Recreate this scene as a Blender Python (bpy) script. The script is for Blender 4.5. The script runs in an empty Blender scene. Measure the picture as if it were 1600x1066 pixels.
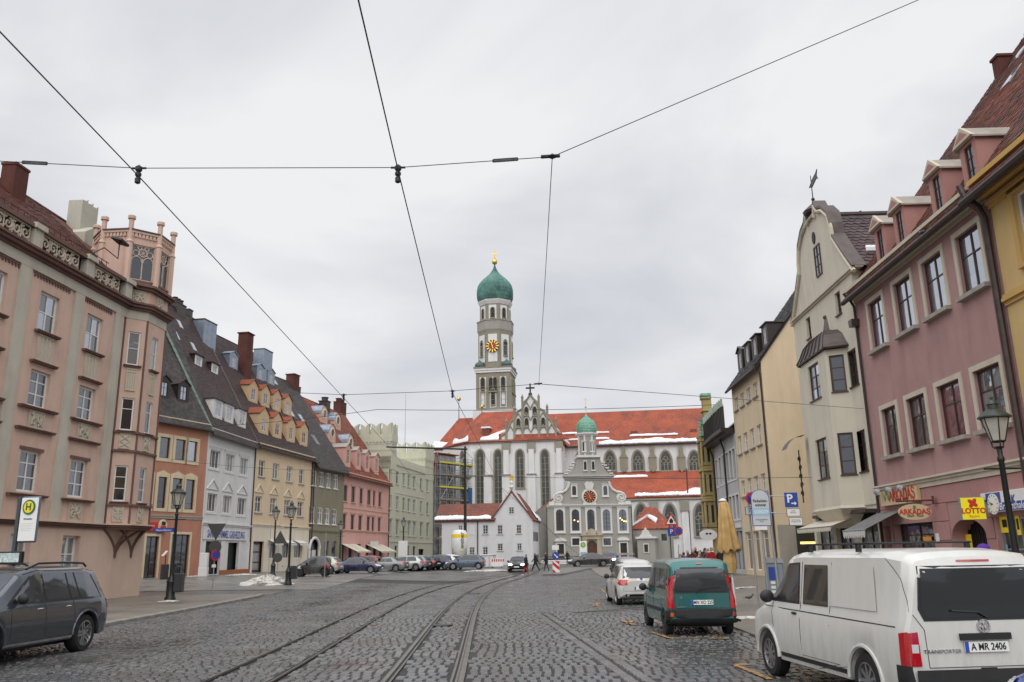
import bpy, math, random
import numpy as np
from mathutils import Vector, Matrix
from mathutils.bvhtree import BVHTree
random.seed(7)
scene = bpy.context.scene
col = scene.collection
R = math.radians
# camera
FPX = 1310.0; EYE = 1.9; PITCH = math.atan(332 / FPX); ROLL = R(.9)
sp, cp = math.sin(PITCH), math.cos(PITCH)
_R0 = np.array([1, 0, 0.]); _U0 = np.array([0, -sp, cp]); FW = np.array([0, cp, sp])
RT = math.cos(ROLL) * _R0 - math.sin(ROLL) * _U0
UP = math.cos(ROLL) * _U0 + math.sin(ROLL) * _R0
CAM = np.array([0, 0, EYE])
cd = bpy.data.cameras.new('camera'); cam = bpy.data.objects.new('camera', cd); col.objects.link(cam)
cd.sensor_width = 36; cd.lens = 36 * FPX / 1600; cd.clip_start = .1; cd.clip_end = 3000
cam.matrix_world = Matrix(((RT[0], UP[0], -FW[0], 0), (RT[1], UP[1], -FW[1], 0), (RT[2], UP[2], -FW[2], EYE), (0, 0, 0, 1)))
scene.camera = cam
# world: overcast sky
SUN_EL, SUN_AZ = R(62), R(190)
wd = bpy.data.worlds.new('World'); scene.world = wd; wd.use_nodes = True
nt = wd.node_tree; nt.nodes.clear()
def wn(t, **k):
 n = nt.nodes.new(t)
 for a, b in k.items(): setattr(n, a, b)
 return n
out = wn('ShaderNodeOutputWorld')
sky = wn('ShaderNodeTexSky', sky_type='NISHITA', sun_disc=False, sun_elevation=SUN_EL, sun_rotation=SUN_AZ)
sky.air_density = 1.0; sky.dust_density = 3.0
bg1 = wn('ShaderNodeBackground'); bg1.inputs[1].default_value = .06
nt.links.new(sky.outputs[0], bg1.inputs[0])
tc = wn('ShaderNodeTexCoord'); sepx = wn('ShaderNodeSeparateXYZ'); nt.links.new(tc.outputs['Generated'], sepx.inputs[0])
mx = wn('ShaderNodeMath', operation='MAXIMUM'); mx.inputs[1].default_value = 0.0; nt.links.new(sepx.outputs[2], mx.inputs[0])
ad = wn('ShaderNodeMath', operation='ADD'); ad.inputs[1].default_value = .22; nt.links.new(mx.outputs[0], ad.inputs[0])
dv = wn('ShaderNodeVectorMath', operation='DIVIDE'); cmb = wn('ShaderNodeCombineXYZ')
for i in range(3): nt.links.new(ad.outputs[0], cmb.inputs[i])
nt.links.new(tc.outputs['Generated'], dv.inputs[0]); nt.links.new(cmb.outputs[0], dv.inputs[1])
nz = wn('ShaderNodeTexNoise'); nz.inputs['Scale'].default_value = 1.3; nz.inputs['Detail'].default_value = 7; nz.inputs['Roughness'].default_value = .5; nz.inputs['Distortion'].default_value = .35
nt.links.new(dv.outputs[0], nz.inputs['Vector'])
rmp = wn('ShaderNodeValToRGB'); e = rmp.color_ramp.elements
e[0].position = .34; e[0].color = (.615, .635, .69, 1); e[1].position = .64; e[1].color = (.97, .97, .985, 1)
m = rmp.color_ramp.elements.new(.5); m.color = (.79, .805, .845, 1)
nt.links.new(nz.outputs[0], rmp.inputs[0])
hz = wn('ShaderNodeMapRange'); hz.inputs[1].default_value = .0; hz.inputs[2].default_value = .5; hz.inputs[3].default_value = .45; hz.inputs[4].default_value = 0.0
nt.links.new(mx.outputs[0], hz.inputs[0])
mixc = wn('ShaderNodeMix', data_type='RGBA'); mixc.inputs[7].default_value = (.96, .965, .98, 1)
nt.links.new(hz.outputs[0], mixc.inputs[0]); nt.links.new(rmp.outputs[0], mixc.inputs[6])
bg2 = wn('ShaderNodeBackground'); bg2.inputs[1].default_value = .495
nt.links.new(mixc.outputs[2], bg2.inputs[0])
mixs = wn('ShaderNodeMixShader'); mixs.inputs[0].default_value = .96
nt.links.new(bg1.outputs[0], mixs.inputs[1]); nt.links.new(bg2.outputs[0], mixs.inputs[2])
nt.links.new(mixs.outputs[0], out.inputs[0])
sl = bpy.data.lights.new('sun', 'SUN'); sl.energy = 1.5; sl.angle = R(95); sl.color = (1, .985, .96)
so = bpy.data.objects.new('sun', sl); col.objects.link(so)
sdir = Vector((math.sin(SUN_AZ) * math.cos(SUN_EL), math.cos(SUN_AZ) * math.cos(SUN_EL), math.sin(SUN_EL)))
so.rotation_euler = sdir.to_track_quat('Z', 'Y').to_euler(); so.location = (0, -20, 60)
vs = scene.view_settings; vs.view_transform = 'Standard'; vs.look = 'None'; vs.gamma = 1; vs.exposure = .9; vs.use_curve_mapping = False
# photograph geometry (surveying helpers: pixel -> place)
def ss(a, b, x):
 t = max(0, min(1, (x - a) / (b - a))); return t * t * (3 - 2 * t)
def gz(x, y):
 return max(.4 * ss(38, 72, y) * ss(-4, -16, x), .4 * ss(70, 95, y), .3 * ss(7.5, 13, x) * ss(5, 20, y))
def ray(px, py):
 d = (px - 800) * RT - (py - 533) * UP + FPX * FW
 return d / d[1]
def G(px, py):
 d = ray(px, py); t = -EYE / d[2] if d[2] < 0 else 200
 for _ in range(60): t = .5 * t + .5 * (gz(*(d[:2] * t)) - EYE) / d[2]
 return CAM + d * t
def D(px, py, y): return CAM + ray(px, py) * y
def Zp(px, py, z):
 d = ray(px, py); return CAM + d * ((z - EYE) / d[2])
class Fac:
 """vertical facade plane from A (left) to B (right) as seen from the street"""
 def __init__(s, A, B, zg=0):
  s.A = np.array(A[:2], float); s.B = np.array(B[:2], float); v = s.B - s.A
  s.L = float(np.hypot(*v)); s.d = v / s.L; s.n = np.array([s.d[1], -s.d[0]]); s.zg = zg
 def uz(s, px, py, off=0.):
  d = ray(px, py); q = s.A + s.n * off; t = ((q - CAM[:2]) @ s.n) / (d[:2] @ s.n); p = CAM + d * t
  return float((p[:2] - s.A) @ s.d), float(p[2]) - s.zg
 def u(s, px, py, off=0.): return s.uz(px, py, off)[0]
 def z(s, px, py, off=0.): return s.uz(px, py, off)[1]
 def ang(s): return math.atan2(s.d[1], s.d[0])
# objects
def tag(o, label=None, cat=None, group=None, kind=None):
 if label: o['label'] = label
 if cat: o['category'] = cat
 if group: o['group'] = group
 if kind: o['kind'] = kind
 return o
def empty(name, loc=(0, 0, 0), rz=0, label=None, cat=None, group=None):
 o = bpy.data.objects.new(name, None); col.objects.link(o); o.location = loc; o.rotation_euler = (0, 0, rz); o.empty_display_size = .3
 return tag(o, label, cat, group)
def obj(name, mesh, parent=None, loc=None, rot=None):
 o = bpy.data.objects.new(name, mesh); col.objects.link(o)
 if parent is not None: o.parent = parent
 if loc is not None: o.location = loc
 if rot is not None: o.rotation_euler = rot
 return o
def copy_tree(o, parent=None):
 c = o.copy(); col.objects.link(c); c.parent = parent
 for ch in [x for x in ALLCH(o)]: copy_tree(ch, c)
 return c
def ALLCH(o): return list(o.children)
class MB:
 """mesh builder"""
 def __init__(s): s.v = []; s.f = []; s.m = []; s.cm = 0
 def mat(s, i): s.cm = i; return s
 def add(s, vs, fs):
  b = len(s.v); s.v += [tuple(map(float, p)) for p in vs]
  for f in fs: s.f.append(tuple(b + i for i in f)); s.m.append(s.cm)
  return s
 def quad(s, a, b, c, d): return s.add([a, b, c, d], [(0, 1, 2, 3)])
 def poly(s, pts): return s.add(pts, [tuple(range(len(pts)))])
 def box(s, x0, x1, y0, y1, z0, z1, skip=''):
  v = [(x0, y0, z0), (x1, y0, z0), (x1, y1, z0), (x0, y1, z0), (x0, y0, z1), (x1, y0, z1), (x1, y1, z1), (x0, y1, z1)]
  fs = {'b': (0, 3, 2, 1), 't': (4, 5, 6, 7), 'f': (0, 1, 5, 4), 'r': (1, 2, 6, 5), 'k': (2, 3, 7, 6), 'l': (3, 0, 4, 7)}
  return s.add(v, [f for k, f in fs.items() if k not in skip])
 def bbox(s, x0, x1, y0, y1, z0, z1, b=.01):
  """box with chamfered edges"""
  b = min(b, (x1 - x0) * .45, (y1 - y0) * .45, (z1 - z0) * .45)
  lay = [(z0, b), (z0 + b, 0), (z1 - b, 0), (z1, b)]; vs = []
  for z, i in lay:
   X0, X1, Y0, Y1 = x0 + i, x1 - i, y0 + i, y1 - i
   if i: vs += [(X0, Y0, z), (X0, Y0, z), (X1, Y0, z), (X1, Y0, z), (X1, Y1, z), (X1, Y1, z), (X0, Y1, z), (X0, Y1, z)]
   else: vs += [(X0, Y0 + b, z), (X0 + b, Y0, z), (X1 - b, Y0, z), (X1, Y0 + b, z), (X1, Y1 - b, z), (X1 - b, Y1, z), (X0 + b, Y1, z), (X0, Y1 - b, z)]
  fs = []
  for k in range(3):
   for i in range(8): j = (i + 1) % 8; fs.append((k * 8 + i, k * 8 + j, k * 8 + 8 + j, k * 8 + 8 + i))
  fs.append((6, 4, 2, 0)); fs.append((24, 26, 28, 30))
  return s.add(vs, fs)
 def tube(s, p0, p1, r0, r1=None, n=8, cap=True):
  r1 = r0 if r1 is None else r1
  p0 = Vector(p0); p1 = Vector(p1); d = (p1 - p0)
  if d.length < 1e-6: return s
  d.normalize(); a = d.orthogonal().normalized(); b = d.cross(a); vs = []
  for p, r in ((p0, r0), (p1, r1)):
   for i in range(n):
    t = 2 * math.pi * i / n; vs.append(p + (a * math.cos(t) + b * math.sin(t)) * r)
  fs = [(i, (i + 1) % n, n + (i + 1) % n, n + i) for i in range(n)]
  if cap: fs += [tuple(range(n - 1, -1, -1)), tuple(range(n, 2 * n))]
  return s.add(vs, fs)
 def path(s, pts, r, n=6, closed=False):
  """swept tube along points; r number or list"""
  P = [Vector(p) for p in pts]; N = len(P); rs = r if isinstance(r, (list, tuple)) else [r] * N
  vs = []; prev = None
  for i, p in enumerate(P):
   t = (P[(i + 1) % N] - P[i - 1]) if closed else (P[min(i + 1, N - 1)] - P[max(i - 1, 0)])
   t.normalize()
   if prev is None: a = t.orthogonal().normalized()
   else: a = (prev - t * prev.dot(t)); a = a.normalized() if a.length > 1e-5 else t.orthogonal().normalized()
   prev = a; b = t.cross(a)
   for k in range(n):
    w = 2 * math.pi * k / n; vs.append(p + (a * math.cos(w) + b * math.sin(w)) * rs[i])
  fs = []
  for i in range(N if closed else N - 1):
   j = (i + 1) % N
   for k in range(n): fs.append((i * n + k, i * n + (k + 1) % n, j * n + (k + 1) % n, j * n + k))
  if not closed: fs += [tuple(range(n - 1, -1, -1)), tuple((N - 1) * n + k for k in range(n))]
  return s.add(vs, fs)
 def lathe(s, prof, n=16, c=(0, 0), z=0, sx=1, sy=1, a0=0, cap=True):
  vs = []; fs = []
  for r, h in prof:
   for i in range(n):
    t = 2 * math.pi * i / n + a0; vs.append((c[0] + r * math.cos(t) * sx, c[1] + r * math.sin(t) * sy, z + h))
  for k in range(len(prof) - 1):
   for i in range(n): j = (i + 1) % n; fs.append((k * n + i, k * n + j, k * n + n + j, k * n + n + i))
  if cap and prof[0][0] > 1e-4: fs.append(tuple(range(n - 1, -1, -1)))
  if cap and prof[-1][0] > 1e-4: fs.append(tuple((len(prof) - 1) * n + i for i in range(n)))
  return s.add(vs, fs)
 def prism(s, pts, y0, y1):
  """outline in (x,z) extruded from y0 (front) to y1 (back)"""
  n = len(pts); vs = [(x, y0, z) for x, z in pts] + [(x, y1, z) for x, z in pts]
  fs = [tuple(range(n)), tuple(range(2 * n - 1, n - 1, -1))] + [(i + n, (i + 1) % n + n, (i + 1) % n, i) for i in range(n)]
  return s.add(vs, fs)
 def ball(s, c, r, n=10, m=6, sc=(1, 1, 1)):
  prof = [(max(1e-5, r * math.sin(math.pi * k / m)), -r * math.cos(math.pi * k / m)) for k in range(m + 1)]
  b = len(s.v); s.lathe(prof, n)
  for i in range(b, len(s.v)):
   x, y, z = s.v[i]; s.v[i] = (c[0] + x * sc[0], c[1] + y * sc[1], c[2] + z * sc[2])
  return s
 def xf(s, M, start=0):
  for i in range(start, len(s.v)): s.v[i] = tuple(M @ Vector(s.v[i]))
  return s
 def mesh(s, name, mats, smooth=False, sharp=None):
  me = bpy.data.meshes.new(name); me.from_pydata(s.v, [], s.f)
  if not isinstance(mats, (list, tuple)): mats = [mats]
  for m_ in mats: me.materials.append(m_)
  if len(mats) > 1: me.polygons.foreach_set('material_index', s.m)
  if smooth:
   me.polygons.foreach_set('use_smooth', [True] * len(me.polygons))
   if sharp: me.set_sharp_from_angle(angle=R(sharp))
  me.validate(); me.update()
  return me
 def build(s, name, mats, parent=None, loc=None, rot=None, smooth=False, sharp=35):
  return obj(name, s.mesh(name, mats, smooth, sharp), parent, loc, rot)
_mcache = {}
def shared(key, fn):
 if key not in _mcache: _mcache[key] = fn()
 return _mcache[key]
# materials
_mats = {}
def newmat(name):
 m_ = bpy.data.materials.new(name); m_.use_nodes = True; n = m_.node_tree; b = n.nodes['Principled BSDF']
 return m_, n, b
def plain(name, c, rough=.6, metal=0., spec=.5, coat=0., emit=None, estr=0., var=.0, scale=4.):
 if name in _mats: return _mats[name]
 m_, n, b = newmat(name)
 b.inputs['Base Color'].default_value = (*c, 1); b.inputs['Roughness'].default_value = rough; b.inputs['Metallic'].default_value = metal
 b.inputs['Specular IOR Level'].default_value = spec; b.inputs['Coat Weight'].default_value = coat; b.inputs['Coat Roughness'].default_value = .05
 if emit: b.inputs['Emission Color'].default_value = (*emit, 1); b.inputs['Emission Strength'].default_value = estr
 if var:
  t = n.nodes.new('ShaderNodeTexCoord'); z = n.nodes.new('ShaderNodeTexNoise'); z.inputs['Scale'].default_value = scale; z.inputs['Detail'].default_value = 5
  n.links.new(t.outputs['Object'], z.inputs['Vector'])
  mr = n.nodes.new('ShaderNodeMapRange'); mr.inputs[1].default_value = .3; mr.inputs[2].default_value = .7; mr.inputs[3].default_value = 1 - var; mr.inputs[4].default_value = 1 + var
  n.links.new(z.outputs[0], mr.inputs[0])
  mu = n.nodes.new('ShaderNodeMix'); mu.data_type = 'RGBA'; mu.blend_type = 'MULTIPLY'; mu.inputs[0].default_value = 1; mu.inputs[6].default_value = (*c, 1)
  n.links.new(mr.outputs[0], mu.inputs[7]); n.links.new(mu.outputs[2], b.inputs['Base Color'])
 _mats[name] = m_; return m_
def plaster(name, c, var=.1, streak=.12, rough=.88, bump=.25, scale=.8, dirt=(.55, .52, .48)):
 """rendered masonry: patchy tone, faint runs of dirt, fine grain"""
 if name in _mats: return _mats[name]
 m_, n, b = newmat(name); L = n.links.new
 t = n.nodes.new('ShaderNodeTexCoord')
 z1 = n.nodes.new('ShaderNodeTexNoise'); z1.inputs['Scale'].default_value = scale; z1.inputs['Detail'].default_value = 6; z1.inputs['Roughness'].default_value = .6
 L(t.outputs['Object'], z1.inputs['Vector'])
 mp = n.nodes.new('ShaderNodeMapping'); mp.inputs['Scale'].default_value = (1.3, 1.3, .2); L(t.outputs['Object'], mp.inputs['Vector'])
 z2 = n.nodes.new('ShaderNodeTexNoise'); z2.inputs['Scale'].default_value = 1.; z2.inputs['Detail'].default_value = 8; z2.inputs['Roughness'].default_value = .65; z2.inputs['Distortion'].default_value = .5; L(mp.outputs[0], z2.inputs['Vector'])
 r1 = n.nodes.new('ShaderNodeMapRange'); r1.inputs[1].default_value = .3; r1.inputs[2].default_value = .7; r1.inputs[3].default_value = 1 - var; r1.inputs[4].default_value = 1 + var * .7
 L(z1.outputs[0], r1.inputs[0])
 mu = n.nodes.new('ShaderNodeMix'); mu.data_type = 'RGBA'; mu.blend_type = 'MULTIPLY'; mu.inputs[0].default_value = 1; mu.inputs[6].default_value = (*c, 1); L(r1.outputs[0], mu.inputs[7])
 r2 = n.nodes.new('ShaderNodeMapRange'); r2.inputs[1].default_value = .48; r2.inputs[2].default_value = .78; r2.inputs[3].default_value = 0; r2.inputs[4].default_value = min(.7, streak * 3.)
 L(z2.outputs[0], r2.inputs[0])
 m2 = n.nodes.new('ShaderNodeMix'); m2.data_type = 'RGBA'; m2.blend_type = 'MULTIPLY'; L(r2.outputs[0], m2.inputs[0]); L(mu.outputs[2], m2.inputs[6]); m2.inputs[7].default_value = (*dirt, 1)
 L(m2.outputs[2], b.inputs['Base Color']); b.inputs['Roughness'].default_value = rough; b.inputs['Specular IOR Level'].default_value = .25
 z3 = n.nodes.new('ShaderNodeTexNoise'); z3.inputs['Scale'].default_value = 28; z3.inputs['Detail'].default_value = 4; L(t.outputs['Object'], z3.inputs['Vector'])
 bp = n.nodes.new('ShaderNodeBump'); bp.inputs['Strength'].default_value = bump; bp.inputs['Distance'].default_value = .02; L(z3.outputs[0], bp.inputs['Height']); L(bp.outputs[0], b.inputs['Normal'])
 _mats[name] = m_; return m_
def island(name, cols_, rough=(.5, .7), bump=.2, nscale=12., patch=.25, pscale=.5, spec=.22, seed=0):
 """loose pieces (tiles, stones): each piece its own tone"""
 if name in _mats: return _mats[name]
 m_, n, b = newmat(name); L = n.links.new
 g = n.nodes.new('ShaderNodeNewGeometry'); rp = n.nodes.new('ShaderNodeValToRGB'); L(g.outputs['Random Per Island'], rp.inputs[0])
 el = rp.color_ramp.elements
 while len(el) < len(cols_): el.new(.5)
 for i, c in enumerate(cols_): el[i].position = i / max(1, len(cols_) - 1); el[i].color = (*c, 1)
 t = n.nodes.new('ShaderNodeTexCoord'); z = n.nodes.new('ShaderNodeTexNoise'); z.inputs['Scale'].default_value = pscale; z.inputs['Detail'].default_value = 6; L(t.outputs['Object'], z.inputs['Vector'])
 r = n.nodes.new('ShaderNodeMapRange'); r.inputs[1].default_value = .3; r.inputs[2].default_value = .7; r.inputs[3].default_value = 1 - patch; r.inputs[4].default_value = 1 + patch; L(z.outputs[0], r.inputs[0])
 mu = n.nodes.new('ShaderNodeMix'); mu.data_type = 'RGBA'; mu.blend_type = 'MULTIPLY'; mu.inputs[0].default_value = 1; L(rp.outputs[0], mu.inputs[6]); L(r.outputs[0], mu.inputs[7]); L(mu.outputs[2], b.inputs['Base Color'])
 r2 = n.nodes.new('ShaderNodeMapRange'); r2.inputs[1].default_value = .35; r2.inputs[2].default_value = .65; r2.inputs[3].default_value = rough[0]; r2.inputs[4].default_value = rough[1]; L(z.outputs[0], r2.inputs[0]); L(r2.outputs[0], b.inputs['Roughness'])
 b.inputs['Specular IOR Level'].default_value = spec
 z3 = n.nodes.new('ShaderNodeTexNoise'); z3.inputs['Scale'].default_value = nscale; z3.inputs['Detail'].default_value = 4; L(t.outputs['Object'], z3.inputs['Vector'])
 bp = n.nodes.new('ShaderNodeBump'); bp.inputs['Strength'].default_value = bump; bp.inputs['Distance'].default_value = .02; L(z3.outputs[0], bp.inputs['Height']); L(bp.outputs[0], b.inputs['Normal'])
 _mats[name] = m_; return m_
def glassmat(name, c=(.02, .024, .028), refl=.3, rough=.04, tint=(.85, .9, 1), wav=.05, mxr=1., ior=1.6):
 """window pane: dark room behind, reflects the sky"""
 if name in _mats: return _mats[name]
 m_, n, b = newmat(name); L = n.links.new
 b.inputs['Base Color'].default_value = (*c, 1); b.inputs['Roughness'].default_value = .3
 t = n.nodes.new('ShaderNodeTexCoord'); z = n.nodes.new('ShaderNodeTexNoise'); z.inputs['Scale'].default_value = 1.3; z.inputs['Detail'].default_value = 2; L(t.outputs['Object'], z.inputs['Vector'])
 bp = n.nodes.new('ShaderNodeBump'); bp.inputs['Strength'].default_value = wav; bp.inputs['Distance'].default_value = .3; L(z.outputs[0], bp.inputs['Height'])
 gl = n.nodes.new('ShaderNodeBsdfGlossy'); gl.inputs['Color'].default_value = (*tint, 1); gl.inputs['Roughness'].default_value = rough; L(bp.outputs[0], gl.inputs['Normal'])
 fr = n.nodes.new('ShaderNodeFresnel'); fr.inputs[0].default_value = ior
 mr = n.nodes.new('ShaderNodeMapRange'); mr.inputs[3].default_value = refl; mr.inputs[4].default_value = mxr; L(fr.outputs[0], mr.inputs[0])
 mx_ = n.nodes.new('ShaderNodeMixShader'); L(mr.outputs[0], mx_.inputs[0]); L(b.outputs[0], mx_.inputs[1]); L(gl.outputs[0], mx_.inputs[2])
 L(mx_.outputs[0], n.nodes['Material Output'].inputs[0])
 _mats[name] = m_; return m_
GL_DARK = glassmat('glass_dark', (.008, .009, .010), .05)
GL_SKY = glassmat('glass_sky', (.03, .04, .05), .42)
GL_CURT = glassmat('glass_curtain', (.17, .18, .175), .10)
GL_GREEN = glassmat('glass_greenish', (.03, .04, .036), .10)
CURT = plain('curtain', (.42, .42, .40), .9, var=.2, scale=9)
WHITE = plain('white_paint', (.72, .72, .70), .45, var=.06)
CREAMF = plain('cream_paint', (.68, .62, .50), .5, var=.06)
BROWN = plain('brown_wood', (.05, .022, .015), .4, var=.2)
DARKW = plain('dark_wood', (.025, .017, .014), .45, var=.2)
STONE = plaster('grey_stone_trim', (.36, .33, .29), .12, .2)
SNOW = plain('snow', (.80, .81, .84), .75, var=.07, scale=2.)
DIRTYSNOW = plain('dirty_snow', (.50, .48, .45), .8, var=.4, scale=6.)
IRON = plain('cast_iron_black', (.012, .013, .012), .42, var=.25, scale=8)
STEEL = plain('galvanised_steel', (.35, .36, .37), .45, .6, var=.12)
ZINC = plain('zinc_sheet', (.26, .31, .38), .42, .55, var=.15, scale=2)
COPPERB = plain('brown_copper', (.075, .055, .05), .42, .35, var=.25, scale=3)
PIPE = plain('dark_downpipe', (.035, .022, .02), .5, var=.2)
BLACK = plain('black_matte', (.012, .012, .013), .6)
GOLD = plain('gilding', (.75, .52, .13), .3, .9)
# GROUND
def lerp_tab(tab, y):
 ys = [t[0] for t in tab]
 return [float(np.interp(y, ys, [t[k] for t in tab])) for k in range(1, len(tab[0]))]
def sheet(name, tab, mat_, zoff, dy=1.5, nx=10, kind='structure', skirt=0.):
 """ground sheet between a left and a right edge: tab rows (y, xl, xr)"""
 y0, y1 = tab[0][0], tab[-1][0]; ys = sorted(set(list(np.arange(y0, y1, dy)) + [t[0] for t in tab]))
 mb = MB(); vs = []; fs = []
 for y in ys:
  xl, xr = lerp_tab(tab, y)
  for i in range(nx + 1):
   x = xl + (xr - xl) * i / nx; vs.append((x, y, gz(x, y) + zoff))
 n = nx + 1
 for j in range(len(ys) - 1):
  for i in range(nx): fs.append((j * n + i, j * n + i + 1, j * n + n + i + 1, j * n + n + i))
 mb.add(vs, fs)
 if skirt:
  for j in range(len(ys) - 1):
   for i in (0, nx):
    a = vs[j * n + i]; b = vs[j * n + n + i]; mb.quad(a, b, (b[0], b[1], b[2] - skirt), (a[0], a[1], a[2] - skirt))
  for j in (0, len(ys) - 1):
   for i in range(nx):
    a = vs[j * n + i]; b = vs[j * n + i + 1]; mb.quad(a, b, (b[0], b[1], b[2] - skirt), (a[0], a[1], a[2] - skirt))
 o = mb.build(name, mat_); tag(o, kind=kind); return o
def paving_mat(name, c1, c2, cj, bw, bh, rough, mortar=.012, patch=.25, rot=0., bump=.5, warp=.02, pscale=.25):
 m_, n, b = newmat(name); L = n.links.new
 t = n.nodes.new('ShaderNodeTexCoord'); mp = n.nodes.new('ShaderNodeMapping'); mp.inputs['Rotation'].default_value = (0, 0, rot); L(t.outputs['Object'], mp.inputs['Vector'])
 zw = n.nodes.new('ShaderNodeTexNoise'); zw.inputs['Scale'].default_value = 2.5; L(t.outputs['Object'], zw.inputs['Vector'])
 sc = n.nodes.new('ShaderNodeVectorMath'); sc.operation = 'MULTIPLY_ADD'; sc.inputs[1].default_value = (warp * 4,) * 3; L(zw.outputs['Color'], sc.inputs[0]); L(mp.outputs[0], sc.inputs[2])
 br = n.nodes.new('ShaderNodeTexBrick'); br.inputs['Scale'].default_value = 1; br.inputs['Brick Width'].default_value = bw; br.inputs['Row Height'].default_value = bh; br.inputs['Mortar Size'].default_value = mortar; br.inputs['Mortar Smooth'].default_value = .4
 br.inputs['Color1'].default_value = (*c1, 1); br.inputs['Color2'].default_value = (*c2, 1); br.inputs['Mortar'].default_value = (*cj, 1)
 L(sc.outputs[0], br.inputs['Vector'])
 z = n.nodes.new('ShaderNodeTexNoise'); z.inputs['Scale'].default_value = pscale; z.inputs['Detail'].default_value = 8; z.inputs['Roughness'].default_value = .65; L(t.outputs['Object'], z.inputs['Vector'])
 r = n.nodes.new('ShaderNodeMapRange'); r.inputs[1].default_value = .3; r.inputs[2].default_value = .7; r.inputs[3].default_value = 1 - patch; r.inputs[4].default_value = 1 + patch; L(z.outputs[0], r.inputs[0])
 mu = n.nodes.new('ShaderNodeMix'); mu.data_type = 'RGBA'; mu.blend_type = 'MULTIPLY'; mu.inputs[0].default_value = 1; L(br.outputs[0], mu.inputs[6]); L(r.outputs[0], mu.inputs[7]); L(mu.outputs[2], b.inputs['Base Color'])
 r2 = n.nodes.new('ShaderNodeMapRange'); r2.inputs[1].default_value = .35; r2.inputs[2].default_value = .65; r2.inputs[3].default_value = rough[0]; r2.inputs[4].default_value = rough[1]; L(z.outputs[0], r2.inputs[0]); L(r2.outputs[0], b.inputs['Roughness'])
 z3 = n.nodes.new('ShaderNodeTexNoise'); z3.inputs['Scale'].default_value = 14; z3.inputs['Detail'].default_value = 4; L(t.outputs['Object'], z3.inputs['Vector'])
 mm = n.nodes.new('ShaderNodeMath'); mm.operation = 'MULTIPLY_ADD'; mm.inputs[1].default_value = -1.; L(br.outputs['Fac'], mm.inputs[0]); L(z3.outputs[0], mm.inputs[2])
 bp = n.nodes.new('ShaderNodeBump'); bp.inputs['Strength'].default_value = bump; bp.inputs['Distance'].default_value = .02; L(mm.outputs[0], bp.inputs['Height']); L(bp.outputs[0], b.inputs['Normal'])
 b.inputs['Specular IOR Level'].default_value = .45
 _mats[name] = m_; return m_
M_FARCOB = paving_mat('setts_far', (.165, .158, .15), (.09, .087, .086), (.03, .029, .028), .26, .22, (.22, .42), .03, .35, bump=.8)
M_JOINT = paving_mat('sett_joints', (.018, .017, .016), (.013, .0125, .012), (.009, .009, .009), .2, .16, (.5, .7), .02, .3, bump=.3)
M_PAVE = paving_mat('pavement_slabs', (.20, .18, .152), (.165, .148, .125), (.08, .074, .068), .5, .35, (.28, .55), .012, .32, bump=.3, warp=.004)
M_ASPH = paving_mat('wet_asphalt', (.165, .158, .145), (.15, .144, .134), (.14, .135, .128), 3., 3., (.24, .5), .004, .3, bump=.25, pscale=.4)
M_GROUND = paving_mat('plain_ground', (.1, .098, .095), (.09, .088, .085), (.07, .07, .07), .6, .4, (.4, .6), .01, .25)
M_KERB = island('kerb_granite', [(.20, .19, .17), (.26, .245, .22), (.17, .16, .15)], (.5, .7), .3)
gm = MB(); xs = [-1500, -300, -90] + [-60 + 4 * i for i in range(26)] + [90, 300, 1500]; ys = [-300, -40, -10, 0] + [4 + 4 * i for i in range(40)] + [230, 400, 900, 2500]
vs_ = [(x, y, gz(x, y) - .05) for y in ys for x in xs]; nX = len(xs)
gm.add(vs_, [(j * nX + i, j * nX + i + 1, j * nX + nX + i + 1, j * nX + nX + i) for j in range(len(ys) - 1) for i in range(nX - 1)])
ground = gm.build('ground', M_GROUND); tag(ground, kind='structure')
KL = [G(130, 991), G(160, 980), G(280, 958), G(400, 934.5), G(411, 931)]
def kx(y): return float(np.interp(y, [p[1] for p in KL], [p[0] for p in KL]))
ye = KL[-1][1]; sl0 = (KL[2][0] - KL[0][0]) / (KL[2][1] - KL[0][1])
def kerb_left(y): return KL[0][0] + (y - KL[0][1]) * sl0 if y < KL[0][1] else kx(y)
def kerb_right(y): return max(4.75 + .03 * y, 6.3 + .0 * y) if y < 17.5 else 4.75 + .03 * y
road_tab = [(-6, -13, 7)] + [(y, kerb_left(y) + .02, kerb_right(y) + .02) for y in np.arange(4, ye, 2.)] + [(ye, kerb_left(ye) + .02, kerb_right(ye)), (ye + 1.2, -26, kerb_right(ye) + .05), (62, -31, 6.6), (72, -31, 7.), (112, -26, 8.2)]
road = sheet('cobbled_road', road_tab, M_FARCOB, 0., 1.5, 24)
def fitc(pxl, pxr, g):
 pts = [(G(*p)[0] + g / 2, G(*p)[1]) for p in pxl] + [(G(*p)[0] - g / 2, G(*p)[1]) for p in pxr]
 return np.polyfit([p[1] for p in pts], [p[0] for p in pts], 4), None
GA = 1.06
cA, _ = fitc([(327, 1066), (400, 1031), (462, 1002.5), (520, 975), (585, 946), (625, 930), (662, 919), (712, 909.5)], [(427.5, 1066), (510, 1015), (575, 976), (617.5, 952.5), (665, 930), (712.5, 915), (755, 906), (780, 902)], GA)
cB, _ = fitc([(607.5, 1066), (632.5, 1032.5), (672.5, 980), (700, 947.5), (732.5, 925), (757.5, 915), (795, 905)], [(711, 1066), (721, 1017.5), (735, 972.5), (750, 945), (765, 925), (782.5, 912.5), (820, 900), (837, 894.5)], GA)
def track_x(c, y):
 if y < 14: return float(np.polyval(c, 14) + (y - 14) * np.polyval(np.polyder(c), 14))
 if y > 84: return float(np.polyval(c, 84) + (y - 84) * np.polyval(np.polyder(c), 84))
 return float(np.polyval(c, y))
RAILS = []
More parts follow.
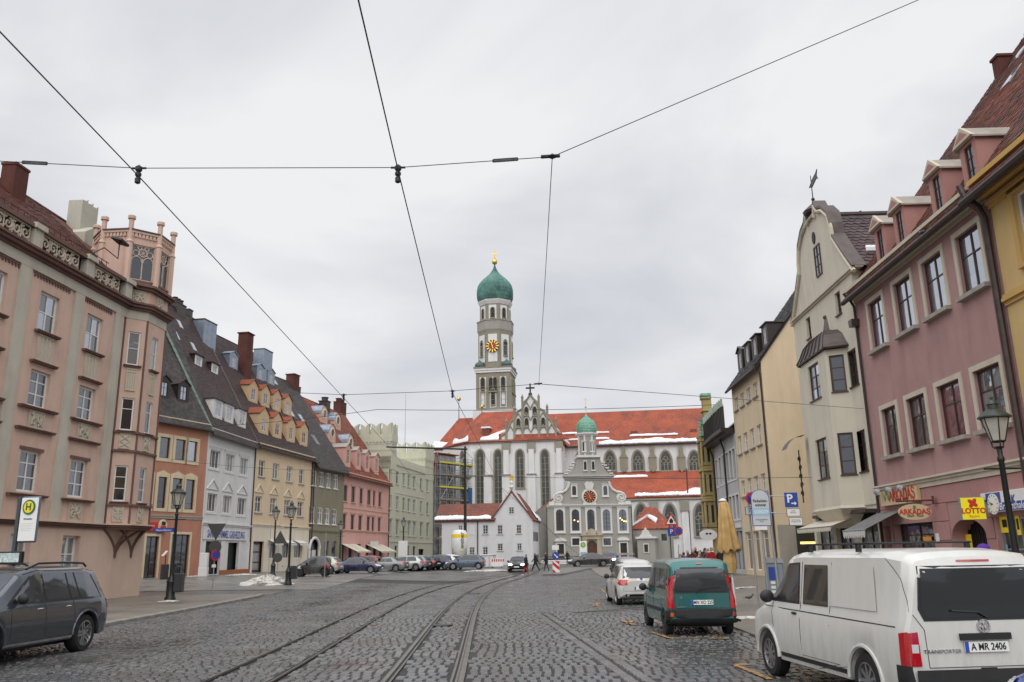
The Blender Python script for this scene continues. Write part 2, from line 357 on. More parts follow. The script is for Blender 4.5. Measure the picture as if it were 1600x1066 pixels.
for c in (cA, cB):
 for s in (-1, 1):
  P = []
  for y in np.arange(4, 96, 1.):
   x = track_x(c, y); dx = track_x(c, y + .1) - track_x(c, y - .1); L_ = math.hypot(dx, .2); nx_, ny_ = .2 / L_, -dx / L_
   P.append((x + nx_ * s * GA / 2, y + ny_ * s * GA / 2, nx_, ny_, s))
  RAILS.append(P)
def strip(mb, P, o0, o1, z):
 for a, b in zip(P[:-1], P[1:]):
  q = [(a[0] + a[2] * o0, a[1] + a[3] * o0), (a[0] + a[2] * o1, a[1] + a[3] * o1), (b[0] + b[2] * o1, b[1] + b[3] * o1), (b[0] + b[2] * o0, b[1] + b[3] * o0)]
  mb.quad(*[(x, y, gz(x, y) + z) for x, y in q])
M_RAIL = plain('rail_steel', (.2, .18, .16), .28, .8, var=.3, scale=3)
M_RUST = plain('rail_rust', (.085, .062, .046), .6, var=.3, scale=5)
M_GROOVE = plain('rail_groove', (.012, .01, .009), .8)
M_RBED = plain('rail_bed_mortar', (.105, .097, .085), .4, var=.3, scale=2.5)
for k, P in enumerate(RAILS):
 t = empty('tram_rail', (0, 0, 0), 0, ['grooved tram rail farthest left, fading between the setts', 'second tram rail from the left, with a dark rusty groove', 'third tram rail from the left, edged with grey mortar', 'rightmost tram rail, edged with a wide band of mortar'][k], 'rail', 'tram rails in the cobbled street')
 s = P[0][4]; w = (.03, .05, .08, .08)[k]
 mb = MB(); strip(mb, P, -w, w + (.05 if k == 3 else 0), .034); mb.build('mortar_bed', M_RBED, t)
 mb = MB(); strip(mb, P, -.02 if k == 0 else -.04, .02 if k == 0 else .04, .040); mb.build('rail_side', M_RUST, t)
 mb = MB(); strip(mb, P, min(0, (.02 if k == 0 else .035) * s), max(0, (.02 if k == 0 else .035) * s), .045); mb.build('rail_head', M_RAIL, t)
 mb = MB(); strip(mb, P, min(-(.018 if k == 0 else .036) * s, -.004 * s), max(-(.018 if k == 0 else .036) * s, -.004 * s), .046); mb.build('groove', M_GROOVE, t)
def rail_gap(x, y):
 for k, P in enumerate(RAILS):
  i = int(round(y - 4))
  if 0 <= i < len(P):
   j = min(len(P) - 1, max(0, i)); d = x - (P[j][0] + (P[min(j + 1, len(P) - 1)][0] - P[j][0]) * (y - P[j][1]))
   lo, hi = ((-.08, .08), (-.1, .1), (-.14, .14), (-.14, .19))[k]
   if lo < d < hi: return True
 return False
DR0, DR1 = G(847, 960), G(1000, 1066)
def drain_x(y): return DR0[0] + (DR1[0] - DR0[0]) * (y - DR0[1]) / (DR1[1] - DR0[1])
rng = np.random.default_rng(3)
stones = []
def arc(x): return .25 * math.sin(x * 1.15)
y = 11.4
while y < 64:
 coarse = y < DR0[1] + .3
 rl = .33 if coarse else .2
 x = track_x(cA, y) + .7; off = rng.uniform(0, .15); x += off
 xr_ = kerb_right(y) - .1
 while x < xr_:
  w = rng.uniform(.155, .2) if coarse else rng.uniform(.14, .19)
  cx, cy = x + w / 2, y + rl / 2 + rng.normal(0, .006)
  if abs(cx) < .66 * cy + .5 and not rail_gap(cx, cy) and not (coarse and abs(cx - drain_x(cy)) < .25):
   g = .024 if coarse else .016
   stones.append((cx, cy, w - g, rl - (.04 if coarse else .03), rng.normal(0, .03), rng.uniform(.018, .032)))
  x += w
 y += rl
y = 11.4
while y < 58:
 rl = .2; x = max(kerb_left(y) + .1, -.64 * y - 1.); x += rng.uniform(0, .12)
 while x < track_x(cA, y) + .7:
  w = rng.uniform(.13, .2); cx = x + w / 2; cy = y + arc(cx) + rng.normal(0, .008)
  if abs(cx) < .66 * cy + .5 and not rail_gap(cx, cy) and cx > kerb_left(cy) + .1 and cy < 64:
   stones.append((cx, cy, w - .018, rl - .03, rng.normal(math.atan(.2875 * math.cos(cx * 1.15)), .04), rng.uniform(.014, .034)))
  x += w
 y += rl
for s in (-1, 1):
 yy = 11.4
 while yy < DR0[1]:
  l = rng.uniform(.26, .34); stones.append((drain_x(yy + l / 2) + s * .13, yy + l / 2, .21, l - .02, -math.atan((DR1[0] - DR0[0]) / (DR1[1] - DR0[1])), .024)); yy += l
 pass
stones.sort(key=lambda t: t[1])
M_SETT = island('granite_setts', [(.064, .065, .069), (.084, .084, .086), (.112, .111, .110), (.070, .071, .075), (.097, .095, .093), (.078, .079, .082)], (.1, .4), .2, 22., .25, .45, .6)
def sett_geo(cx, cy, w, l, a, h, local=False):
 b = .018; c_, s_ = math.cos(a), math.sin(a); z = 0. if local else gz(cx, cy); vs = []
 t1, t2 = rng.normal(0, .022), rng.normal(0, .022)
 for (sx, sy, zz) in [(-1, -1, 0), (1, -1, 0), (1, 1, 0), (-1, 1, 0), (-1, -1, 1), (1, -1, 1), (1, 1, 1), (-1, 1, 1)]:
  X = sx * (w / 2 - b * zz) + rng.normal(0, .004); Y = sy * (l / 2 - b * zz) + rng.normal(0, .004)
  vs.append(((0 if local else cx) + X * c_ - Y * s_, (0 if local else cy) + X * s_ + Y * c_, z + (h + X * t1 + Y * t2 if zz else -.012)))
 return vs
SF = [(0, 1, 5, 4), (1, 2, 6, 5), (2, 3, 7, 6), (3, 0, 4, 7), (4, 5, 6, 7)]
def vis(s):
 px_ = proj_px((s[0], s[1], .02)); return -10 < px_[0] < 1610 and px_[1] < 1066 and not (s[0] > 3.6 and s[1] < 17)
def proj_px(p):
 d = np.array(p) - CAM; zc = d @ FW; return 800 + FPX * (d @ RT) / zc, 533 - FPX * (d @ UP) / zc
near = []; rest = []
for s in stones:
 (near if len(near) < 290 and s[2] > .12 and vis(s) else rest).append(s)
joint_tab = [(y, max(kerb_left(y) + .03, -.66 * y - 2), min(kerb_right(y), .66 * y + 2)) for y in np.arange(10, ye, 2.)] + [(64.5, -13, kerb_right(64.5))]
jt = sheet('sett_bed', joint_tab, M_JOINT, .006, 1.5, 20); jt.parent = road
variants = [MB().add(sett_geo(0, 0, .155, .205, 0, .025, True), SF).mesh('sett', M_SETT) for _ in range(12)]
for s in near:
 o = obj('sett', variants[int(rng.integers(12))], road, (s[0], s[1], gz(s[0], s[1])), (0, 0, s[4])); o.scale = (s[2] / .155, s[3] / .205, 1)
mb = MB()
for s in rest: mb.add(sett_geo(*s), SF)
o = mb.build('setts', M_SETT, road); tag(o, kind='stuff')
lp_tab = [(-6, -60, kerb_left(-6) - .16)] + [(y, -60, kerb_left(y) - .16) for y in np.arange(4, ye - 1, 2.)] + [(ye - .3, -60, kerb_left(ye) - .2)]
pl = sheet('pavement_left', lp_tab, M_PAVE, .12, 1.5, 30, skirt=.2)
kv = [MB().bbox(-.14, .14, -.49, .49, -.1, .125, .02).mesh('kerb_stone', M_KERB) for _ in range(1)]
y = 8.
while y < ye - .8:
 a = math.atan2(kerb_left(y + 1) - kerb_left(y), 1.); xm, ym = (kerb_left(y) + kerb_left(y + 1)) / 2, y + .5
 obj('kerb_stone', kv[0], pl, (xm - .02, ym, gz(xm, ym)), (0, 0, -a)); y += math.cos(a)
fc = [G(400, 922), G(505, 920.5), G(590, 898.5), G(650, 891.5)]
fc_tab = [(fc[0][1] - .3, -60, fc[1][0]), (fc[1][1] + .2, -60, fc[1][0] + .05), (fc[2][1], -60, fc[2][0]), (fc[3][1] + 1, -60, fc[3][0]), (92, -60, -5.), (125, -60, -3)]
sheet('forecourt_paving', fc_tab, M_ASPH, .035, 1.5, 24, skirt=.1)
rp_tab = [(-6, kerb_right(-6), 40), (17.4, kerb_right(10), 40), (17.6, kerb_right(17.6), 40), (40, kerb_right(40), 40), (66, kerb_right(66), 40), (112, 8.4, 40)]
pr = sheet('pavement_right', rp_tab, M_PAVE, .05, 1.5, 26, skirt=.12)
I0, I1, I2 = G(848, 900), G(882, 899.5), G(946, 885)
mb = MB(); pts = [(I0[0], I0[1]), (I1[0] - .4, I1[1] - .2), (I1[0], I1[1] + .6), (I2[0], I2[1]), (I2[0] - 2.6, I2[1] + 1), (I0[0] + .2, I0[1] + 4)]
zt = .16
mb.poly([(x, y, gz(x, y) + zt) for x, y in pts])
for i in range(len(pts)):
 a, b = pts[i], pts[(i + 1) % len(pts)]; mb.quad((a[0], a[1], gz(*a) + zt), (b[0], b[1], gz(*b) + zt), (b[0], b[1], gz(*b) - .1), (a[0], a[1], gz(*a) - .1))
tag(mb.build('traffic_island', M_ASPH), kind='structure')
def worn(name, c, under=(.09, .085, .08), thr=.46):
 m_, n, b = newmat(name); L = n.links.new; t = n.nodes.new('ShaderNodeTexCoord'); z = n.nodes.new('ShaderNodeTexNoise'); z.inputs['Scale'].default_value = 9; z.inputs['Detail'].default_value = 8; L(t.outputs['Object'], z.inputs['Vector'])
 r = n.nodes.new('ShaderNodeMapRange'); r.inputs[1].default_value = thr - .06; r.inputs[2].default_value = thr + .06; L(z.outputs[0], r.inputs[0])
 mu = n.nodes.new('ShaderNodeMix'); mu.data_type = 'RGBA'; L(r.outputs[0], mu.inputs[0]); mu.inputs[6].default_value = (*under, 1); mu.inputs[7].default_value = (*c, 1); L(mu.outputs[2], b.inputs['Base Color']); b.inputs['Roughness'].default_value = .5
 _mats[name] = m_; return m_
M_YEL = worn('worn_orange_paint', (.50, .25, .035))
def marking(pxs, w, label):
 mb = MB()
 for (a, b) in pxs:
  A, B = G(*a), G(*b); d = (B - A)[:2]; L_ = np.hypot(*d); d /= L_; n_ = np.array([-d[1], d[0]]) * w / 2; k = max(1, int(L_ / .22))
  for i in range(k):
   p = A[:2] + d * L_ * i / k; q = A[:2] + d * (L_ * (i + .9) / k)
   mb.quad(*[(X, Y, gz(X, Y) + .042) for X, Y in (p - n_, q - n_, q + n_, p + n_)])
 o = mb.build('bay_marking', M_YEL); return tag(o, label, 'marking', 'orange parking bay lines')
marking([((1017, 990), (1047, 1000)), ((1047, 1000), (1142, 1000.5))], .1, 'orange corner of a parking bay behind the teal van')
marking([((972, 972), (992, 979)), ((980, 977), (990, 972))], .12, 'worn orange bay mark in front of the teal van')
marking([((922, 945), (936, 949)), ((928, 949), (935, 944))], .12, 'worn orange bay mark beside the white hatchback')
marking([((1149, 1042), (1178, 1042)), ((1150, 1043), (1205, 1066))], .1, 'orange corner of a parking bay beside the white van')
marking([((940, 922), (946, 928))], .1, 'small worn orange dash on the far side of the white hatchback')
for (px_, py_, lb) in ((690, 979, 'round iron cover lying between the right pair of rails'), (741, 929, 'small iron cover further up between the right pair of rails')):
 p = G(px_, py_); mb = MB().lathe([(.3, 0), (.3, .05), (.24, .055), (.0001, .056)], 16); tag(mb.build('manhole_cover', IRON, None, (p[0], p[1], p[2] - .005)), lb, 'manhole')
# HOUSE KIT
def wall_with_holes(mb, L, z0, z1, holes, reveal=.16, x0=0., y=0.):
 """front wall in the plane y, openings (u0,u1,a,b) with reveals"""
 us = sorted({x0, L} | {round(h[0], 3) for h in holes} | {round(h[1], 3) for h in holes}); us = [u for u in us if x0 - 1e-6 <= u <= L + 1e-6]
 zs = sorted({z0, z1} | {round(h[2], 3) for h in holes} | {round(h[3], 3) for h in holes}); zs = [z for z in zs if z0 - 1e-6 <= z <= z1 + 1e-6]
 for i in range(len(us) - 1):
  run = None
  for j in range(len(zs) - 1):
   uc, zc = (us[i] + us[i + 1]) / 2, (zs[j] + zs[j + 1]) / 2
   solid = not any(h[0] < uc < h[1] and h[2] < zc < h[3] for h in holes)
   if solid and run is None: run = zs[j]
   if run is not None and (not solid or j == len(zs) - 2):
    top = zs[j + 1] if solid else zs[j]
    mb.quad((us[i], y, run), (us[i + 1], y, run), (us[i + 1], y, top), (us[i], y, top)); run = None
 for u0, u1, a, b in holes:
  r = y + reveal
  mb.quad((u0, y, a), (u0, r, a), (u0, r, b), (u0, y, b)); mb.quad((u1, r, a), (u1, y, a), (u1, y, b), (u1, r, b))
  mb.quad((u0, r, b), (u1, r, b), (u1, y, b), (u0, y, b)); mb.quad((u0, y, a), (u1, y, a), (u1, r, a), (u0, r, a))
 return mb
def frame_mesh(w, h, cols, rows, fr, mat_, th=.05, mid=None):
 """cols: number of lights across; rows: heights (fractions) of transoms"""
 key = ('fr', round(w, 2), round(h, 2), cols, tuple(rows), fr, mat_.name, mid)
 def mk():
  mb = MB(); m_ = mid or fr * .6
  mb.box(0, fr, 0, th, 0, h); mb.box(w - fr, w, 0, th, 0, h); mb.box(fr, w - fr, 0, th, 0, fr); mb.box(fr, w - fr, 0, th, h - fr, h)
  for i in range(1, cols): x = w * i / cols; mb.box(x - m_ / 2, x + m_ / 2, -.004, th, fr, h - fr)
  xs_ = [fr] + [w * i / cols for i in range(1, cols)] + [w - fr]
  for r_ in rows:
   z = h * r_
   for a, b in zip(xs_[:-1], xs_[1:]):
    mb.box(a + (m_ / 2 if a > fr else 0), b - (m_ / 2 if b < w - fr else 0), 0.004, th - .004, z - m_ * .4, z + m_ * .4)
  return mb.mesh('window_frame', mat_)
 return shared(key, mk)
def quad_mesh(w, h, mat_):
 return shared(('q', round(w, 3), round(h, 3), mat_.name), lambda: MB().quad((0, 0, 0), (w, 0, 0), (w, 0, h), (0, 0, h)).mesh('pane', mat_))
def box_mesh(name, w, d, h, mat_, b=.0):
 return shared(('bx', round(w, 2), round(d, 3), round(h, 3), mat_.name, b), lambda: (MB().bbox(0, w, -d, 0, 0, h, b) if b else MB().box(0, w, -d, 0, 0, h)).mesh(name, mat_))
def window(par, u0, u1, z0, z1, cols=2, rows=(.66,), fr=.07, fmat=None, glass=None, rec=.1, sill=None, sur=None, each=False, y=0., head=None, curtain=None, name='window'):
 """a window set in an opening of the front wall; sill = (projection, height, side extension, material); sur = (width, projection, material, style)"""
 w, h = u1 - u0, z1 - z0; fmat = fmat or WHITE; glass = glass or GL_DARK
 o = obj(name, frame_mesh(w, h, cols, rows, fr, fmat), par, (u0, y + rec, z0))
 if each:
  xs_ = [fr] + [w * i / cols for i in range(1, cols)] + [w - fr]; zs_ = [fr] + [h * r_ for r_ in rows] + [h - fr]
  for i in range(cols):
   for j in range(len(zs_) - 1):
    g = glass[(i + j) % len(glass)] if isinstance(glass, list) else glass
    p = obj('pane', quad_mesh(xs_[i + 1] - xs_[i], zs_[j + 1] - zs_[j], g), o, (xs_[i], .028, zs_[j])); p.rotation_euler = (random.uniform(-.006, .006), 0, random.uniform(-.008, .008))
 else:
  g = random.choice(glass) if isinstance(glass, list) else glass
  p = obj('pane', quad_mesh(w - 2 * fr, h - 2 * fr, g), o, (fr, .03, fr)); p.rotation_euler = (random.uniform(-.004, .004), 0, random.uniform(-.006, .006))
 if sill:
  pj, sh, ex, sm = sill
  obj('sill', box_mesh('sill', w + 2 * ex, pj + rec, sh, sm), o, (-ex, 0, -sh))
 if sur:
  sw, pj, sm = sur[:3]; st = sur[3] if len(sur) > 3 else 'rect'
  def mk():
   mb = MB(); y0, y1 = -rec - pj, -rec + .0
   mb.box(-sw, 0, y0, y1, 0 if sill else -sw, h + sw); mb.box(w, w + sw, y0, y1, 0 if sill else -sw, h + sw); mb.box(0, w, y0, y1, h, h + sw)
   if not sill: mb.box(0, w, y0, y1, -sw, 0)
   if st == 'peak': mb.prism([(-sw, h + sw), (w + sw, h + sw), (w / 2, h + sw + w * .28)], y0, y1)
   return mb.mesh('surround', sm)
  obj('surround', shared(('sur', round(w, 2), round(h, 2), sw, pj, sm.name, st, bool(sill), rec), mk), o)
 if head:
  k, rise, hm = head
  def mk():
   mb = MB(); y0, y1 = -rec - .1, -rec; W = w / 2 + .28; c = w / 2; b = h + (.35 if k != 'band' else .12)
   if k == 'tri':
    mb.box(c - W, c + W, y0, y1, b, b + .07)
    mb.prism([(c - W, b + .07), (c - W + .14, b + .07), (c, b + rise - .1), (c, b + rise)], y0, y1)
    mb.prism([(c + W, b + .07), (c, b + rise), (c, b + rise - .1), (c + W - .14, b + .07)], y0, y1)
   elif k == 'band': mb.box(c - W, c + W, y0, y1, b, b + .14); mb.box(c - W - .05, c + W + .05, y0 - .05, y1, b + .14, b + .2)
   return mb.mesh('pediment', hm)
  obj('pediment', shared(('hd', k, round(w, 2), round(h, 2), rise, hm.name, rec), mk), o)
 return o
def tile_field(mb, org, ud, sd, W, S, tw=.2, th=.17, clip=None, jit=.012, lift=.03, arch=False):
 """overlapping roof tiles on the plane org + u*ud + s*sd (s runs up the slope)"""
 org = np.array(org, float); ud = np.array(ud, float); sd = np.array(sd, float); nn = np.cross(ud, sd); nn /= np.linalg.norm(nn)
 if nn[2] < 0: nn = -nn
 rows_ = int(S / th); V = []; Fc = []; r_ = np.random.default_rng(int(abs(org[0] * 31 + W * 7)) + 1)
 for j in range(rows_):
  off = (j % 2) * tw / 2; k = int(W / tw) + 1
  for i in range(-1, k):
   u0, u1 = max(0, i * tw + off + .004), min(W, (i + 1) * tw + off - .004)
   if u1 - u0 < .03: continue
   s0 = j * th + r_.normal(0, jit); s1 = min(S, s0 + th * 1.7)
   if clip and not clip((u0 + u1) / 2, (s0 + .5 * th)): continue
   h0 = lift + r_.normal(0, .006)
   A = org + ud * u0 + sd * s0 + nn * h0; B = org + ud * u1 + sd * s0 + nn * h0; C_ = org + ud * u1 + sd * s1 + nn * .004; D_ = org + ud * u0 + sd * s1 + nn * .004
   b = len(V)
   if arch:
    M1 = org + ud * (u0 + (u1 - u0) * .5) + sd * (s0 - tw * .28) + nn * (h0 + .004); A = A + sd * tw * .05; B = B + sd * tw * .05
    V += [A, M1, B, C_, D_, A - nn * .028, M1 - nn * .028, B - nn * .028]; Fc += [(b, b + 1, b + 2, b + 3, b + 4), (b + 5, b + 6, b + 1, b), (b + 6, b + 7, b + 2, b + 1)]
   else:
    V += [A, B, C_, D_, A - nn * .028, B - nn * .028]; Fc += [(b, b + 1, b + 2, b + 3), (b + 4, b + 5, b + 1, b)]
 mb.v += [tuple(map(float, v)) for v in V]
 b0 = len(mb.v) - len(V)
 for f in Fc: mb.f.append(tuple(b0 + i for i in f)); mb.m.append(mb.cm)
 return mb
class House:
 def __init__(s, name, label, F, zg, H, dp, wallm, cat='house', group=None, z_ext=.6):
  s.F = F; F.zg = zg; s.L = F.L; s.H = H; s.dp = dp; s.wallm = wallm; s.holes = []; s.ze = z_ext
  s.root = empty(name, (F.A[0], F.A[1], zg), F.ang(), label, cat, group)
  s.extra = []
 def hole(s, u0, u1, z0, z1): s.holes.append((round(u0, 3), round(u1, 3), round(z0, 3), round(z1, 3)))
 def win(s, u0, u1, z0, z1, **k):
  s.hole(u0, u1, z0, z1); return window(s.root, u0, u1, z0, z1, **k)
 def grid(s, cols_, ya, rows_, xa, w=None, skip=(), off=0., **k):
  """windows from photographed columns (left,right px at height ya) and rows (top,bottom px at column xa)"""
  us = [(s.F.u(a, ya, off), s.F.u(b, ya, off)) for a, b in cols_]
  if w: us = [((a + b) / 2 - w / 2, (a + b) / 2 + w / 2) for a, b in us]
  res = []
  for t, b in rows_:
   z1, z0 = s.F.z(xa, t, off), s.F.z(xa, b, off)
   for i, (a, c) in enumerate(us): res.append(s.win(a, c, z0, z1, **k))
  return us, res
 def part(s, name, mb, mat_, parent=None, **k): return mb.build(name, mat_, parent or s.root, **k)
 def finish(s, gable=None, reveal=.16, plinth=None, x0=0.):
  """walls; gable = (ridge z, ridge y)"""
  mb = MB(); wall_with_holes(mb, s.L, -s.ze, s.H, s.holes, reveal, x0)
  dp = s.dp; H = s.H
  for u in (x0, s.L):
   if gable: mb.poly([(u, 0, -s.ze), (u, dp, -s.ze), (u, dp, H), (u, gable[1], gable[0]), (u, 0, H)] if u else [(u, 0, H), (u, gable[1], gable[0]), (u, dp, H), (u, dp, -s.ze), (u, 0, -s.ze)])
   else: mb.quad((u, 0, -s.ze), (u, dp, -s.ze), (u, dp, H), (u, 0, H))
  mb.quad((x0, dp, -s.ze), (s.L, dp, -s.ze), (s.L, dp, H), (x0, dp, H))
  mb.quad((x0, 0, H), (s.L, 0, H), (s.L, dp, H), (x0, dp, H))
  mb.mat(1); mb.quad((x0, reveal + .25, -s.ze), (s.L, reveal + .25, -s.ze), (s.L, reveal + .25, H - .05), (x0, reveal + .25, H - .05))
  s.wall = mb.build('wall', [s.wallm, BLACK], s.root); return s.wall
 def roof(s, Rz, Ry, tmat, o=.45, side=.06, tw=.2, th=.17, arch=False, tiles=True, back=None, x0=0., clip=None, ridge=True, E=None):
  """pitched roof, ridge along the street at height Rz, Ry behind the front"""
  E = s.H + .05 if E is None else E; tan = (Rz - E) / Ry; ze = E - o * tan; W0, W1 = x0 - side, s.L + side
  S = math.hypot(Ry + o, Rz - ze); dp = s.dp if back is None else back; mb = MB(); t = .12
  a = (W0, -o, ze); b = (W1, -o, ze); c = (W1, Ry, Rz); d = (W0, Ry, Rz); e_ = (W0, dp + .3, E - .3 * tan); f = (W1, dp + .3, E - .3 * tan)
  up = lambda p: (p[0], p[1], p[2] + t)
  mb.quad(up(a), up(b), up(c), up(d)); mb.quad(up(d), up(c), up(f), up(e_)); mb.quad(a, d, up(d), up(a)); mb.quad(b, up(b), up(c), c); mb.quad(d, e_, up(e_), up(d)); mb.quad(c, up(c), up(f), f); mb.quad(a, up(a), up(b), b); mb.quad(b, a, d, c)
  s.rf = mb.build('roof', tmat, s.root); s.rt = tan; s.ro = o; s.rE = E; s.rR = (Rz, Ry)
  if tiles:
   tb = MB(); sd = np.array([0, Ry + o, Rz - ze]) / S
   tile_field(tb, (W0, -o - .03, ze + t), (1, 0, 0), sd, W1 - W0, S, tw, th, clip, arch=arch)
   if len(tb.f): tag(tb.build('roof_tiles', tmat, s.rf), kind='stuff')
  if ridge:
   rb = MB(); k = max(1, int((W1 - W0) / .4))
   for i in range(k):
    x = W0 + (W1 - W0) * i / k; rb.tube((x, Ry, Rz + t - .02), (x + (W1 - W0) / k * 1.02, Ry, Rz + t), .12, .1, 8)
   tag(rb.build('ridge_tiles', tmat, s.rf), kind='stuff')
  return s.rf
 def rz(s, y): return s.rE + .12 + y * s.rt
 def gutter(s, mat_=None, o=None, z=None, x0=0., r=.08):
  o = s.ro if o is None else o; z = s.rE - o * s.rt + .02 if z is None else z
  mb = MB(); mb.path([(x0 - .05, -o - .05, z), (s.L + .05, -o - .05, z)], r, 8); return mb.build('gutter', mat_ or PIPE, s.root, smooth=True)
 def downpipe(s, u, z1, z0=0., mat_=None, y=-.08, r=.055):
  mb = MB(); mb.path([(u, -s.ro - .02 if hasattr(s, 'ro') else y, z1), (u, y - .12, z1 - .35), (u, y, z1 - .6), (u, y, z0)], r, 8); return mb.build('downpipe', mat_ or PIPE, s.root, smooth=True)
 def cornice(s, z, steps, mat_, x0=0., x1=None, name='cornice'):
  """steps: (height, projection) from the bottom up"""
  mb = MB(); x1 = s.L if x1 is None else x1
  for h, p in steps: mb.box(x0, x1, -p, .0, z, z + h); z += h
  return mb.build(name, mat_, s.root)
 def dormer(s, u, y, w, h, wm, rm, rise=.35, style='gable', glass=None, fm=None, ov=.1, wfrac=.5, hfrac=.62, side=None, each=False, zb=None, cols=2, rows=(.6,)):
  """dormer standing on the roof slope; front face at distance y behind the facade plane"""
  z = s.rz(y) - .05 if zb is None else zb; yb = y + (h + rise) / s.rt + .4
  mb = MB(); x0, x1 = -w / 2, w / 2; d = yb - y; hh = h
  ww, wh = w * wfrac, h * hfrac; wz = h * .2
  wall_with_holes(mb, x1, 0, h, [(-ww / 2, ww / 2, wz, wz + wh)], .08, x0)
  mb.mat(2)
  mb.quad((x0, 0, 0), (x0, 0, h), (x0, d, h), (x0, d, 0)); mb.quad((x1, 0, 0), (x1, d, 0), (x1, d, h), (x1, 0, h))
  mb.mat(0)
  if style == 'gable':
   mb.poly([(x0, 0, h), (x1, 0, h), (0, 0, h + rise)]); mb.mat(1); o = ov; k = rise / (w / 2)
   for sgn in (-1, 1):
    e0 = (sgn * (w / 2 + o), -o, h - o * k); r0 = (0, -o, h + rise); r1 = (0, d, h + rise); e1 = (sgn * (w / 2 + o), d, h - o * k); T = .06
    mb.quad(e0, r0, r1, e1); mb.quad(*[(p[0], p[1], p[2] + T) for p in (e0, e1, r1, r0)]); mb.quad(e0, (e0[0], e0[1], e0[2] + T), (0, -o, h + rise + T), r0); mb.quad(e0, e1, (e1[0], e1[1], e1[2] + T), (e0[0], e0[1], e0[2] + T))
  elif style == 'shed':
   mb.mat(1); mb.box(x0 - ov, x1 + ov, -ov, d, h, h + .07)
  elif style == 'barrel':
   mb.mat(0); n = 10; r_ = w / 2
   mb.poly([(r_ * math.cos(math.pi * i / n), 0, h + r_ * math.sin(math.pi * i / n) * rise) for i in range(n + 1)])
   mb.mat(1)
   for i in range(n):
    a0, a1 = math.pi * i / n, math.pi * (i + 1) / n; q = 1.06
    p0 = (r_ * q * math.cos(a0), h + r_ * q * math.sin(a0) * rise); p1 = (r_ * q * math.cos(a1), h + r_ * q * math.sin(a1) * rise)
    mb.quad((p0[0], -.08, p0[1]), (p1[0], -.08, p1[1]), (p1[0], d, p1[1]), (p0[0], d, p0[1]))
  o_ = mb.build('dormer', [wm, rm, side or wm], s.root, (u, y, z))
  if style == 'barrel' and wfrac < .02: return o_
  fmesh = frame_mesh(ww, wh, cols, rows, .05, fm or WHITE)
  f = obj('window', fmesh, o_, (-ww / 2, .04, wz))
  g = glass or GL_DARK; g = random.choice(g) if isinstance(g, list) else g
  obj('pane', quad_mesh(ww - .08, wh - .08, g), o_, (-ww / 2 + .04, .065, wz + .04))
  return o_
 def skylight(s, u, y, w, l):
  S = math.hypot(1, s.rt); mb = MB(); mb.box(-w / 2, w / 2, 0, l, 0, .07); mb.mat(1); mb.quad((-w / 2 + .06, .06, .074), (w / 2 - .06, .06, .074), (w / 2 - .06, l - .06, .074), (-w / 2 + .06, l - .06, .074))
  return mb.build('skylight', [STEEL, GL_SKY], s.rf, (u, y, s.rz(y) + .03), (math.atan(s.rt), 0, 0))
 def chimney(s, u, y, w, d, z1, mat_, z0=None, cap=.08, pots=0, capm=None, name='chimney'):
  z0 = s.rz(y) - 1.2 if z0 is None else z0; mb = MB(); mb.box(u - w / 2, u + w / 2, y - d / 2, y + d / 2, z0, z1)
  mb.mat(1)
  if cap: mb.box(u - w / 2 - cap, u + w / 2 + cap, y - d / 2 - cap, y + d / 2 + cap, z1, z1 + .12)
  for i in range(pots):
   x = u - w / 2 + w * (i + .5) / pots; mb.lathe([(w / pots * .36, .1), (w / pots * .34, .55), (w / pots * .42, .56), (w / pots * .42, .66), (.02, .72)], 10, (x, y), z1)
  return mb.build(name, [mat_, capm or mat_], s.rf)
BRICK = plaster('red_brick', (.115, .045, .036), .25, .25, bump=.5)
T_PLUM = island('tiles_plum', [(.050, .031, .030), (.078, .048, .044), (.036, .026, .027), (.062, .040, .038)], (.45, .65), .25, 10, .3, .35)
T_GREY = island('tiles_grey', [(.058, .051, .050), (.085, .074, .071), (.042, .038, .040), (.068, .060, .059)], (.45, .65), .25, 10, .25, .35)
T_DARK = island('tiles_dark', [(.032, .027, .027), (.05, .041, .040), (.025, .022, .023)], (.45, .65), .25, 10, .25, .35)
T_RED = island('tiles_red', [(.24, .065, .035), (.30, .085, .045), (.17, .05, .032), (.12, .045, .035), (.27, .075, .04)], (.5, .7), .25, 10, .35, .3)
T_BRED = island('tiles_brownred', [(.11, .04, .03), (.15, .05, .033), (.085, .035, .03), (.13, .045, .035)], (.5, .7), .25, 10, .35, .3)
def textmesh(txt, size, mat_, ext=.004, align='CENTER', sx=1., bold=0., shear=0.):
 cu = bpy.data.curves.new('lettering', 'FONT'); cu.body = txt; cu.size = size; cu.extrude = ext; cu.align_x = align; cu.align_y = 'CENTER'; cu.resolution_u = 3; cu.offset = bold; cu.shear = shear
 t_ = bpy.data.objects.new('lettering_tmp', cu); col.objects.link(t_); bpy.context.view_layer.update()
 me = bpy.data.meshes.new_from_object(t_.evaluated_get(bpy.context.evaluated_depsgraph_get()))
 bpy.data.objects.remove(t_); bpy.data.curves.remove(cu)
 for v in me.vertices: v.co.x *= sx
 me.materials.clear(); me.materials.append(mat_); return me
def text(par, txt, size, mat_, loc, rot=(R(90), 0, 0), name='lettering', **k):
 return obj(name, textmesh(txt, size, mat_, **k), par, loc, rot)
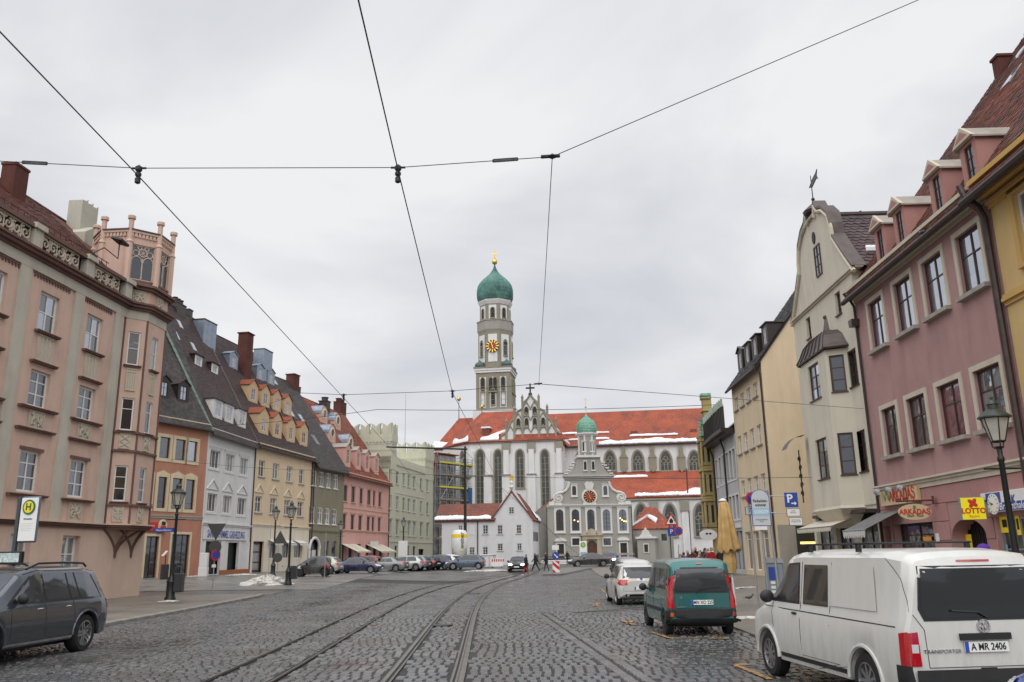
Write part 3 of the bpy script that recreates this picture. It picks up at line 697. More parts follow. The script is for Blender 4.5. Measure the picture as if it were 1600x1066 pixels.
def awning(h, u0, u1, z, proj, drop, mat_, y=0., valance=.2, scallop=True, stripe=None, label=None, n=10):
 """pull-out awning as part of the house"""
 mb = MB(); z1 = z - drop
 mb.quad((u0, y - .02, z), (u1, y - .02, z), (u1, y - proj, z1), (u0, y - proj, z1)); mb.quad((u0, y - .02, z - .03), (u0, y - proj, z1 - .03), (u1, y - proj, z1 - .03), (u1, y - .02, z - .03))
 if valance:
  mb.mat(1); k = max(3, int((u1 - u0) / .22)); w = (u1 - u0) / k
  for i in range(k):
   a = u0 + i * w; pts = [(a, z1), (a + w, z1), (a + w, z1 - valance * .6), (a + w * .75, z1 - valance * .92), (a + w * .5, z1 - valance), (a + w * .25, z1 - valance * .92), (a, z1 - valance * .6)]
   mb.prism(pts[::-1], y - proj - .012, y - proj)
 mb.mat(2); mb.path([(u0 - .03, y - proj, z1 - .01), (u1 + .03, y - proj, z1 - .01)], .03, 6)
 return mb.build('awning', [mat_, mat_ if stripe is None else stripe, STEEL], h.root)
# LEFT ROW
SAL = plaster('salmon_render', (.60, .425, .345), .09, .14)
SALLOW = plaster('salmon_render_low', (.60, .45, .36), .09, .12)
GREYR = plaster('grey_green_render', (.50, .465, .395), .09, .16)
TRIMBR = plaster('brown_sandstone_trim', (.17, .10, .085), .15, .2)
RELIEF = plaster('relief_stone', (.54, .48, .39), .15, .3, bump=.4)
A0 = G(217, 934); d_ = ray(906, 860)
F1 = Fac((A0[0] - d_[0] * 20, A0[1] - 20), A0); ZB = .1
H1 = House('corner_house', 'large salmon corner house with grey pilasters and a polygonal lantern bay', F1, ZB, 14.0, 11., SAL, 'house')
def spiral(mb, c, r, turns, r0, sgn=1, y=-.03, a0=0, n=22):
 mb.path([(c[0] + sgn * r * (1 - t * .85) * math.cos(a0 + turns * 2 * math.pi * t), y, c[1] + r * (1 - t * .85) * math.sin(a0 + turns * 2 * math.pi * t)) for t in [i / n for i in range(n + 1)]], [r0 * (1 - .5 * i / n) for i in range(n + 1)], 5)
def relief_mesh(w, h, kind):
 def mk():
  mb = MB(); mb.box(-w / 2, w / 2, -.03, .0, 0, h)
  e = .05; mb.box(-w / 2, w / 2, -.06, -.03, 0, e); mb.box(-w / 2, w / 2, -.06, -.03, h - e, h)
  if kind == 'flute':
   k = 4
   for i in range(k + 1): x = -w / 2 + .04 + (w - .08) * i / k; mb.box(x - .025, x + .025, -.06, -.03, e, h * .86)
   for i in range(k):
    x = -w / 2 + .04 + (w - .08) * (i + .5) / k; r = (w - .08) / k / 2
    mb.path([(x + r * math.cos(a), -.05, h * .80 + r * 1.2 * math.sin(a)) for a in [math.pi * j / 6 for j in range(7)]], .022, 5)
  elif kind == 'lattice':
   for s in (-1, 1):
    for k in range(2):
     b = h * (.1 + .4 * k); mb.path([(-s * w * .4, -.05, b), (s * w * .4, -.05, b + h * .4)], .03, 5)
  else:
   mb.box(-w / 2, -w / 2 + e, -.06, -.03, e, h - e); mb.box(w / 2 - e, w / 2, -.06, -.03, e, h - e)
   r = min(w, h) * .24; rr = random.Random(int(w * 100 + h * 10))
   spiral(mb, (-w * .17, h * .36), r, 1.4, .045, 1, -.05, 0); spiral(mb, (w * .17, h * .62), r, 1.4, .045, -1, -.05, 2.5)
   mb.path([(-w * .36, -.05, h * .8), (-w * .05, -.06, h * .55), (w * .05, -.06, h * .45), (w * .36, -.05, h * .18)], .04, 5)
   for _ in range(9): mb.ball((rr.uniform(-.36, .36) * w, -.05, rr.uniform(.12, .88) * h), rr.uniform(.035, .075), 6, 4, (1, .7, 1.4))
  return mb.mesh('relief_panel', RELIEF)
 return shared(('rel', round(w, 2), round(h, 2), kind), mk)
def relief(par, u, z, w, h, kind, y=0., rz=0.): return obj('relief_panel', relief_mesh(w, h, kind), par, (u, y, z), (0, 0, rz))
CU = [2.75 + 0.0, 6.18, 9.62, 13.06]
ROWS = [(11.25, 12.95, (.5,)), (8.05, 9.58, (.36, .7)), (4.6, 6.27, (.36, .7))]
gls = [GL_CURT, GL_DARK, GL_GREEN]
def board(u0, u1, z, h=.1, p=.16, y=0.):
 mb = MB(); mb.box(u0, u1, y - p, y, z, z + h * .6); mb.box(u0, u1, y - p - .04, y, z + h * .6, z + h); return mb
for ci, u in enumerate(CU):
 w = 1.3
 for ri, (z0, z1, rw) in enumerate(ROWS):
  H1.win(u, u + w, z0 - ZB, z1 - ZB, cols=2, rows=rw, fr=.1, each=True, glass=[GL_SKY, GL_GREEN] if ri == 0 else [GL_DARK, GL_GREEN, GL_DARK], rec=.13)
 H1.win(u, u + w, .9, 2.95 - ZB, cols=2, rows=(.6,), fr=.1, glass=GL_CURT, rec=.2)
 zz = -ZB
 obj('window_board', shared('wb1', lambda: board(-.15, w + .15, 0).mesh('window_board', TRIMBR)), H1.root, (u, 0, 11.13 + zz))
 obj('window_board', shared('wb2', lambda: board(-.2, w + .2, 0).mesh('window_board', TRIMBR)), H1.root, (u, 0, 9.84 + zz))
 for z in (7.93, 7.05, 4.42): obj('window_board', shared('wb3', lambda: board(-.58, w + .58, 0).mesh('window_board', TRIMBR)), H1.root, (u, 0, z + zz))
 relief(H1.root, u + w / 2, 9.98 + zz, 1.05, 1.12, 'flute'); relief(H1.root, u + w / 2, 7.17 + zz, 1.0, .74, 'swirl'); relief(H1.root, u + w / 2, 3.55 + zz, 1.0, .84, 'swirl')
 mb = MB()
 for k in range(13): x = u - .55 + (w + 1.1) * k / 12; mb.box(x - .045, x + .045, -.05, 0, 13.38 + zz, 13.5 + zz)
 mb.box(u - .6, u + w + .6, -.06, 0, 13.5 + zz, 13.56 + zz); mb.build('frieze', TRIMBR, H1.root)
 mb = MB(); mb.box(u - .12, u + w + .12, -.04, 0, 6.28 + zz, 6.4 + zz); mb.build('lintel', TRIMBR, H1.root)
 rb = MB()
 for k in range(8): x = u + .08 + (w - .16) * k / 7; rb.tube((x, -.06, .95), (x, -.06, 1.75), .012, n=5)
 rb.tube((u, -.06, 1.75), (u + w, -.06, 1.75), .018, n=5); rb.tube((u, -.06, .95), (u + w, -.06, .95), .018, n=5); rb.build('window_railing', STEEL, H1.root)
for pc in (1.55, 4.98, 8.42, 11.85 + .4 - .03, 15.6):
 mb = MB(); mb.box(pc - .36, pc + .36, -.09, 0, 3.5 - ZB, 13.6 - ZB); mb.build('pilaster', GREYR, H1.root)
 mb = MB(); mb.box(pc - .3, pc + .3, -.42, -.1, 14.42 - ZB, 15.14 - ZB); mb.box(pc - .38, pc + .38, -.54, -.06, 15.14 - ZB, 15.36 - ZB); mb.build('balustrade_post', GREYR, H1.root)
mb = MB(); mb.box(0, 16.2, -.1, 0, 13.6 - ZB, 14.05 - ZB); mb.build('frieze_band', GREYR, H1.root)
H1.cornice(3.28 - ZB, [(.1, .12), (.1, .2)], TRIMBR, 0, 16.3, 'string_course')
mb = MB(); mb.box(0, 16.3, -.3, -.0, 3.482 - ZB, 3.53 - ZB); mb.build('string_course', SALLOW, H1.root)
H1.cornice(14.05 - ZB, [(.12, .2), (.14, .36), (.1, .46)], TRIMBR, 0, 16.4)
H1.cornice(15.14 - ZB, [(.16, .44)], TRIMBR, 0, 16.3, 'balustrade_rail')
def pierced():
 mb = MB(); w, h = 2.62, .72
 mb.box(-w / 2, w / 2, -.2, -.1, 0, .07); mb.box(-w / 2, w / 2, -.2, -.1, h - .06, h)
 for k in range(5):
  x = -w / 2 + w * (k + .5) / 5; r = .24
  spiral(mb, (x, h / 2), r, 1.25, .06, 1 if k % 2 else -1, -.16, k * .9, 18)
  for a in range(4): t = a * math.pi / 2 + .6; mb.ball((x + .27 * math.cos(t), -.16, h / 2 + .27 * math.sin(t)), .06, 6, 4, (1, .8, 1))
  mb.path([(x + w / 10, -.16, .05), (x + w / 10, -.16, h - .04)], .035, 5)
 return mb.mesh('scroll_panel', RELIEF)
for i in range(5): u = [-.15, 3.27, 6.7, 10.13, 13.55][i]; obj('scroll_panel', shared('pierced', pierced), H1.root, (u + .0 + .35 - .35 + .0, -.12, 14.42 - ZB))
mb = MB(); mb.box(0, 16.2, -.05, .0, 14.4 - ZB, 15.14 - ZB); mb.build('parapet_back', TRIMBR, H1.root)
BC = 17.95
def bay_face(par, p0, p1, z0, z1, wins, mat_, rev=.1):
 v = Vector((p1[0] - p0[0], p1[1] - p0[1])); L_ = v.length; a = math.atan2(v.y, v.x)
 mb = MB(); wall_with_holes(mb, L_, 0, z1 - z0, [(w_[0], w_[1], w_[2] - z0, w_[3] - z0) for w_ in wins], rev); mb.mat(1); mb.quad((0, rev + .12, 0), (L_, rev + .12, 0), (L_, rev + .12, z1 - z0), (0, rev + .12, z1 - z0))
 o = mb.build('bay_wall', [mat_, BLACK], par, (p0[0], p0[1], z0), (0, 0, a)); return o, L_, a
BP = [(16.2, 0), (17.0, -.75), (18.9, -.75), (19.7, 0)]
for i in range(3):
 p0, p1 = BP[i], BP[i + 1]; v = Vector((p1[0] - p0[0], p1[1] - p0[1])); L_ = v.length; wd_ = .6; c = L_ / 2
 wins = [(c - wd_ / 2, c + wd_ / 2, z0 - ZB, z1 - ZB) for z0, z1 in ((11.25, 12.95), (8.0, 9.6), (4.6, 6.3))]
 o, L_, a = bay_face(H1.root, p0, p1, 3.55 - ZB, 14.0 - ZB, wins, SAL)
 for k, w_ in enumerate(wins):
  window(o, w_[0], w_[1], w_[2] - (3.55 - ZB), w_[3] - (3.55 - ZB), cols=1, rows=[(.5,), (.66,), (.36, .68)][k], fr=.07, glass=[GL_CURT, GL_DARK, GL_DARK][k], rec=.06)
  f = obj('window_board', board(-.12, .72, 0, .09, .12).mesh('window_board', TRIMBR), o, (w_[0], 0, w_[2] - (3.55 - ZB) - .11))
 relief(o, c, 9.95 - 3.55, .5, 1.1, 'flute'); relief(o, c, 7.1 - 3.55, .55, .75, 'lattice' if i == 0 else 'swirl'); relief(o, c, .1, .5, .8, 'swirl')
def ring(pts, z, h, grow, mat_, name, par=None):
 """moulding that follows the bay's polygon"""
 cx, cy = BC, 1.1; mb = MB(); n = len(pts)
 def off(p, g): v = Vector((p[0] - cx, p[1] - cy)); v = v.normalized() * (v.length + g); return (cx + v.x, cy + v.y)
 outp = [off(p, grow) for p in pts]; inp = [off(p, -.02) for p in pts]
 for i in range(n - 1):
  a, b, c, d = outp[i], outp[i + 1], inp[i + 1], inp[i]
  mb.add([(a[0], a[1], z), (b[0], b[1], z), (c[0], c[1], z), (d[0], d[1], z), (a[0], a[1], z + h), (b[0], b[1], z + h), (c[0], c[1], z + h), (d[0], d[1], z + h)], [(0, 3, 2, 1), (4, 5, 6, 7), (0, 1, 5, 4), (1, 2, 6, 5), (3, 0, 4, 7)])
 return mb.build(name, mat_, par or H1.root)
for z, h, g, m_ in ((3.28, .1, .12, TRIMBR), (3.38, .1, .2, TRIMBR), (3.482, .06, .3, SALLOW), (4.38, .1, .12, TRIMBR), (6.95, .1, .12, TRIMBR), (7.85, .1, .12, TRIMBR), (13.6, .45, .03, GREYR), (14.05, .12, .16, TRIMBR), (14.17, .14, .3, TRIMBR), (14.31, .1, .4, TRIMBR), (15.14, .14, .2, TRIMBR), (15.28, .12, .36, TRIMBR)):
 ring(BP, z - ZB, h, g, m_, 'bay_moulding')
for i in range(3):
 o, L_, a = bay_face(H1.root, BP[i], BP[i + 1], 14.4 - ZB, 15.14 - ZB, [], SAL); relief(o, L_ / 2, .03, .62, .68, 'swirl')
for p in BP: H1.part('colonnette', MB().tube((p[0], p[1] - .02, 3.55 - ZB), (p[0], p[1] - .02, 13.6 - ZB), .05, n=8), TRIMBR)
mb = MB(); mb.poly([(x, y, 3.5 - ZB) for x, y in BP[::-1]]); mb.poly([(x, y, 15.39 - ZB) for x, y in BP] ); mb.build('bay_floor', SALLOW, H1.root)
def rib(u0, y0, u1, y1, z0, z1): return [(u0 + (u1 - u0) * t ** 1.8, y0 + (y1 - y0) * t ** 1.8, z0 + (z1 - z0) * t ** .8) for t in [i / 8 for i in range(9)]]
for foot in (17.3, 18.8):
 mb = MB()
 for tgt in ((foot - 1.15, -.03), (foot - .1, -.75), (foot + 1.0, -.75 if foot < 18 else -.05)): mb.path(rib(foot, -.04, tgt[0], tgt[1], 1.9, 3.3 - ZB), [.07] * 9, 6)
 mb.build('corbel_rib', TRIMBR, H1.root)
H1.cornice(.0, [(.0, .0)], SALLOW) if False else None
LC = (BC + .18, 1.0)
V8 = [(LC[0] + 1.9 * math.cos(R(-90 + 22.5 + 45 * k)), LC[1] + 1.9 * math.sin(R(-90 + 22.5 + 45 * k))) for k in range(8)]
LZ0, LZ1 = 15.4 - ZB, 18.35 - ZB
TRAC = plain('tracery_stone', (.46, .38, .32), .8, var=.15)
for k in range(8):
 p1, p0 = V8[k], V8[k - 1]
 glazed = k in (7, 0, 1)
 wins = [(.15, 1.3, LZ0 + .35, LZ0 + 2.25)] if glazed else []
 o, L_, a = bay_face(H1.root, p0, p1, LZ0, LZ1, wins, SAL, .12)
 if glazed:
  w, h = 1.15, 1.9; mb = MB(); t = .035
  mb.box(0, .06, 0, .08, 0, h); mb.box(w - .06, w, 0, .08, 0, h); mb.box(0, w, 0, .08, 0, .06); mb.box(0, w, 0, .08, h - .06, h); mb.box(w / 2 - .03, w / 2 + .03, 0, .08, 0, h * .62)
  for s in (0, 1):
   x = w * (.25 + .5 * s); mb.path([(x + w * .22 * math.cos(q), .03, h * .52 + w * .24 * math.sin(q)) for q in [math.pi * j / 8 for j in range(9)]], t, 5)
  for (x, z, r) in ((w * .5, h * .78, .2), (w * .2, h * .76, .15), (w * .8, h * .76, .15), (w * .35, h * .92, .1), (w * .65, h * .92, .1)):
   mb.path([(x + r * math.cos(q), .03, z + r * math.sin(q)) for q in [2 * math.pi * j / 10 for j in range(10)]], t, 5, True)
  for q in range(4): mb.path([(w * .5 + .2 * math.cos(q * math.pi / 4), .03, h * .78 + .2 * math.sin(q * math.pi / 4)), (w * .5 - .2 * math.cos(q * math.pi / 4), .03, h * .78 - .2 * math.sin(q * math.pi / 4))], .02, 5)
  mb.build('tracery_window', TRAC, o, (.15, .05, .35))
  obj('pane', quad_mesh(w, h, GL_DARK), o, (.15, .1, .35))
  mb = MB(); mb.box(0, 1.35, -.05, .0, 0, .1); mb.build('window_board', TRIMBR, o, (.05, 0, .24))
 mb = MB()
 for i in range(8): x = L_ * (i + .5) / 8; mb.box(x - .06, x + .06, -.07, 0, LZ1 - LZ0 - .34, LZ1 - LZ0 - .12)
 mb.box(0, L_, -.1, 0, LZ1 - LZ0 - .12, LZ1 - LZ0); mb.build('corbel_frieze', SAL, o)
 mb = MB(); mb.box(0, L_, -.14, .1, LZ1 - LZ0, LZ1 - LZ0 + .07); mb.build('coping', COPPERB, o)
 H1.part('turret_post', MB().lathe([(.16, 0), (.16, LZ1 - LZ0 - .7), (.2, LZ1 - LZ0 - .65), (.13, LZ1 - LZ0 - .5), (.13, LZ1 - LZ0 + .55), (.2, LZ1 - LZ0 + .6), (.2, LZ1 - LZ0 + .75), (.16, LZ1 - LZ0 + .78), (.01, LZ1 - LZ0 + .8)], 8, p1, LZ0), SAL)
H1.part('lantern_roof', MB().poly([(x, y, LZ1 - .1) for x, y in V8]), COPPERB)
H1.finish(None, .2)
wall_with_holes(MB(), 20., -.6, 3.28 - ZB, [h for h in H1.holes if h[3] < 3.2], .03, 0, -.03).quad((20, -.03, -.6), (20.03, 0, -.6), (20.03, 0, 3.18), (20, -.03, 3.18)).build('ground_storey_face', SALLOW, H1.root)
H1.ro = .0
H1.roof(19.6, 5.2, T_BRED, o=-.1, side=0, tw=.22, th=.2, E=14.9, clip=lambda u, s: u < 16.4)
mb = MB()
for k in range(36): x = .3 + k * .42; mb.tube((x, .55, H1.rz(.55)), (x, .55, H1.rz(.55) + .55), .018, n=5)
for z in (.2, .5): mb.tube((.2, .55, H1.rz(.55) + z), (15.2, .55, H1.rz(.55) + z), .02, n=5)
mb.build('snow_guard', DARKW, H1.root)
H1.chimney(12.4, 4., .95, .7, 19.95, BRICK, cap=.04)
WHR = plaster('pale_green_render', (.46, .44, .37), .1, .2)
mb = MB(); mb.prism([(17.6, 14.5), (20., 14.5), (20., 18.), (18.5, 19.4), (17.6, 18.8)], 3.5, 6.5); mb.build('fire_gable', WHR, H1.root)
c_ = H1.chimney(18.9, 4.6, 1.5, .8, 20.6, WHR, z0=17.5, cap=0); mb = MB()
for i in range(3): x = 18.4 + i * .5; mb.prism([(x - .25, 20.6), (x + .25, 20.6), (x + .25, 21.1), (x + .08, 20.95), (x - .25, 20.9)], 4.2, 5.)
mb.build('chimney_cap', WHR, c_)
mb = MB(); mb.box(0, .9, 0, .5, 0, .12); mb.build('vent_grille', BLACK, H1.root, (17.7, -.02, .1)).scale = (.9, .1, 4)
t = empty('floodlight', (0, 0, 0), 0, 'dark floodlight on a bent bracket beside the lantern bay', 'lamp'); t.parent = None
fp = [F1.A + F1.d * u + F1.n * o for u, o in ((12.4, .1), (12.8, .6), (13.5, .9), (13.3, .7))]
MB().path([(fp[0][0], fp[0][1], 15.5), (fp[1][0], fp[1][1], 16.0), (fp[2][0], fp[2][1], 15.7), (fp[2][0], fp[2][1], 16.5)], .03, 6).build('bracket', IRON, t)
MB().bbox(-.35, .35, -.3, .3, 0, .14, .03).build('lamp_housing', IRON, t, (fp[2][0], fp[2][1], 16.5), (R(18), R(6), F1.ang()))
# row houses
ZL = .4
def rowF(a, b): return Fac(a, b, ZL)
F2 = rowF((-30.08 - 3 * .395, 70. - 3 * .919), (-27.65, 75.65))
ORANGE = plaster('orange_render', (.43, .205, .14), .08, .12); CREAMT = plaster('cream_trim', (.62, .52, .36), .08, .12)
H2 = House('row_house', 'narrow orange brick-red house with cream window surrounds and peaked lower windows', F2, ZL, 13.3, 10, ORANGE, 'house', 'row houses on the left side')
H2.grid([(225, 240), (249, 265), (274, 289.5), (294, 308)], 700, [(683, 716)], 257, fmat=DARKW, cols=1, rows=(), fr=.06, glass=[GL_GREEN, GL_SKY], sur=(.28, .05, CREAMT), rec=.1)
H2.grid([(222, 235), (245.6, 259), (268, 283), (289, 303)], 772, [(745, 794)], 252, fmat=DARKW, cols=1, rows=(.2,), fr=.06, glass=[GL_GREEN, GL_DARK], sur=(.28, .05, CREAMT, 'peak'), rec=.1)
zb_ = F2.z(300, 812); H2.cornice(zb_, [(.18, .06), (.1, .12)], STONE, name='string_course')
for a, b in ((226, 246), (266, 294)):
 u0, u1 = F2.u(a, 870), F2.u(b, 870); z1 = F2.z((a + b) / 2, 838 if a < 250 else 835)
 w = H2.win(u0, u1, .0, z1, fmat=DARKW, cols=3 if a > 250 else 2, rows=(.3, .75), fr=.1, glass=GL_DARK, sur=(.2, .05, CREAMT), rec=.14, name='shopfront')
H2.cornice(H2.H - .32, [(.12, .12), (.2, .2)], CREAMT, name='eaves_cornice')
SL2 = (Fac((-27.63, 75.66), (-26.72, 86.77), ZL).z(280, 487, -7.2) - 13.15) / 7.2; H2.finish((H2.H + 6.9 * SL2, 6.9)); H2.roof(H2.H + 6.9 * SL2, 6.9, T_GREY, .4, tw=.28, th=.24, arch=True); H2.gutter()
for px_, py_ in ((254, 640), (284, 652)):
 u = F2.u(px_, py_, -.8); H2.dormer(u, .8, 1.35, 1.75, DARKW, COPPERB, .45, 'gable', GL_SKY, DARKW, .12, .55, .7)
SIGNRED = plain('sign_red', (.5, .02, .02), .4); SIGNW = plain('sign_white', (.75, .75, .74), .4); SIGNBL = plain('sign_blue', (.02, .06, .32), .35); SIGNY = plain('sign_yellow', (.85, .62, .02), .4)
u, z = F2.uz(238, 823); mb = MB(); mb.box(u - .6, u + .6, -.14, -.02, z - .35, z + .35); mb.build('shop_sign', SIGNRED, H2.root)
u, z = F2.uz(251, 822); mb = MB(); mb.prism([(u - .42, z - .5), (u + .42, z - .5), (u + .42, z + .15), (u + .25, z + .42), (u, z + .52), (u - .25, z + .42), (u - .42, z + .15)], -.3, -.12)
sg = mb.build('shop_sign', CREAMT, H2.root); MB().box(u - .3, u + .3, -.33, -.3, z - .42, z + .0).build('emblem', SIGNRED, sg); MB().box(u - .18, u + .2, -.335, -.3, z + .05, z + .35).build('emblem', BLACK, sg)
F3 = rowF((-27.63, 75.66), (-26.72, 86.77))
GREYW = plaster('pale_grey_render', (.64, .63, .62), .06, .1); GREYT = plaster('light_grey_trim', (.66, .65, .63), .05, .1)
H3 = House('row_house', 'pale grey house with triangular pediments above a heating shop', F3, ZL, 13.1, 12, GREYW, 'house', 'row houses on the left side')
c3 = [(327, 343), (351.7, 365.5), (374.5, 387)]
H3.grid(c3, 722, [(703.5, 732)], 335, cols=3, rows=(), fr=.09, glass=[GL_DARK, GL_CURT], sur=(.2, .06, GREYT), head=('band', 0, GREYT), rec=.12)
H3.grid([(323, 338), (347.5, 361), (370.5, 384)], 787, [(771, 800)], 330, cols=3, rows=(), fr=.09, glass=[GL_DARK, GL_CURT], sur=(.2, .06, GREYT), head=('tri', .95, GREYT), rec=.12)
zb_ = F3.z(316, 820); H3.cornice(zb_, [(.14, .1), (.1, .2)], GREYT, name='string_course')
u0, u1 = F3.u(319, 872), F3.u(343, 872); H3.win(u0, u1, .1, F3.z(330, 846), cols=2, rows=(.35,), fmat=STEEL, glass=GL_DARK, rec=.5, name='shopfront')
u0, u1 = F3.u(355.5, 872), F3.u(371, 872); H3.win(u0, u1, .1, F3.z(363, 848), cols=1, rows=(), fmat=DARKW, glass=GL_DARK, rec=.5, name='door')
for a in (344, 347, 372, 316.5, 386): u = F3.u(a, 872); MB().box(u - .15, u + .25, -.1, 0, .0, F3.z(330, 845)).build('pilaster', GREYT, H3.root)
MB().box(F3.u(341, 893), F3.u(386, 893), -.18, -.101, -.3, .42).build('plinth', plaster('terracotta_plinth', (.36, .13, .06)), H3.root)
u0, z0 = F3.uz(317, 834); u1, _z = F3.uz(384, 836); mb = MB(); mb.box(u0, u1, -.14, -.02, z0 - .48, z0 + .45); sgn = mb.build('shop_sign', GREYW, H3.root)
LBLUE = plain('letter_blue', (.03, .06, .30), .4); text(sgn, 'SANITÄR HIMMEL GASHEIZUNG', .95, LBLUE, ((u0 + u1) / 2, -.15, z0 - .02), sx=.62, bold=.015)
H3.cornice(H3.H - .3, [(.12, .1), (.16, .2)], GREYT, name='eaves_cornice')
RY3 = 7.2; R3z = F3.z(280, 487, -RY3); H3.finish((R3z - .1, RY3)); H3.roof(R3z, RY3, T_PLUM, .45, tw=.26, th=.22, arch=True); H3.gutter(); H3.downpipe(F3.L - .1, 13.)
for px_, py_ in ((340.5, 668), (358, 676), (378, 683)):
 H3.dormer(F3.u(px_, py_ - 18, -.5), .5, 2.0, 1.9, GREYW, T_DARK, .15, 'shed', GL_CURT, WHITE, .12, .62, .7, side=GREYT)
for px_, py_ in ((307, 605), (333, 613)): H3.dormer(F3.u(px_, py_, -3.6), 3.6, 1.6, 1.1, WHITE, T_PLUM, .1, 'shed', GL_CURT, WHITE, .2, .6, .6, side=T_PLUM)
for px_, py_, y in ((277, 548, 4.8), (304, 560, 4.6), (283, 520, 5.8)): H3.skylight(F3.u(px_, py_, -y), y, .8, 1.0)
H3.chimney(F3.u(278, 475, -RY3), RY3, 1.9, .9, F3.z(278, 477, -RY3), DARKW, pots=3, cap=.05); H3.chimney(F3.u(293, 487, -RY3 - .4), RY3 + .4, .8, .8, F3.z(293, 482, -RY3), DARKW, cap=.05)
mb = MB(); E = H3.H + .05; mb.path([(H3.L + .03, -.4, H3.rz(-.4) + .1), (H3.L + .03, RY3, R3z + .2)], .12, 6); mb.build('verge', COPPERB, H3.rf)
mb = MB(); mb.path([(-.03, -.4, H3.rz(-.4) + .1), (-.03, RY3, R3z + .2)], .14, 6); mb.build('verge', plain('verdigris_sheet', (.12, .17, .14), .5, .3, var=.3), H3.rf)
F4 = rowF((-26.62, 86.8), (-24.2, 101.25))
TAN = plaster('tan_render', (.66, .52, .36), .06, .1); TANL = plaster('pale_cream_render', (.68, .61, .49), .06, .12)
H4 = House('row_house', 'tan house with two tiers of gabled dormers and small pediments', F4, ZL, 13.1, 13, TAN, 'house', 'row houses on the left side')
SIL = (.12, .1, .15, STONE)
H4.grid([(404, 413.5), (426, 436), (448, 457), (468, 475)], 738, [(719, 745)], 408, cols=2, rows=(.65,), fr=.1, glass=[GL_DARK, GL_CURT], sill=SIL, rec=.14)
H4.grid([(398.5, 409), (422, 432), (444, 453.5), (465, 474)], 792, [(775, 801)], 403, cols=2, rows=(.65,), fr=.1, glass=[GL_DARK, GL_CURT], sill=SIL, head=('tri', .9, TANL), rec=.14)
zb_ = F4.z(392, 822); H4.cornice(zb_, [(.16, .1), (.08, .18)], TANL, name='string_course')
mb = MB(); mb.box(0, H4.L, -.04, -.0, 0, zb_); g0 = [(F4.u(394, 872), F4.u(411, 872), 0, F4.z(402, 846))] + [(F4.u(a, 862), F4.u(b, 862), F4.z(425, 873), F4.z(425, 848)) for a, b in ((419.7, 430), (440.5, 452), (459, 471))]
mb = wall_with_holes(MB(), H4.L, 0, zb_, g0, .04, 0, -.04); mb.build('ground_storey_face', TANL, H4.root)
for i, g in enumerate(g0):
 if i == 0: H4.win(*g, cols=1, rows=(.33, .66), fmat=BROWN, fr=.28, glass=GL_CURT, rec=.3, name='door')
 else: H4.win(*g, cols=3, rows=(), fr=.08, glass=GL_DARK, rec=.14)
for a, b in ((418.5, 431.5), (439.5, 453), (458, 472)): awning(H4, F4.u(a, 845), F4.u(b, 845), F4.z(425, 845) + .1, .8, .35, GREYT, -.05, .25)
H4.cornice(H4.H - .45, [(.1, .1), (.2, .28), (.12, .4)], CREAMT, name='eaves_cornice')
mb = MB()
for k in range(44): x = H4.L * (k + .5) / 44; mb.box(x - .09, x + .09, -.24, -.1, H4.H - .55, H4.H - .36)
mb.build('dentils', CREAMT, H4.root)
RY4 = 8.; R4z = F4.z(391, 551, -RY4); H4.finish((R4z - .1, RY4)); H4.roof(R4z, RY4, T_PLUM, .4, tw=.26, th=.22); H4.gutter(); H4.downpipe(F4.L - .2, 13.)
TANDO = plaster('tan_dormer', (.58, .42, .26), .06, .1)
for px_, py_ in ((412, 690), (433, 696), (454.5, 703), (474.5, 708)): H4.dormer(F4.u(px_, py_ - 15, -.6), .6, 2.2, 2.3, TANDO, T_RED, .75, 'gable', [GL_CURT, GL_DARK], WHITE, .12, .45, .55)
for px_, py_ in ((395, 645), (414, 652), (432, 658), (449, 664)): H4.dormer(F4.u(px_, py_ - 10, -3.0), 3.0, 2.1, 2.0, TANDO, T_RED, .7, 'gable', [GL_CURT, GL_DARK], WHITE, .12, .45, .6)
for px_, py_ in ((364, 596), (386, 603), (406, 612), (423, 619)): H4.dormer(F4.u(px_, py_ - 10, -5.4), 5.4, 1.9, 1.7, ZINC, ZINC, .4, 'gable', GL_CURT, WHITE, .1, .5, .66, zb=None)
H4.chimney(F4.u(383, 550, -5.6), 5.6, 1.4, 1.2, F4.z(383, 522, -5.6), BRICK, cap=.12, z0=H4.rz(5.0) - 1)
H4.chimney(F4.u(319, 520, -6.2), 6.2, 2.6, 1.4, F4.z(319, 504, -6.2), ZINC, cap=.05, capm=COPPERB, z0=H4.rz(3.), name='zinc_clad_shaft')
H4.chimney(F4.u(411, 560, -6.2), 6.2, 2.3, 1.4, F4.z(411, 549, -6.2), ZINC, cap=.05, capm=COPPERB, z0=H4.rz(3.), name='zinc_clad_shaft')
F5 = rowF((-24.05, 101.3), (-22.01, 109.71))
OLIVE = plaster('olive_render', (.24, .22, .155), .08, .14); OLIVD = plaster('dark_olive_render', (.15, .135, .09), .1, .15)
H5 = House('row_house', 'plain olive house with white double windows and an arched doorway', F5, ZL, 12.7, 14, OLIVE, 'house', 'row houses on the left side')
c5 = [(484, 491.5), (496.6, 504), (508, 515), (519, 526)]
H5.grid([(487, 494), (499, 506), (510, 517), (521.5, 528.5)], 748, [(735, 759)], 490, cols=2, rows=(.66,), fr=.12, glass=[GL_CURT, GL_GREEN], sill=(.1, .08, .1, WHITE), rec=.06)
H5.grid(c5, 805, [(791.5, 818)], 488, cols=2, rows=(.66,), fr=.12, glass=[GL_CURT, GL_GREEN], sill=(.1, .08, .1, WHITE), rec=.06)
H5.cornice(F5.z(483, 831), [(.2, .08)], OLIVD, name='string_course')
for a, b in ((506.5, 514), (518, 525.5)): H5.win(F5.u(a, 860), F5.u(b, 860), .3, F5.z(510, 845), cols=1, rows=(), fmat=STEEL, glass=GL_DARK, rec=.12, name='shopfront')
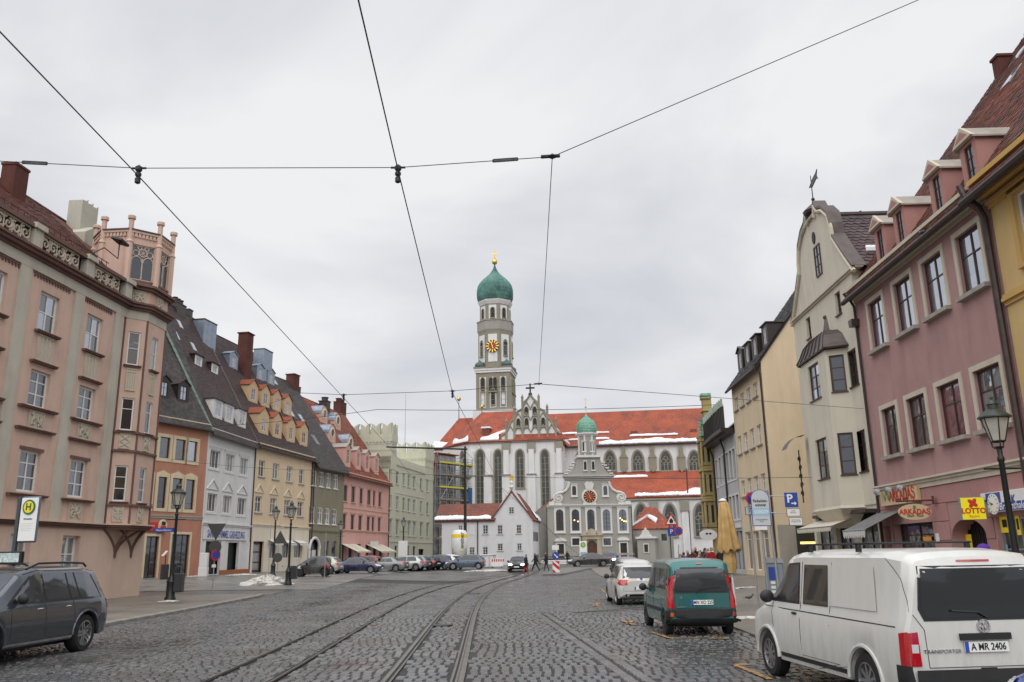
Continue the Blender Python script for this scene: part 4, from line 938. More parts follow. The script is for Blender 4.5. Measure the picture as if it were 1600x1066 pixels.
u0, u1 = F5.u(483.5, 865), F5.u(497, 865); zt_ = F5.z(490, 843); rr = (u1 - u0) / 2; H5.hole(u0, u1, 0, zt_)
mb = MB(); n = 12; uc = (u0 + u1) / 2; zs_ = zt_ - rr
for s in (-1, 1): mb.poly([(uc + s * rr, .0, zt_)] + [(uc + s * rr * math.cos(a), .0, zs_ + rr * math.sin(a)) for a in ([math.pi / 2 * i / n for i in range(n, -1, -1)])])
mb.mat(1); mb.path([(uc + (rr + .18) * math.cos(a), -.06, zs_ + (rr + .18) * math.sin(a)) for a in [math.pi * i / 16 for i in range(17)]], .17, 6); mb.box(u0 - .35, u0, -.12, 0, 0, zs_); mb.box(u1, u1 + .35, -.12, 0, 0, zs_)
H5.part('door_arch', mb, [OLIVE, GREYT]); o = H5.part('door', MB().box(u0, u1, .3, .36, 0, zs_ - .1), GREYT); MB().box(u0 + .2, u1 - .2, .27, .31, .3, zs_ - .5).build('door_panel', GREYW, o); H5.part('fanlight', MB().box(u0, u1, .3, .34, zs_ - .05, zt_), GL_DARK)
RY5 = 8.; R5z = F5.z(440, 594, -RY5); H5.finish((R5z - .1, RY5)); H5.roof(R5z, RY5, T_GREY, .7, tw=.3, th=.26); H5.gutter(); H5.downpipe(.1, 12.5)
for px_, py_, y in ((432, 596, 7.0), (441, 618, 5.6), (452, 624, 5.3), (458.5, 648, 3.9), (476, 655, 3.5), (497, 690, 1.6)): H5.skylight(F5.u(px_, py_, -y), y, .9, 1.5)
H5.chimney(F5.u(454, 600, -RY5), RY5 - .3, 1.5, 1.2, F5.z(454, 587, -RY5), BRICK, cap=.1); H5.chimney(F5.u(462, 610, -RY5), RY5, 1.0, 1., F5.z(462, 606, -RY5), T_GREY, cap=.05)
B6 = D(606, 868, 128.); F6 = rowF((-22.05, 109.75), B6)
PINK = plaster('rose_render', (.62, .36, .31), .06, .1); PINKL = plaster('rose_trim', (.62, .40, .32), .06, .1)
H6 = House('row_house', 'rose pink house with dark windows, cream awnings and barrel dormers', F6, ZL, 12.2, 13, PINK, 'house', 'row houses on the left side')
u6 = lambda p: (F6.u(p[0], 775), F6.u(p[1], 775))
H6.grid([(536, 543), (549, 555), (562, 567), (574, 579.5), (583, 586.5), (591.6, 596)], 775, [(758.5, 783.5)], 539.5, cols=2, rows=(.66,), fmat=DARKW, fr=.08, glass=GL_DARK, sill=(.14, .1, .18, PINKL), head=('band', 0, PINKL), rec=.14)
H6.grid([(535.5, 540.5), (548, 553.5), (560, 565.5), (573, 578), (581, 585), (590.5, 595)], 818, [(803.5, 828)], 538, cols=2, rows=(.66,), fmat=DARKW, fr=.08, glass=GL_DARK, head=('band', 0, PINKL), rec=.14)
H6.cornice(F6.z(535, 830), [(.16, .1), (.1, .2)], PINKL, name='string_course'); H6.cornice(F6.z(535, 793), [(.12, .08)], PINKL, name='string_course')
for a, b in ((533, 538.5), (544, 550), (554.5, 563.5), (571, 577), (582, 588), (592, 597)): H6.win(F6.u(a, 862), F6.u(b, 862), 0, F6.z(545, 850), cols=1, rows=(), fmat=DARKW, glass=GL_DARK, rec=.2, name='shopfront')
AWN = plain('awning_cream', (.62, .57, .46), .8, var=.08)
for a, b in ((533, 543), (544, 556), (572, 580), (581, 589), (590, 598)): awning(H6, F6.u(a, 850), F6.u(b, 850), F6.z(545, 850), 2.2, 1.0, AWN, 0, .15)
u0, u1 = F6.u(574, 850), F6.u(586, 850); MB().box(u0, u1, -.5, -.4, F6.z(580, 853), F6.z(580, 846)).build('shop_sign', GREYT, H6.root)
H6.cornice(H6.H - .6, [(.2, .12), (.2, .3), (.15, .45)], PINKL, name='eaves_cornice')
RY6 = 7.5; R6z = F6.z(500, 634, -RY6); H6.finish((R6z - .1, RY6)); H6.roof(R6z, RY6, T_RED, .5, tw=.32, th=.28); H6.gutter(); H6.downpipe(F6.L - .1, 12.)
for px_, py_ in ((543.5, 736), (560, 739.5), (574, 743), (588.5, 747)): H6.dormer(F6.u(px_, py_ - 12, -.4), .4, 1.9, 2.7, PINK, STONE, .55, 'gable', GL_DARK, CREAMF, .15, .5, .68, side=PINK)
for px_, py_, y in ((506, 667, 5.0), (527, 676, 4.8), (518, 705, 2.8), (547, 712, 2.4)):
 o = H6.dormer(F6.u(px_, py_, -y), y, 2.5, 1.3, PINKL, ZINC, 1., 'barrel', GL_DARK, CREAMF, .1, .01)
 MB().lathe([(.75, 0), (.75, .06), (.55, .1), (.55, .03)], 14).build('oculus_frame', CREAMF, o, (0, 0, 1.4), (R(90), 0, 0)); MB().lathe([(.56, 0), (.001, .005)], 14).build('pane', GL_DARK, o, (0, -.03, 1.4), (R(90), 0, 0))
H6.chimney(F6.u(507, 640, -6.5), 6.5, 1.3, 1.2, F6.z(507, 628, -6.5), DARKW, cap=.1, pots=1); c_ = H6.chimney(F6.u(531, 640, -RY6 - 1.), RY6 + 1., 2.4, 1.2, F6.z(531, 630, -RY6 - 1), BRICK, pots=2, cap=.05, z0=R6z - 6)
F7 = rowF(B6 + np.array([.1, .5, 0]), D(676, 867, 152.))
GREEN = plaster('sage_render', (.52, .52, .41), .06, .1); GREENL = plaster('sage_trim', (.56, .56, .46), .05, .1)
zt1 = F7.z(613, 661); zmain = F7.z(640, 722); zt2 = F7.z(672, 694); ut1 = F7.u(619.5, 700); ut2 = F7.u(664, 720)
H7 = House('battlemented_house', 'sage green palace front with swallowtail battlements and two corner towers', F7, ZL, zmain, 16, GREEN, 'house', 'row houses on the left side')
c7 = [(607.5, 611.8), (618.5, 623), (629, 633), (637, 641), (645, 649.5), (656.5, 660), (666.5, 669.8)]
H7.grid(c7, 750, [(733.5, 754)], 609.8, cols=1, rows=(.7,), fr=.1, fmat=GREENL, glass=[GL_GREEN, GL_CURT], sill=(.12, .1, .15, GREENL), rec=.14)
H7.grid(c7, 785, [(773.5, 795)], 609, cols=1, rows=(.7,), fr=.1, fmat=GREENL, glass=[GL_GREEN, GL_CURT], sill=(.12, .1, .15, GREENL), rec=.14)
H7.grid(c7, 825, [(812, 836)], 608.5, cols=1, rows=(.7,), fr=.1, fmat=GREENL, glass=[GL_GREEN, GL_CURT], sill=(.12, .1, .15, GREENL), head=('band', 0, GREENL), rec=.14)
H7.cornice(F7.z(607, 847), [(.2, .08)], GREENL, name='string_course'); H7.cornice(F7.z(607, 768), [(.15, .06)], GREENL, ut1, ut2, name='string_course')
for a, b in ((604, 608), (616.5, 620.5), (627, 630.5), (636, 639.5), (645, 649)): H7.win(F7.u(a, 862), F7.u(b, 862), .3, F7.z(607, 853), cols=1, rows=(), fmat=DARKW, glass=GL_DARK, rec=.2)
u0, u1 = F7.u(654, 866), F7.u(662, 866); H7.win(u0, u1, 0, F7.z(658, 858), cols=1, rows=(), fmat=DARKW, glass=GL_DARK, rec=.5, name='gateway')
H7.finish()
def merlons(par, pts, z, mat_, step=1.6):
 """swallowtail merlons along a polyline"""
 for (a, b) in zip(pts[:-1], pts[1:]):
  v = Vector((b[0] - a[0], b[1] - a[1])); L_ = v.length; k = max(2, int(L_ / step)); ang = math.atan2(v.y, v.x); w = L_ / k
  for i in range(k):
   o = obj('merlon', shared(('mer', round(w, 2)), lambda: MB().prism([(.12 * w, 0), (.88 * w, 0), (.88 * w, 1.15), (.94 * w, 1.7), (.7 * w, 1.5), (.5 * w, 1.1), (.3 * w, 1.5), (.06 * w, 1.7), (.12 * w, 1.15)], 0, .4).mesh('merlon', mat_)), par, (a[0] + v.x * i / k, a[1] + v.y * i / k, z), (0, 0, ang))
def tower_block(u0, u1, y0, y1, z0, z1):
 mb = MB(); mb.box(u0, u1, y0, y1, z0, z1 - 1.7); t = mb.build('corner_tower', GREEN, H7.root)
 mb = MB(); mb.box(u0 - .12, u1 + .12, y0 - .12, y1 + .12, z1 - 2.9, z1 - 1.7); mb.build('parapet', GREEN, t)
 mb = MB()
 for (p, q, ax) in ((u0, u1, 0), (y0, y1, 1)):
  k = int((q - p) / .55)
  for i in range(k):
   x = p + (q - p) * (i + .5) / k
   for zz in (z1 - 3.2, z1 - 4.2):
    if ax == 0: mb.box(x - .13, x + .13, y0 - .1, y0, zz, zz + .3)
    else: mb.box(u0 - .1, u0, x - .13, x + .13, zz, zz + .3)
 tag(mb.build('corbel_table', GREENL, t), kind='stuff')
 merlons(t, [(u0 - .12, y1), (u0 - .12, y0 - .12), (u1 + .12, y0 - .12), (u1 + .12, y1)], z1 - 1.7, GREEN)
 return t
tower_block(.0, ut1, -.05, 14., zmain - 2, zt1); tower_block(ut2, F7.L, -.05, 14., zmain - 2, zt2)
mb = MB(); mb.box(ut1 + .15, ut2 - .15, -.12, .2, zmain - 1.2, zmain + .0)
for k in range(22): x = ut1 + .3 + (ut2 - ut1 - .6) * k / 21; mb.box(x - .12, x + .12, -.2, -.12, zmain - 1.1, zmain - .3)
mb.build('parapet', GREENL, H7.root)
MB().tube((ut2 + 1, 4, zt2 - 2), (ut2 + 1, 4, zt2 + 9), .06, .03).build('flagpole', STEEL, H7.root)
# CHURCHES AT THE END OF THE STREET
CHW = plaster('church_white_render', (.70, .695, .69), .06, .14, scale=.25); OLV = plaster('church_olive_stone', (.27, .25, .19), .1, .15, scale=.4)
STM = plaster('church_window_moulding', (.30, .28, .23), .1, .15); GREYCH = plaster('church_grey_render', (.33, .315, .285), .06, .12, scale=.4); WHT = plaster('church_white_trim', (.62, .61, .58), .05, .1)
def rowroof(name, c1, c2, moss=.25):
 m_, n, b = newmat(name); L = n.links.new; t = n.nodes.new('ShaderNodeTexCoord')
 z = n.nodes.new('ShaderNodeTexNoise'); z.inputs['Scale'].default_value = .35; z.inputs['Detail'].default_value = 9; z.inputs['Roughness'].default_value = .7; L(t.outputs['Object'], z.inputs['Vector'])
 r = n.nodes.new('ShaderNodeValToRGB'); r.color_ramp.elements[0].position = .35; r.color_ramp.elements[0].color = (*c2, 1); r.color_ramp.elements[1].position = .6; r.color_ramp.elements[1].color = (*c1, 1); L(z.outputs[0], r.inputs[0])
 v = n.nodes.new('ShaderNodeTexNoise'); v.inputs['Scale'].default_value = 5; v.inputs['Detail'].default_value = 3; L(t.outputs['Object'], v.inputs['Vector'])
 mr = n.nodes.new('ShaderNodeMapRange'); mr.inputs[1].default_value = .3; mr.inputs[2].default_value = .7; mr.inputs[3].default_value = .6; mr.inputs[4].default_value = 1.3; L(v.outputs[0], mr.inputs[0])
 mu = n.nodes.new('ShaderNodeMix'); mu.data_type = 'RGBA'; mu.blend_type = 'MULTIPLY'; mu.inputs[0].default_value = 1; L(r.outputs[0], mu.inputs[6]); L(mr.outputs[0], mu.inputs[7]); L(mu.outputs[2], b.inputs['Base Color']); b.inputs['Roughness'].default_value = .7
 wv = n.nodes.new('ShaderNodeTexWave'); wv.bands_direction = 'Z'; wv.inputs['Scale'].default_value = 1.2; wv.inputs['Distortion'].default_value = .4; L(t.outputs['Object'], wv.inputs['Vector'])
 bp = n.nodes.new('ShaderNodeBump'); bp.inputs['Strength'].default_value = .4; bp.inputs['Distance'].default_value = .1; L(wv.outputs[0], bp.inputs['Height']); L(bp.outputs[0], b.inputs['Normal'])
 _mats[name] = m_; return m_
RR = rowroof('church_red_tiles', (.36, .072, .028), (.185, .045, .027)); RB = rowroof('brown_red_tiles', (.20, .055, .03), (.10, .04, .032))
VERD = rowroof('verdigris_copper', (.095, .24, .195), (.03, .085, .08)); VERD2 = rowroof('bright_verdigris', (.20, .42, .32), (.12, .28, .2))
LEAD = plain('leaded_glass', (.06, .065, .058), .25, var=.35, scale=1.5); CLOCKR = plain('clock_red', (.32, .035, .02), .5); CLOCKD = plain('clock_dark', (.03, .02, .015), .5)
CHT = R(8.7); CD = np.array([math.cos(CHT), -math.sin(CHT)])
P0 = D(829, 867, 158.); FB = Fac(P0[:2], P0[:2] + CD, 0.)
BAS = empty('basilica', (P0[0], P0[1], .3), FB.ang(), 'large white basilica with red roofs, ogee gable and tall onion-domed tower', 'church'); FB.zg = .3
def pt(px, py, off=0.): return FB.uz(px, py, off)
def ogive(w, h, n=8, spring=.62):
 """outline of a pointed window, bottom-left first"""
 s = h * spring if spring < 1 else h - w * spring * .9; r = []
 a = w / 2; hh = h - s
 left = [(-a + a * (1 - math.cos(t)) * 1.0, s + hh * math.sin(t)) for t in [math.pi / 2 * i / n for i in range(n + 1)]]
 return [(-a, 0)] + left + [(-x, z) for x, z in left[-2::-1]] + [(a, 0)]
def gothic(par, u, z0, w, h, y=0., mull=2, m_=None, glass=None, depth=.35, name='gothic_window', spring=None, th=.3, tracery=False):
 spring = spring or max(.5, 1 - .95 * w / h)
 P = ogive(w, h, 7, spring); mb = MB(); Pw = ogive(w + th * 2, h + th * 1.3, 7, spring); Pm = ogive(w + th * .9, h + th * .6, 7, spring); n = len(P)
 for i in range(n - 1):
  a, b, c, d = Pw[i], Pw[i + 1], Pm[i + 1], Pm[i]
  mb.quad((a[0], -.12, a[1]), (b[0], -.12, b[1]), (c[0], -.16, c[1]), (d[0], -.16, d[1]))
  c2, d2 = P[i + 1], P[i]; mb.quad((d[0], -.16, d[1]), (c[0], -.16, c[1]), (c2[0], -.03, c2[1]), (d2[0], -.03, d2[1]))
  mb.quad((a[0], -.12, a[1]), (a[0], .1, a[1]), (b[0], .1, b[1]), (b[0], -.12, b[1]))
 mb.box(-w / 2 - th, w / 2 + th, -.3, 0, -.25, 0)
 o = mb.build(name, m_ or STM, par, (u, y, z0))
 MB().poly([(x, -.03, z) for x, z in P[::-1]][::-1]).build('pane', glass or LEAD, o)
 mm = MB()
 for i in range(1, mull + 1): x = -w / 2 + w * i / (mull + 1); mm.box(x - .06, x + .06, -.1, -.035, 0, h * spring)
 for k in range(1, int(h / 1.1)): z = k * 1.1; (z < h * spring) and mm.box(-w / 2, w / 2, -.07, -.04, z - .03, z + .03)
 if tracery:
  r = w * .2
  for cx, cz in ((0, h * spring + w * .42), (-w * .24, h * spring + w * .1), (w * .24, h * spring + w * .1)): mm.path([(cx + r * math.cos(t), -.07, cz + r * math.sin(t)) for t in [2 * math.pi * i / 10 for i in range(10)]], .07, 5, True)
 if mm.f: mm.build('mullions', m_ or STM, o)
 return o
def snow_strip(par, pts, w, t=.25, name='snow', up=(0, 0, 1), seed=1, parts=None):
 """lumpy snow lying along an eave: pts polyline in local coords; w = run up the slope vector"""
 rr = random.Random(seed); ph = seed * 1.7; mb = MB(); N = 48; W = Vector(w); rows_ = 4
 P = [Vector(p) for p in pts]; tot = sum((b - a).length for a, b in zip(P[:-1], P[1:])); vs = []
 for i in range(N + 1):
  s = tot * i / N; q = P[-1]
  for a, b in zip(P[:-1], P[1:]):
   L_ = (b - a).length
   if s <= L_ + 1e-6: q = a + (b - a) * (s / L_); break
   s -= L_
  x_ = tot * i / N; k = max(.12, .55 + .16 * math.sin(x_ * .55 + ph) + .1 * math.sin(x_ * 1.4 + ph * 2) + rr.uniform(-.04, .04)) * min(1, .25 + .25 * min(i, N - i))
  for j in range(rows_ + 1):
   f = j / rows_; vs.append(q + W * (f * k) + Vector(up) * (t * math.sin(math.pi * min(.999, f + .12)) * rr.uniform(.7, 1.2) + .03))
 n = rows_ + 1; mb.add(vs, [(i * n + j, (i + 1) * n + j, (i + 1) * n + j + 1, i * n + j + 1) for i in range(N) for j in range(rows_)])
 mb.add([v - Vector(up) * .0 for v in vs[::n]] + [Vector(v) - Vector(up) * .16 for v in [vs[i * n] for i in range(N + 1)]], [(i, i + 1, N + 2 + i, N + 1 + i) for i in range(N)])
 return mb.build(name, SNOW, par, smooth=True, sharp=60)
# choir and transept walls
uL, zE = pt(735, 691); uR = pt(877, 687)[0]; zE = pt(829, 689)[1]; uA = pt(711, 700, -3.5)[0]
mb = MB(); mb.quad((uL, 0, -1), (uR, 0, -1), (uR, 0, zE), (uL, 0, zE)); mb.quad((uR, 0, -1), (uR, 14, -1), (uR, 14, zE), (uR, 0, zE)); mb.quad((uA, 3.5, -1), (uL, 0, -1), (uL, 0, zE), (uA, 3.5, zE))
uA2 = uA - 3.2; mb.quad((uA2, 7., -1), (uA, 3.5, -1), (uA, 3.5, zE), (uA2, 7., zE)); mb.quad((uA2, 20, -1), (uA2, 7, -1), (uA2, 7, zE), (uA2, 20, zE))
mb.build('choir_wall', CHW, BAS)
for px_ in (750, 778, 812, 851):
 u, zt_ = pt(px_, 704); z0 = pt(px_, 790)[1] if px_ != 812 else pt(px_, 762)[1]; gothic(BAS, u, z0, 1.25, zt_ - z0, 0., 1)
for f, (pa, pb) in ((.5, ((uA, 3.5), (uL, 0))), (.5, ((uA2, 7.), (uA, 3.5)))):
 o = gothic(BAS, pa[0] + (pb[0] - pa[0]) * f, pt(725, 790)[1], 1.2, pt(778, 704)[1] - pt(778, 790)[1]); o.location.y = pa[1] + (pb[1] - pa[1]) * f; o.rotation_euler.z = math.atan2(pb[1] - pa[1], pb[0] - pa[0])
zc = pt(829, 742)[1]
for px_ in (763, 791.5, 831, 874.5, 737):
 u = pt(px_, 742)[0]; MB().box(u - .75, u + .75, -.75, 0, -1, zc).build('buttress', CHW, BAS); MB().prism([(u - .9, zc), (u + .9, zc), (u + .9, zc + .15), (u - .9, zc + .15)], -.95, 0).build('buttress_cap', STM, BAS)
 MB().box(u - .5, u + .5, -.35, 0, zc + .15, zE - 1.6).build('buttress', CHW, BAS)
 if px_ > 770: MB().box(u - .8, u + .8, -.3, 0, zE - 2.1, zE - .3).build('niche', STM, BAS)
MB().box(uL, uR + .2, -.35, 0, zE - .15, zE + .35).build('eaves_cornice', STM, BAS)
# ogee gable
gl, gr = pt(784, 688)[0], pt(876.5, 686)[0]; gc = (gl + gr) / 2; gw = (gr - gl) / 2; zg0 = zE + .3; gh = pt(829, 618)[1] - zg0
prof = [(1, 0), (1, .1), (.9, .14), (.79, .22), (.72, .34), (.66, .42), (.56, .48), (.5, .56), (.47, .63), (.38, .66), (.29, .7), (.25, .78), (.2, .86), (.1, .92), (.03, 1.0)]
outl = [(gc + gw * x, zg0 + gh * z) for x, z in prof] + [(gc - gw * x, zg0 + gh * z) for x, z in prof[::-1]]
GAB = MB().prism(outl, -.1, .6).build('ogee_gable', CHW, BAS)
MB().path([(x, -.15, z) for x, z in outl[1:-1]], .2, 6).build('gable_coping', OLV, GAB)
ribs = [-.84, -.56, -.28, 0, .28, .56, .84]
def gtop(x):
 x = abs(x);
 for (a, za), (b, zb) in zip(prof[:-1], prof[1:]):
  if b <= x <= a: return za + (zb - za) * ((a - x) / (a - b) if a > b else 0)
 return 0
for x in ribs:
 h = gh * gtop(x); X = gc + gw * x; MB().box(X - .2, X + .2, -.32, -.1, zg0, zg0 + h - .1).build('gable_rib', OLV, GAB)
 if x: MB().lathe([(.22, 0), (.22, 1.9), (.3, 2.), (.02, 2.7)], 6, (X, .1), zg0 + h).build('pinnacle', OLV, GAB)
for lv, (zz, xs_) in enumerate(((.18, ribs[:-1]), (.46, ribs[1:-2]), (.72, ribs[2:-3]))):
 for x in xs_:
  a, b = gc + gw * x, gc + gw * (x + .28); z = zg0 + gh * zz; hh = gh * .15; m_ = (a + b) / 2
  MB().path([(a, -.2, z - hh * .2), (a + (b - a) * .2, -.2, z + hh * .3), (m_, -.2, z + hh * .95)], .12, 5).build('gable_arch', OLV, GAB); MB().path([(b, -.2, z - hh * .2), (b - (b - a) * .2, -.2, z + hh * .3), (m_, -.2, z + hh * .95)], .12, 5).build('gable_arch', OLV, GAB)
  if lv: gothic(GAB, m_, z - hh * 1.15, .62, 1.5, -.1, 0, OLV, BLACK, th=.14)
mb = MB(); zt_ = zg0 + gh; mb.box(gc - .14, gc + .14, -.1, .18, zt_, zt_ + 2.3); mb.box(gc - .85, gc + .85, -.08, .16, zt_ + 1.3, zt_ + 1.6); mb.ball((gc, .03, zt_ + .2), .4, 8, 6); mb.build('gable_cross', IRON, BAS)
# roofs
def plane_part(name, pts, m_, par=None, t=.3):
 mb = MB(); P = [Vector(p) for p in pts]; n_ = (P[1] - P[0]).cross(P[2] - P[0]).normalized() * t; mb.poly(P); n = len(P)
 mb.add(list(P) + [p - n_ for p in P], [(i, (i + 1) % n, n + (i + 1) % n, n + i) for i in range(n)] + [tuple(range(2 * n - 1, n - 1, -1))])
 return mb.build(name, m_, par or BAS)
DR = 8.
zr = pt(780, 643.5, -DR)[1]; ur0 = pt(753, 644, -DR)[0]; ur1 = pt(829, 641, -DR)[0]; zE2 = zE + .1
CR = plane_part('choir_roof', [(uL - .3, -.5, zE2), (gl + 2, -.5, zE2), (ur1, DR, zr), (ur0, DR, zr)], RR)
plane_part('choir_roof', [(uA - .4, 3.3, zE2), (uL - .3, -.5, zE2), (ur0, DR, zr)], RR); plane_part('choir_roof', [(uA2 - .4, 7., zE2), (uA - .4, 3.3, zE2), (ur0, DR, zr)], RR); plane_part('choir_roof', [(uA2 - .4, 18, zE2), (uA2 - .4, 7., zE2), (ur0, DR, zr)], RR)
plane_part('choir_roof', [(gl + 2, -.5, zE2 - .02), (gr + 1.5, -.5, zE2 - .02), (gc + .3, 1.5, zr - 1.), (gc, DR, zr)], RR)
plane_part('transept_roof', [(gr + .6, .5, zE2 - .4), (gr + .6, 14, zE2 - .4), (gc, 14, zr + 1), (gc, .6, zr + 1)], RR)
def finial(u, y, z, h, r=.35):
 mb = MB(); mb.tube((u, y, z - 1), (u, y, z + h), .1, .05); o = mb.build('finial', COPPERB, BAS); MB().ball((u, y, z + h), r, 10, 8).build('gilt_ball', GOLD, o)
finial(ur0, DR, zr, 1.2)
D2 = 18.; z2 = pt(725, 653.5, -D2)[1]; a2 = pt(717, 654, -D2)[0]; b2 = pt(762, 652, -D2)[0]; e2 = pt(690, 702, -12.)[1]; l2 = pt(676, 704, -12.)[0]
plane_part('sacristy_roof', [(l2, 12., e2), (b2, 12., e2), (b2, D2, z2), (a2, D2, z2)], RR); plane_part('sacristy_roof', [(l2 - 1, 22., e2), (l2, 12., e2), (a2, D2, z2)], RR)
mb = MB(); mb.box(l2 + .3, b2, 12.4, 20, -1, e2 + .2); mb.build('sacristy_wall', CHW, BAS); finial(a2, D2, z2, 4.2, .45)
snow_strip(BAS, [(l2, 11.9, e2 + .35), (uA2, 11.9, e2 + .35)], (0, 1.2, 1.8), .3, seed=4); snow_strip(BAS, [(uA - .4, 3.2, zE2 + .2), (uL - .3, -.6, zE2 + .2)], (0, 1.3, 2.), .4, seed=2); snow_strip(BAS, [(uL + 2, -.4, zE2 + .3), (gl - .5, -.4, zE2 + .3)], (0, 1.4, 1.9), .35, seed=3)
snow_strip(BAS, [(gl - 2.4, .6, zg0 + .7), (gl + 1.2, .3, zg0 + 1.9)], (0, .4, .8), .25, seed=31); snow_strip(BAS, [(gr - .8, .6, zg0 + 2.), (gr + .6, .6, zE2 - .1), (gr + 1.2, 5, zE2 - .4)], (-.3, .4, .5), .25, seed=32)
mb = MB(); ud, zd = pt(761, 678, -2.5); mb.box(ud - .7, ud + .7, 1.2, 4, zd - 1.2, zd + .9); mb.mat(1); mb.box(ud - .9, ud + .9, 1.0, 4.2, zd + .9, zd + 1.2); mb.build('roof_hatch', [RB, SNOW], CR)
# nave: clerestory, aisle
DN = 8.; une = pt(1110, 690, -DN)[0]; zN1 = pt(1000, 695, -DN)[1]; zN0 = pt(1000, 737, -DN)[1]
MB().box(uR - 1, une, DN, DN + 12, -1, zN1).build('nave_wall', CHW, BAS)
for px_ in (908, 952.6, 996, 1039.5, 1084):
 u, zt_ = pt(px_, 706, -DN); z0 = pt(px_, 735, -DN)[1]; gothic(BAS, u, z0, 1.9, zt_ - z0, DN, 2, glass=GL_CURT if False else LEAD, spring=.42, th=.35, tracery=True)
for px_ in (973.6, 1018.3, 1063):
 u, za = pt(px_, 697, -DN); zb = pt(px_, 738, -DN)[1]; zm = pt(px_, 716, -DN)[1]
 mb = MB(); mb.box(u - .4, u + .4, DN - .5, DN, zm, za); mb.box(u - .75, u + .75, DN - .8, DN, zb + .8, zm); mb.prism([(u - .75, zb + .8), (u + .75, zb + .8), (u, zb - .1)], DN - .8, DN); mb.prism([(u - .85, zm), (u + .85, zm), (u, zm + 1.4)], DN - .9, DN); mb.build('nave_pilaster', OLV, BAS)
zRi = pt(1000, 641.5, -DN - 7)[1]
NR = plane_part('nave_roof', [(uR - 2, DN - .6, zN1), (une, DN - .6, zN1), (une, DN + 7, zRi), (uR - 8, DN + 7, zRi)], RR)
MB().path([(uR - 2, DN - .6, zN1), (une, DN - .6, zN1)], .2, 6).build('gutter', COPPERB, NR)
ua = pt(936, 693, -DN)[0]; snow_strip(BAS, [(ua, DN - .5, zN1 + .25), (une - 1, DN - .5, zN1 + .25)], (0, 1.5, 1.5), .4, seed=5); snow_strip(BAS, [(ua - 8, DN + .6, zN1 + 1.5), (ua + 2, DN + .6, zN1 + 1.5)], (0, .4, .45), .14, seed=6); snow_strip(BAS, [(ua - 8, DN + 1.8, zN1 + 2.9), (ua + 2, DN + 1.8, zN1 + 2.9)], (0, .4, .45), .12, seed=7); snow_strip(BAS, [(ua + 6, DN + .9, zN1 + 1.9), (une - 6, DN + .9, zN1 + 1.9)], (0, .5, .55), .14, seed=8)
for px_, py_ in ((991, 679), (1083, 676)): u, z = pt(px_, py_, -DN - 3); MB().box(u - .6, u + .6, DN + 1.6, DN + 5, z - .8, z + .5).build('roof_hatch', RB, NR)
DA = 1.; zA0 = pt(1020, 777, -DA)[1]; zA1 = zN0; ual = pt(925, 770, -DA)[0]
AR = plane_part('aisle_roof', [(ual, DA - .5, zA0), (une, DA - .5, zA0), (une, DN, zA1), (ual, DN, zA1)], RB if False else RR)
MB().box(ual, une, DA, DN - .1, -1, zA0 - .1).build('aisle_wall', CHW, BAS); MB().box(ual, une, DA - .35, DA, zA0 - .55, zA0 - .15).build('eaves_cornice', STM, BAS)
us1 = pt(992, 777, -DA)[0]; snow_strip(BAS, [(us1, DA - .4, zA0 + .25), (us1 + 8, DA - .4, zA0 + .25)], (0, 1.2, .9), .35, seed=9); snow_strip(BAS, [(us1 + 7, DA - .4, zA0 + .25), (une, DA - .4, zA0 + .25)], (0, 2.4, 1.9), .3, seed=10); snow_strip(BAS, [(pt(957, 742, -6)[0], 6.4, zA1 - 1.2), (pt(1012, 741, -6)[0], 6.4, zA1 - 1.2)], (0, .9, .75), .25, seed=11)
for px_ in (1001, 1046, 1093):
 u, zt_ = pt(px_, 789, -DA); z0 = pt(px_, 838, -DA)[1]; gothic(BAS, u, z0, 1.9, zt_ - z0, DA, 2, th=.4, spring=.55, tracery=True)
for px_ in (1022, 1070):
 u = pt(px_, 800, -DA)[0]; MB().box(u - .6, u + .6, DA - .6, DA, -1, zA0 - 1).build('buttress', CHW, BAS); MB().box(u - .8, u + .8, DA - .8, DA, zA0 - 2.6, zA0 - .7).build('statue_niche', STM, BAS)
MB().path([(pt(1075, 770, -DA)[0], DA - .2, zA0 + 5), (pt(1075, 800, -DA)[0], DA - .2, -1)], .12, 6).build('downpipe', COPPERB, BAS)
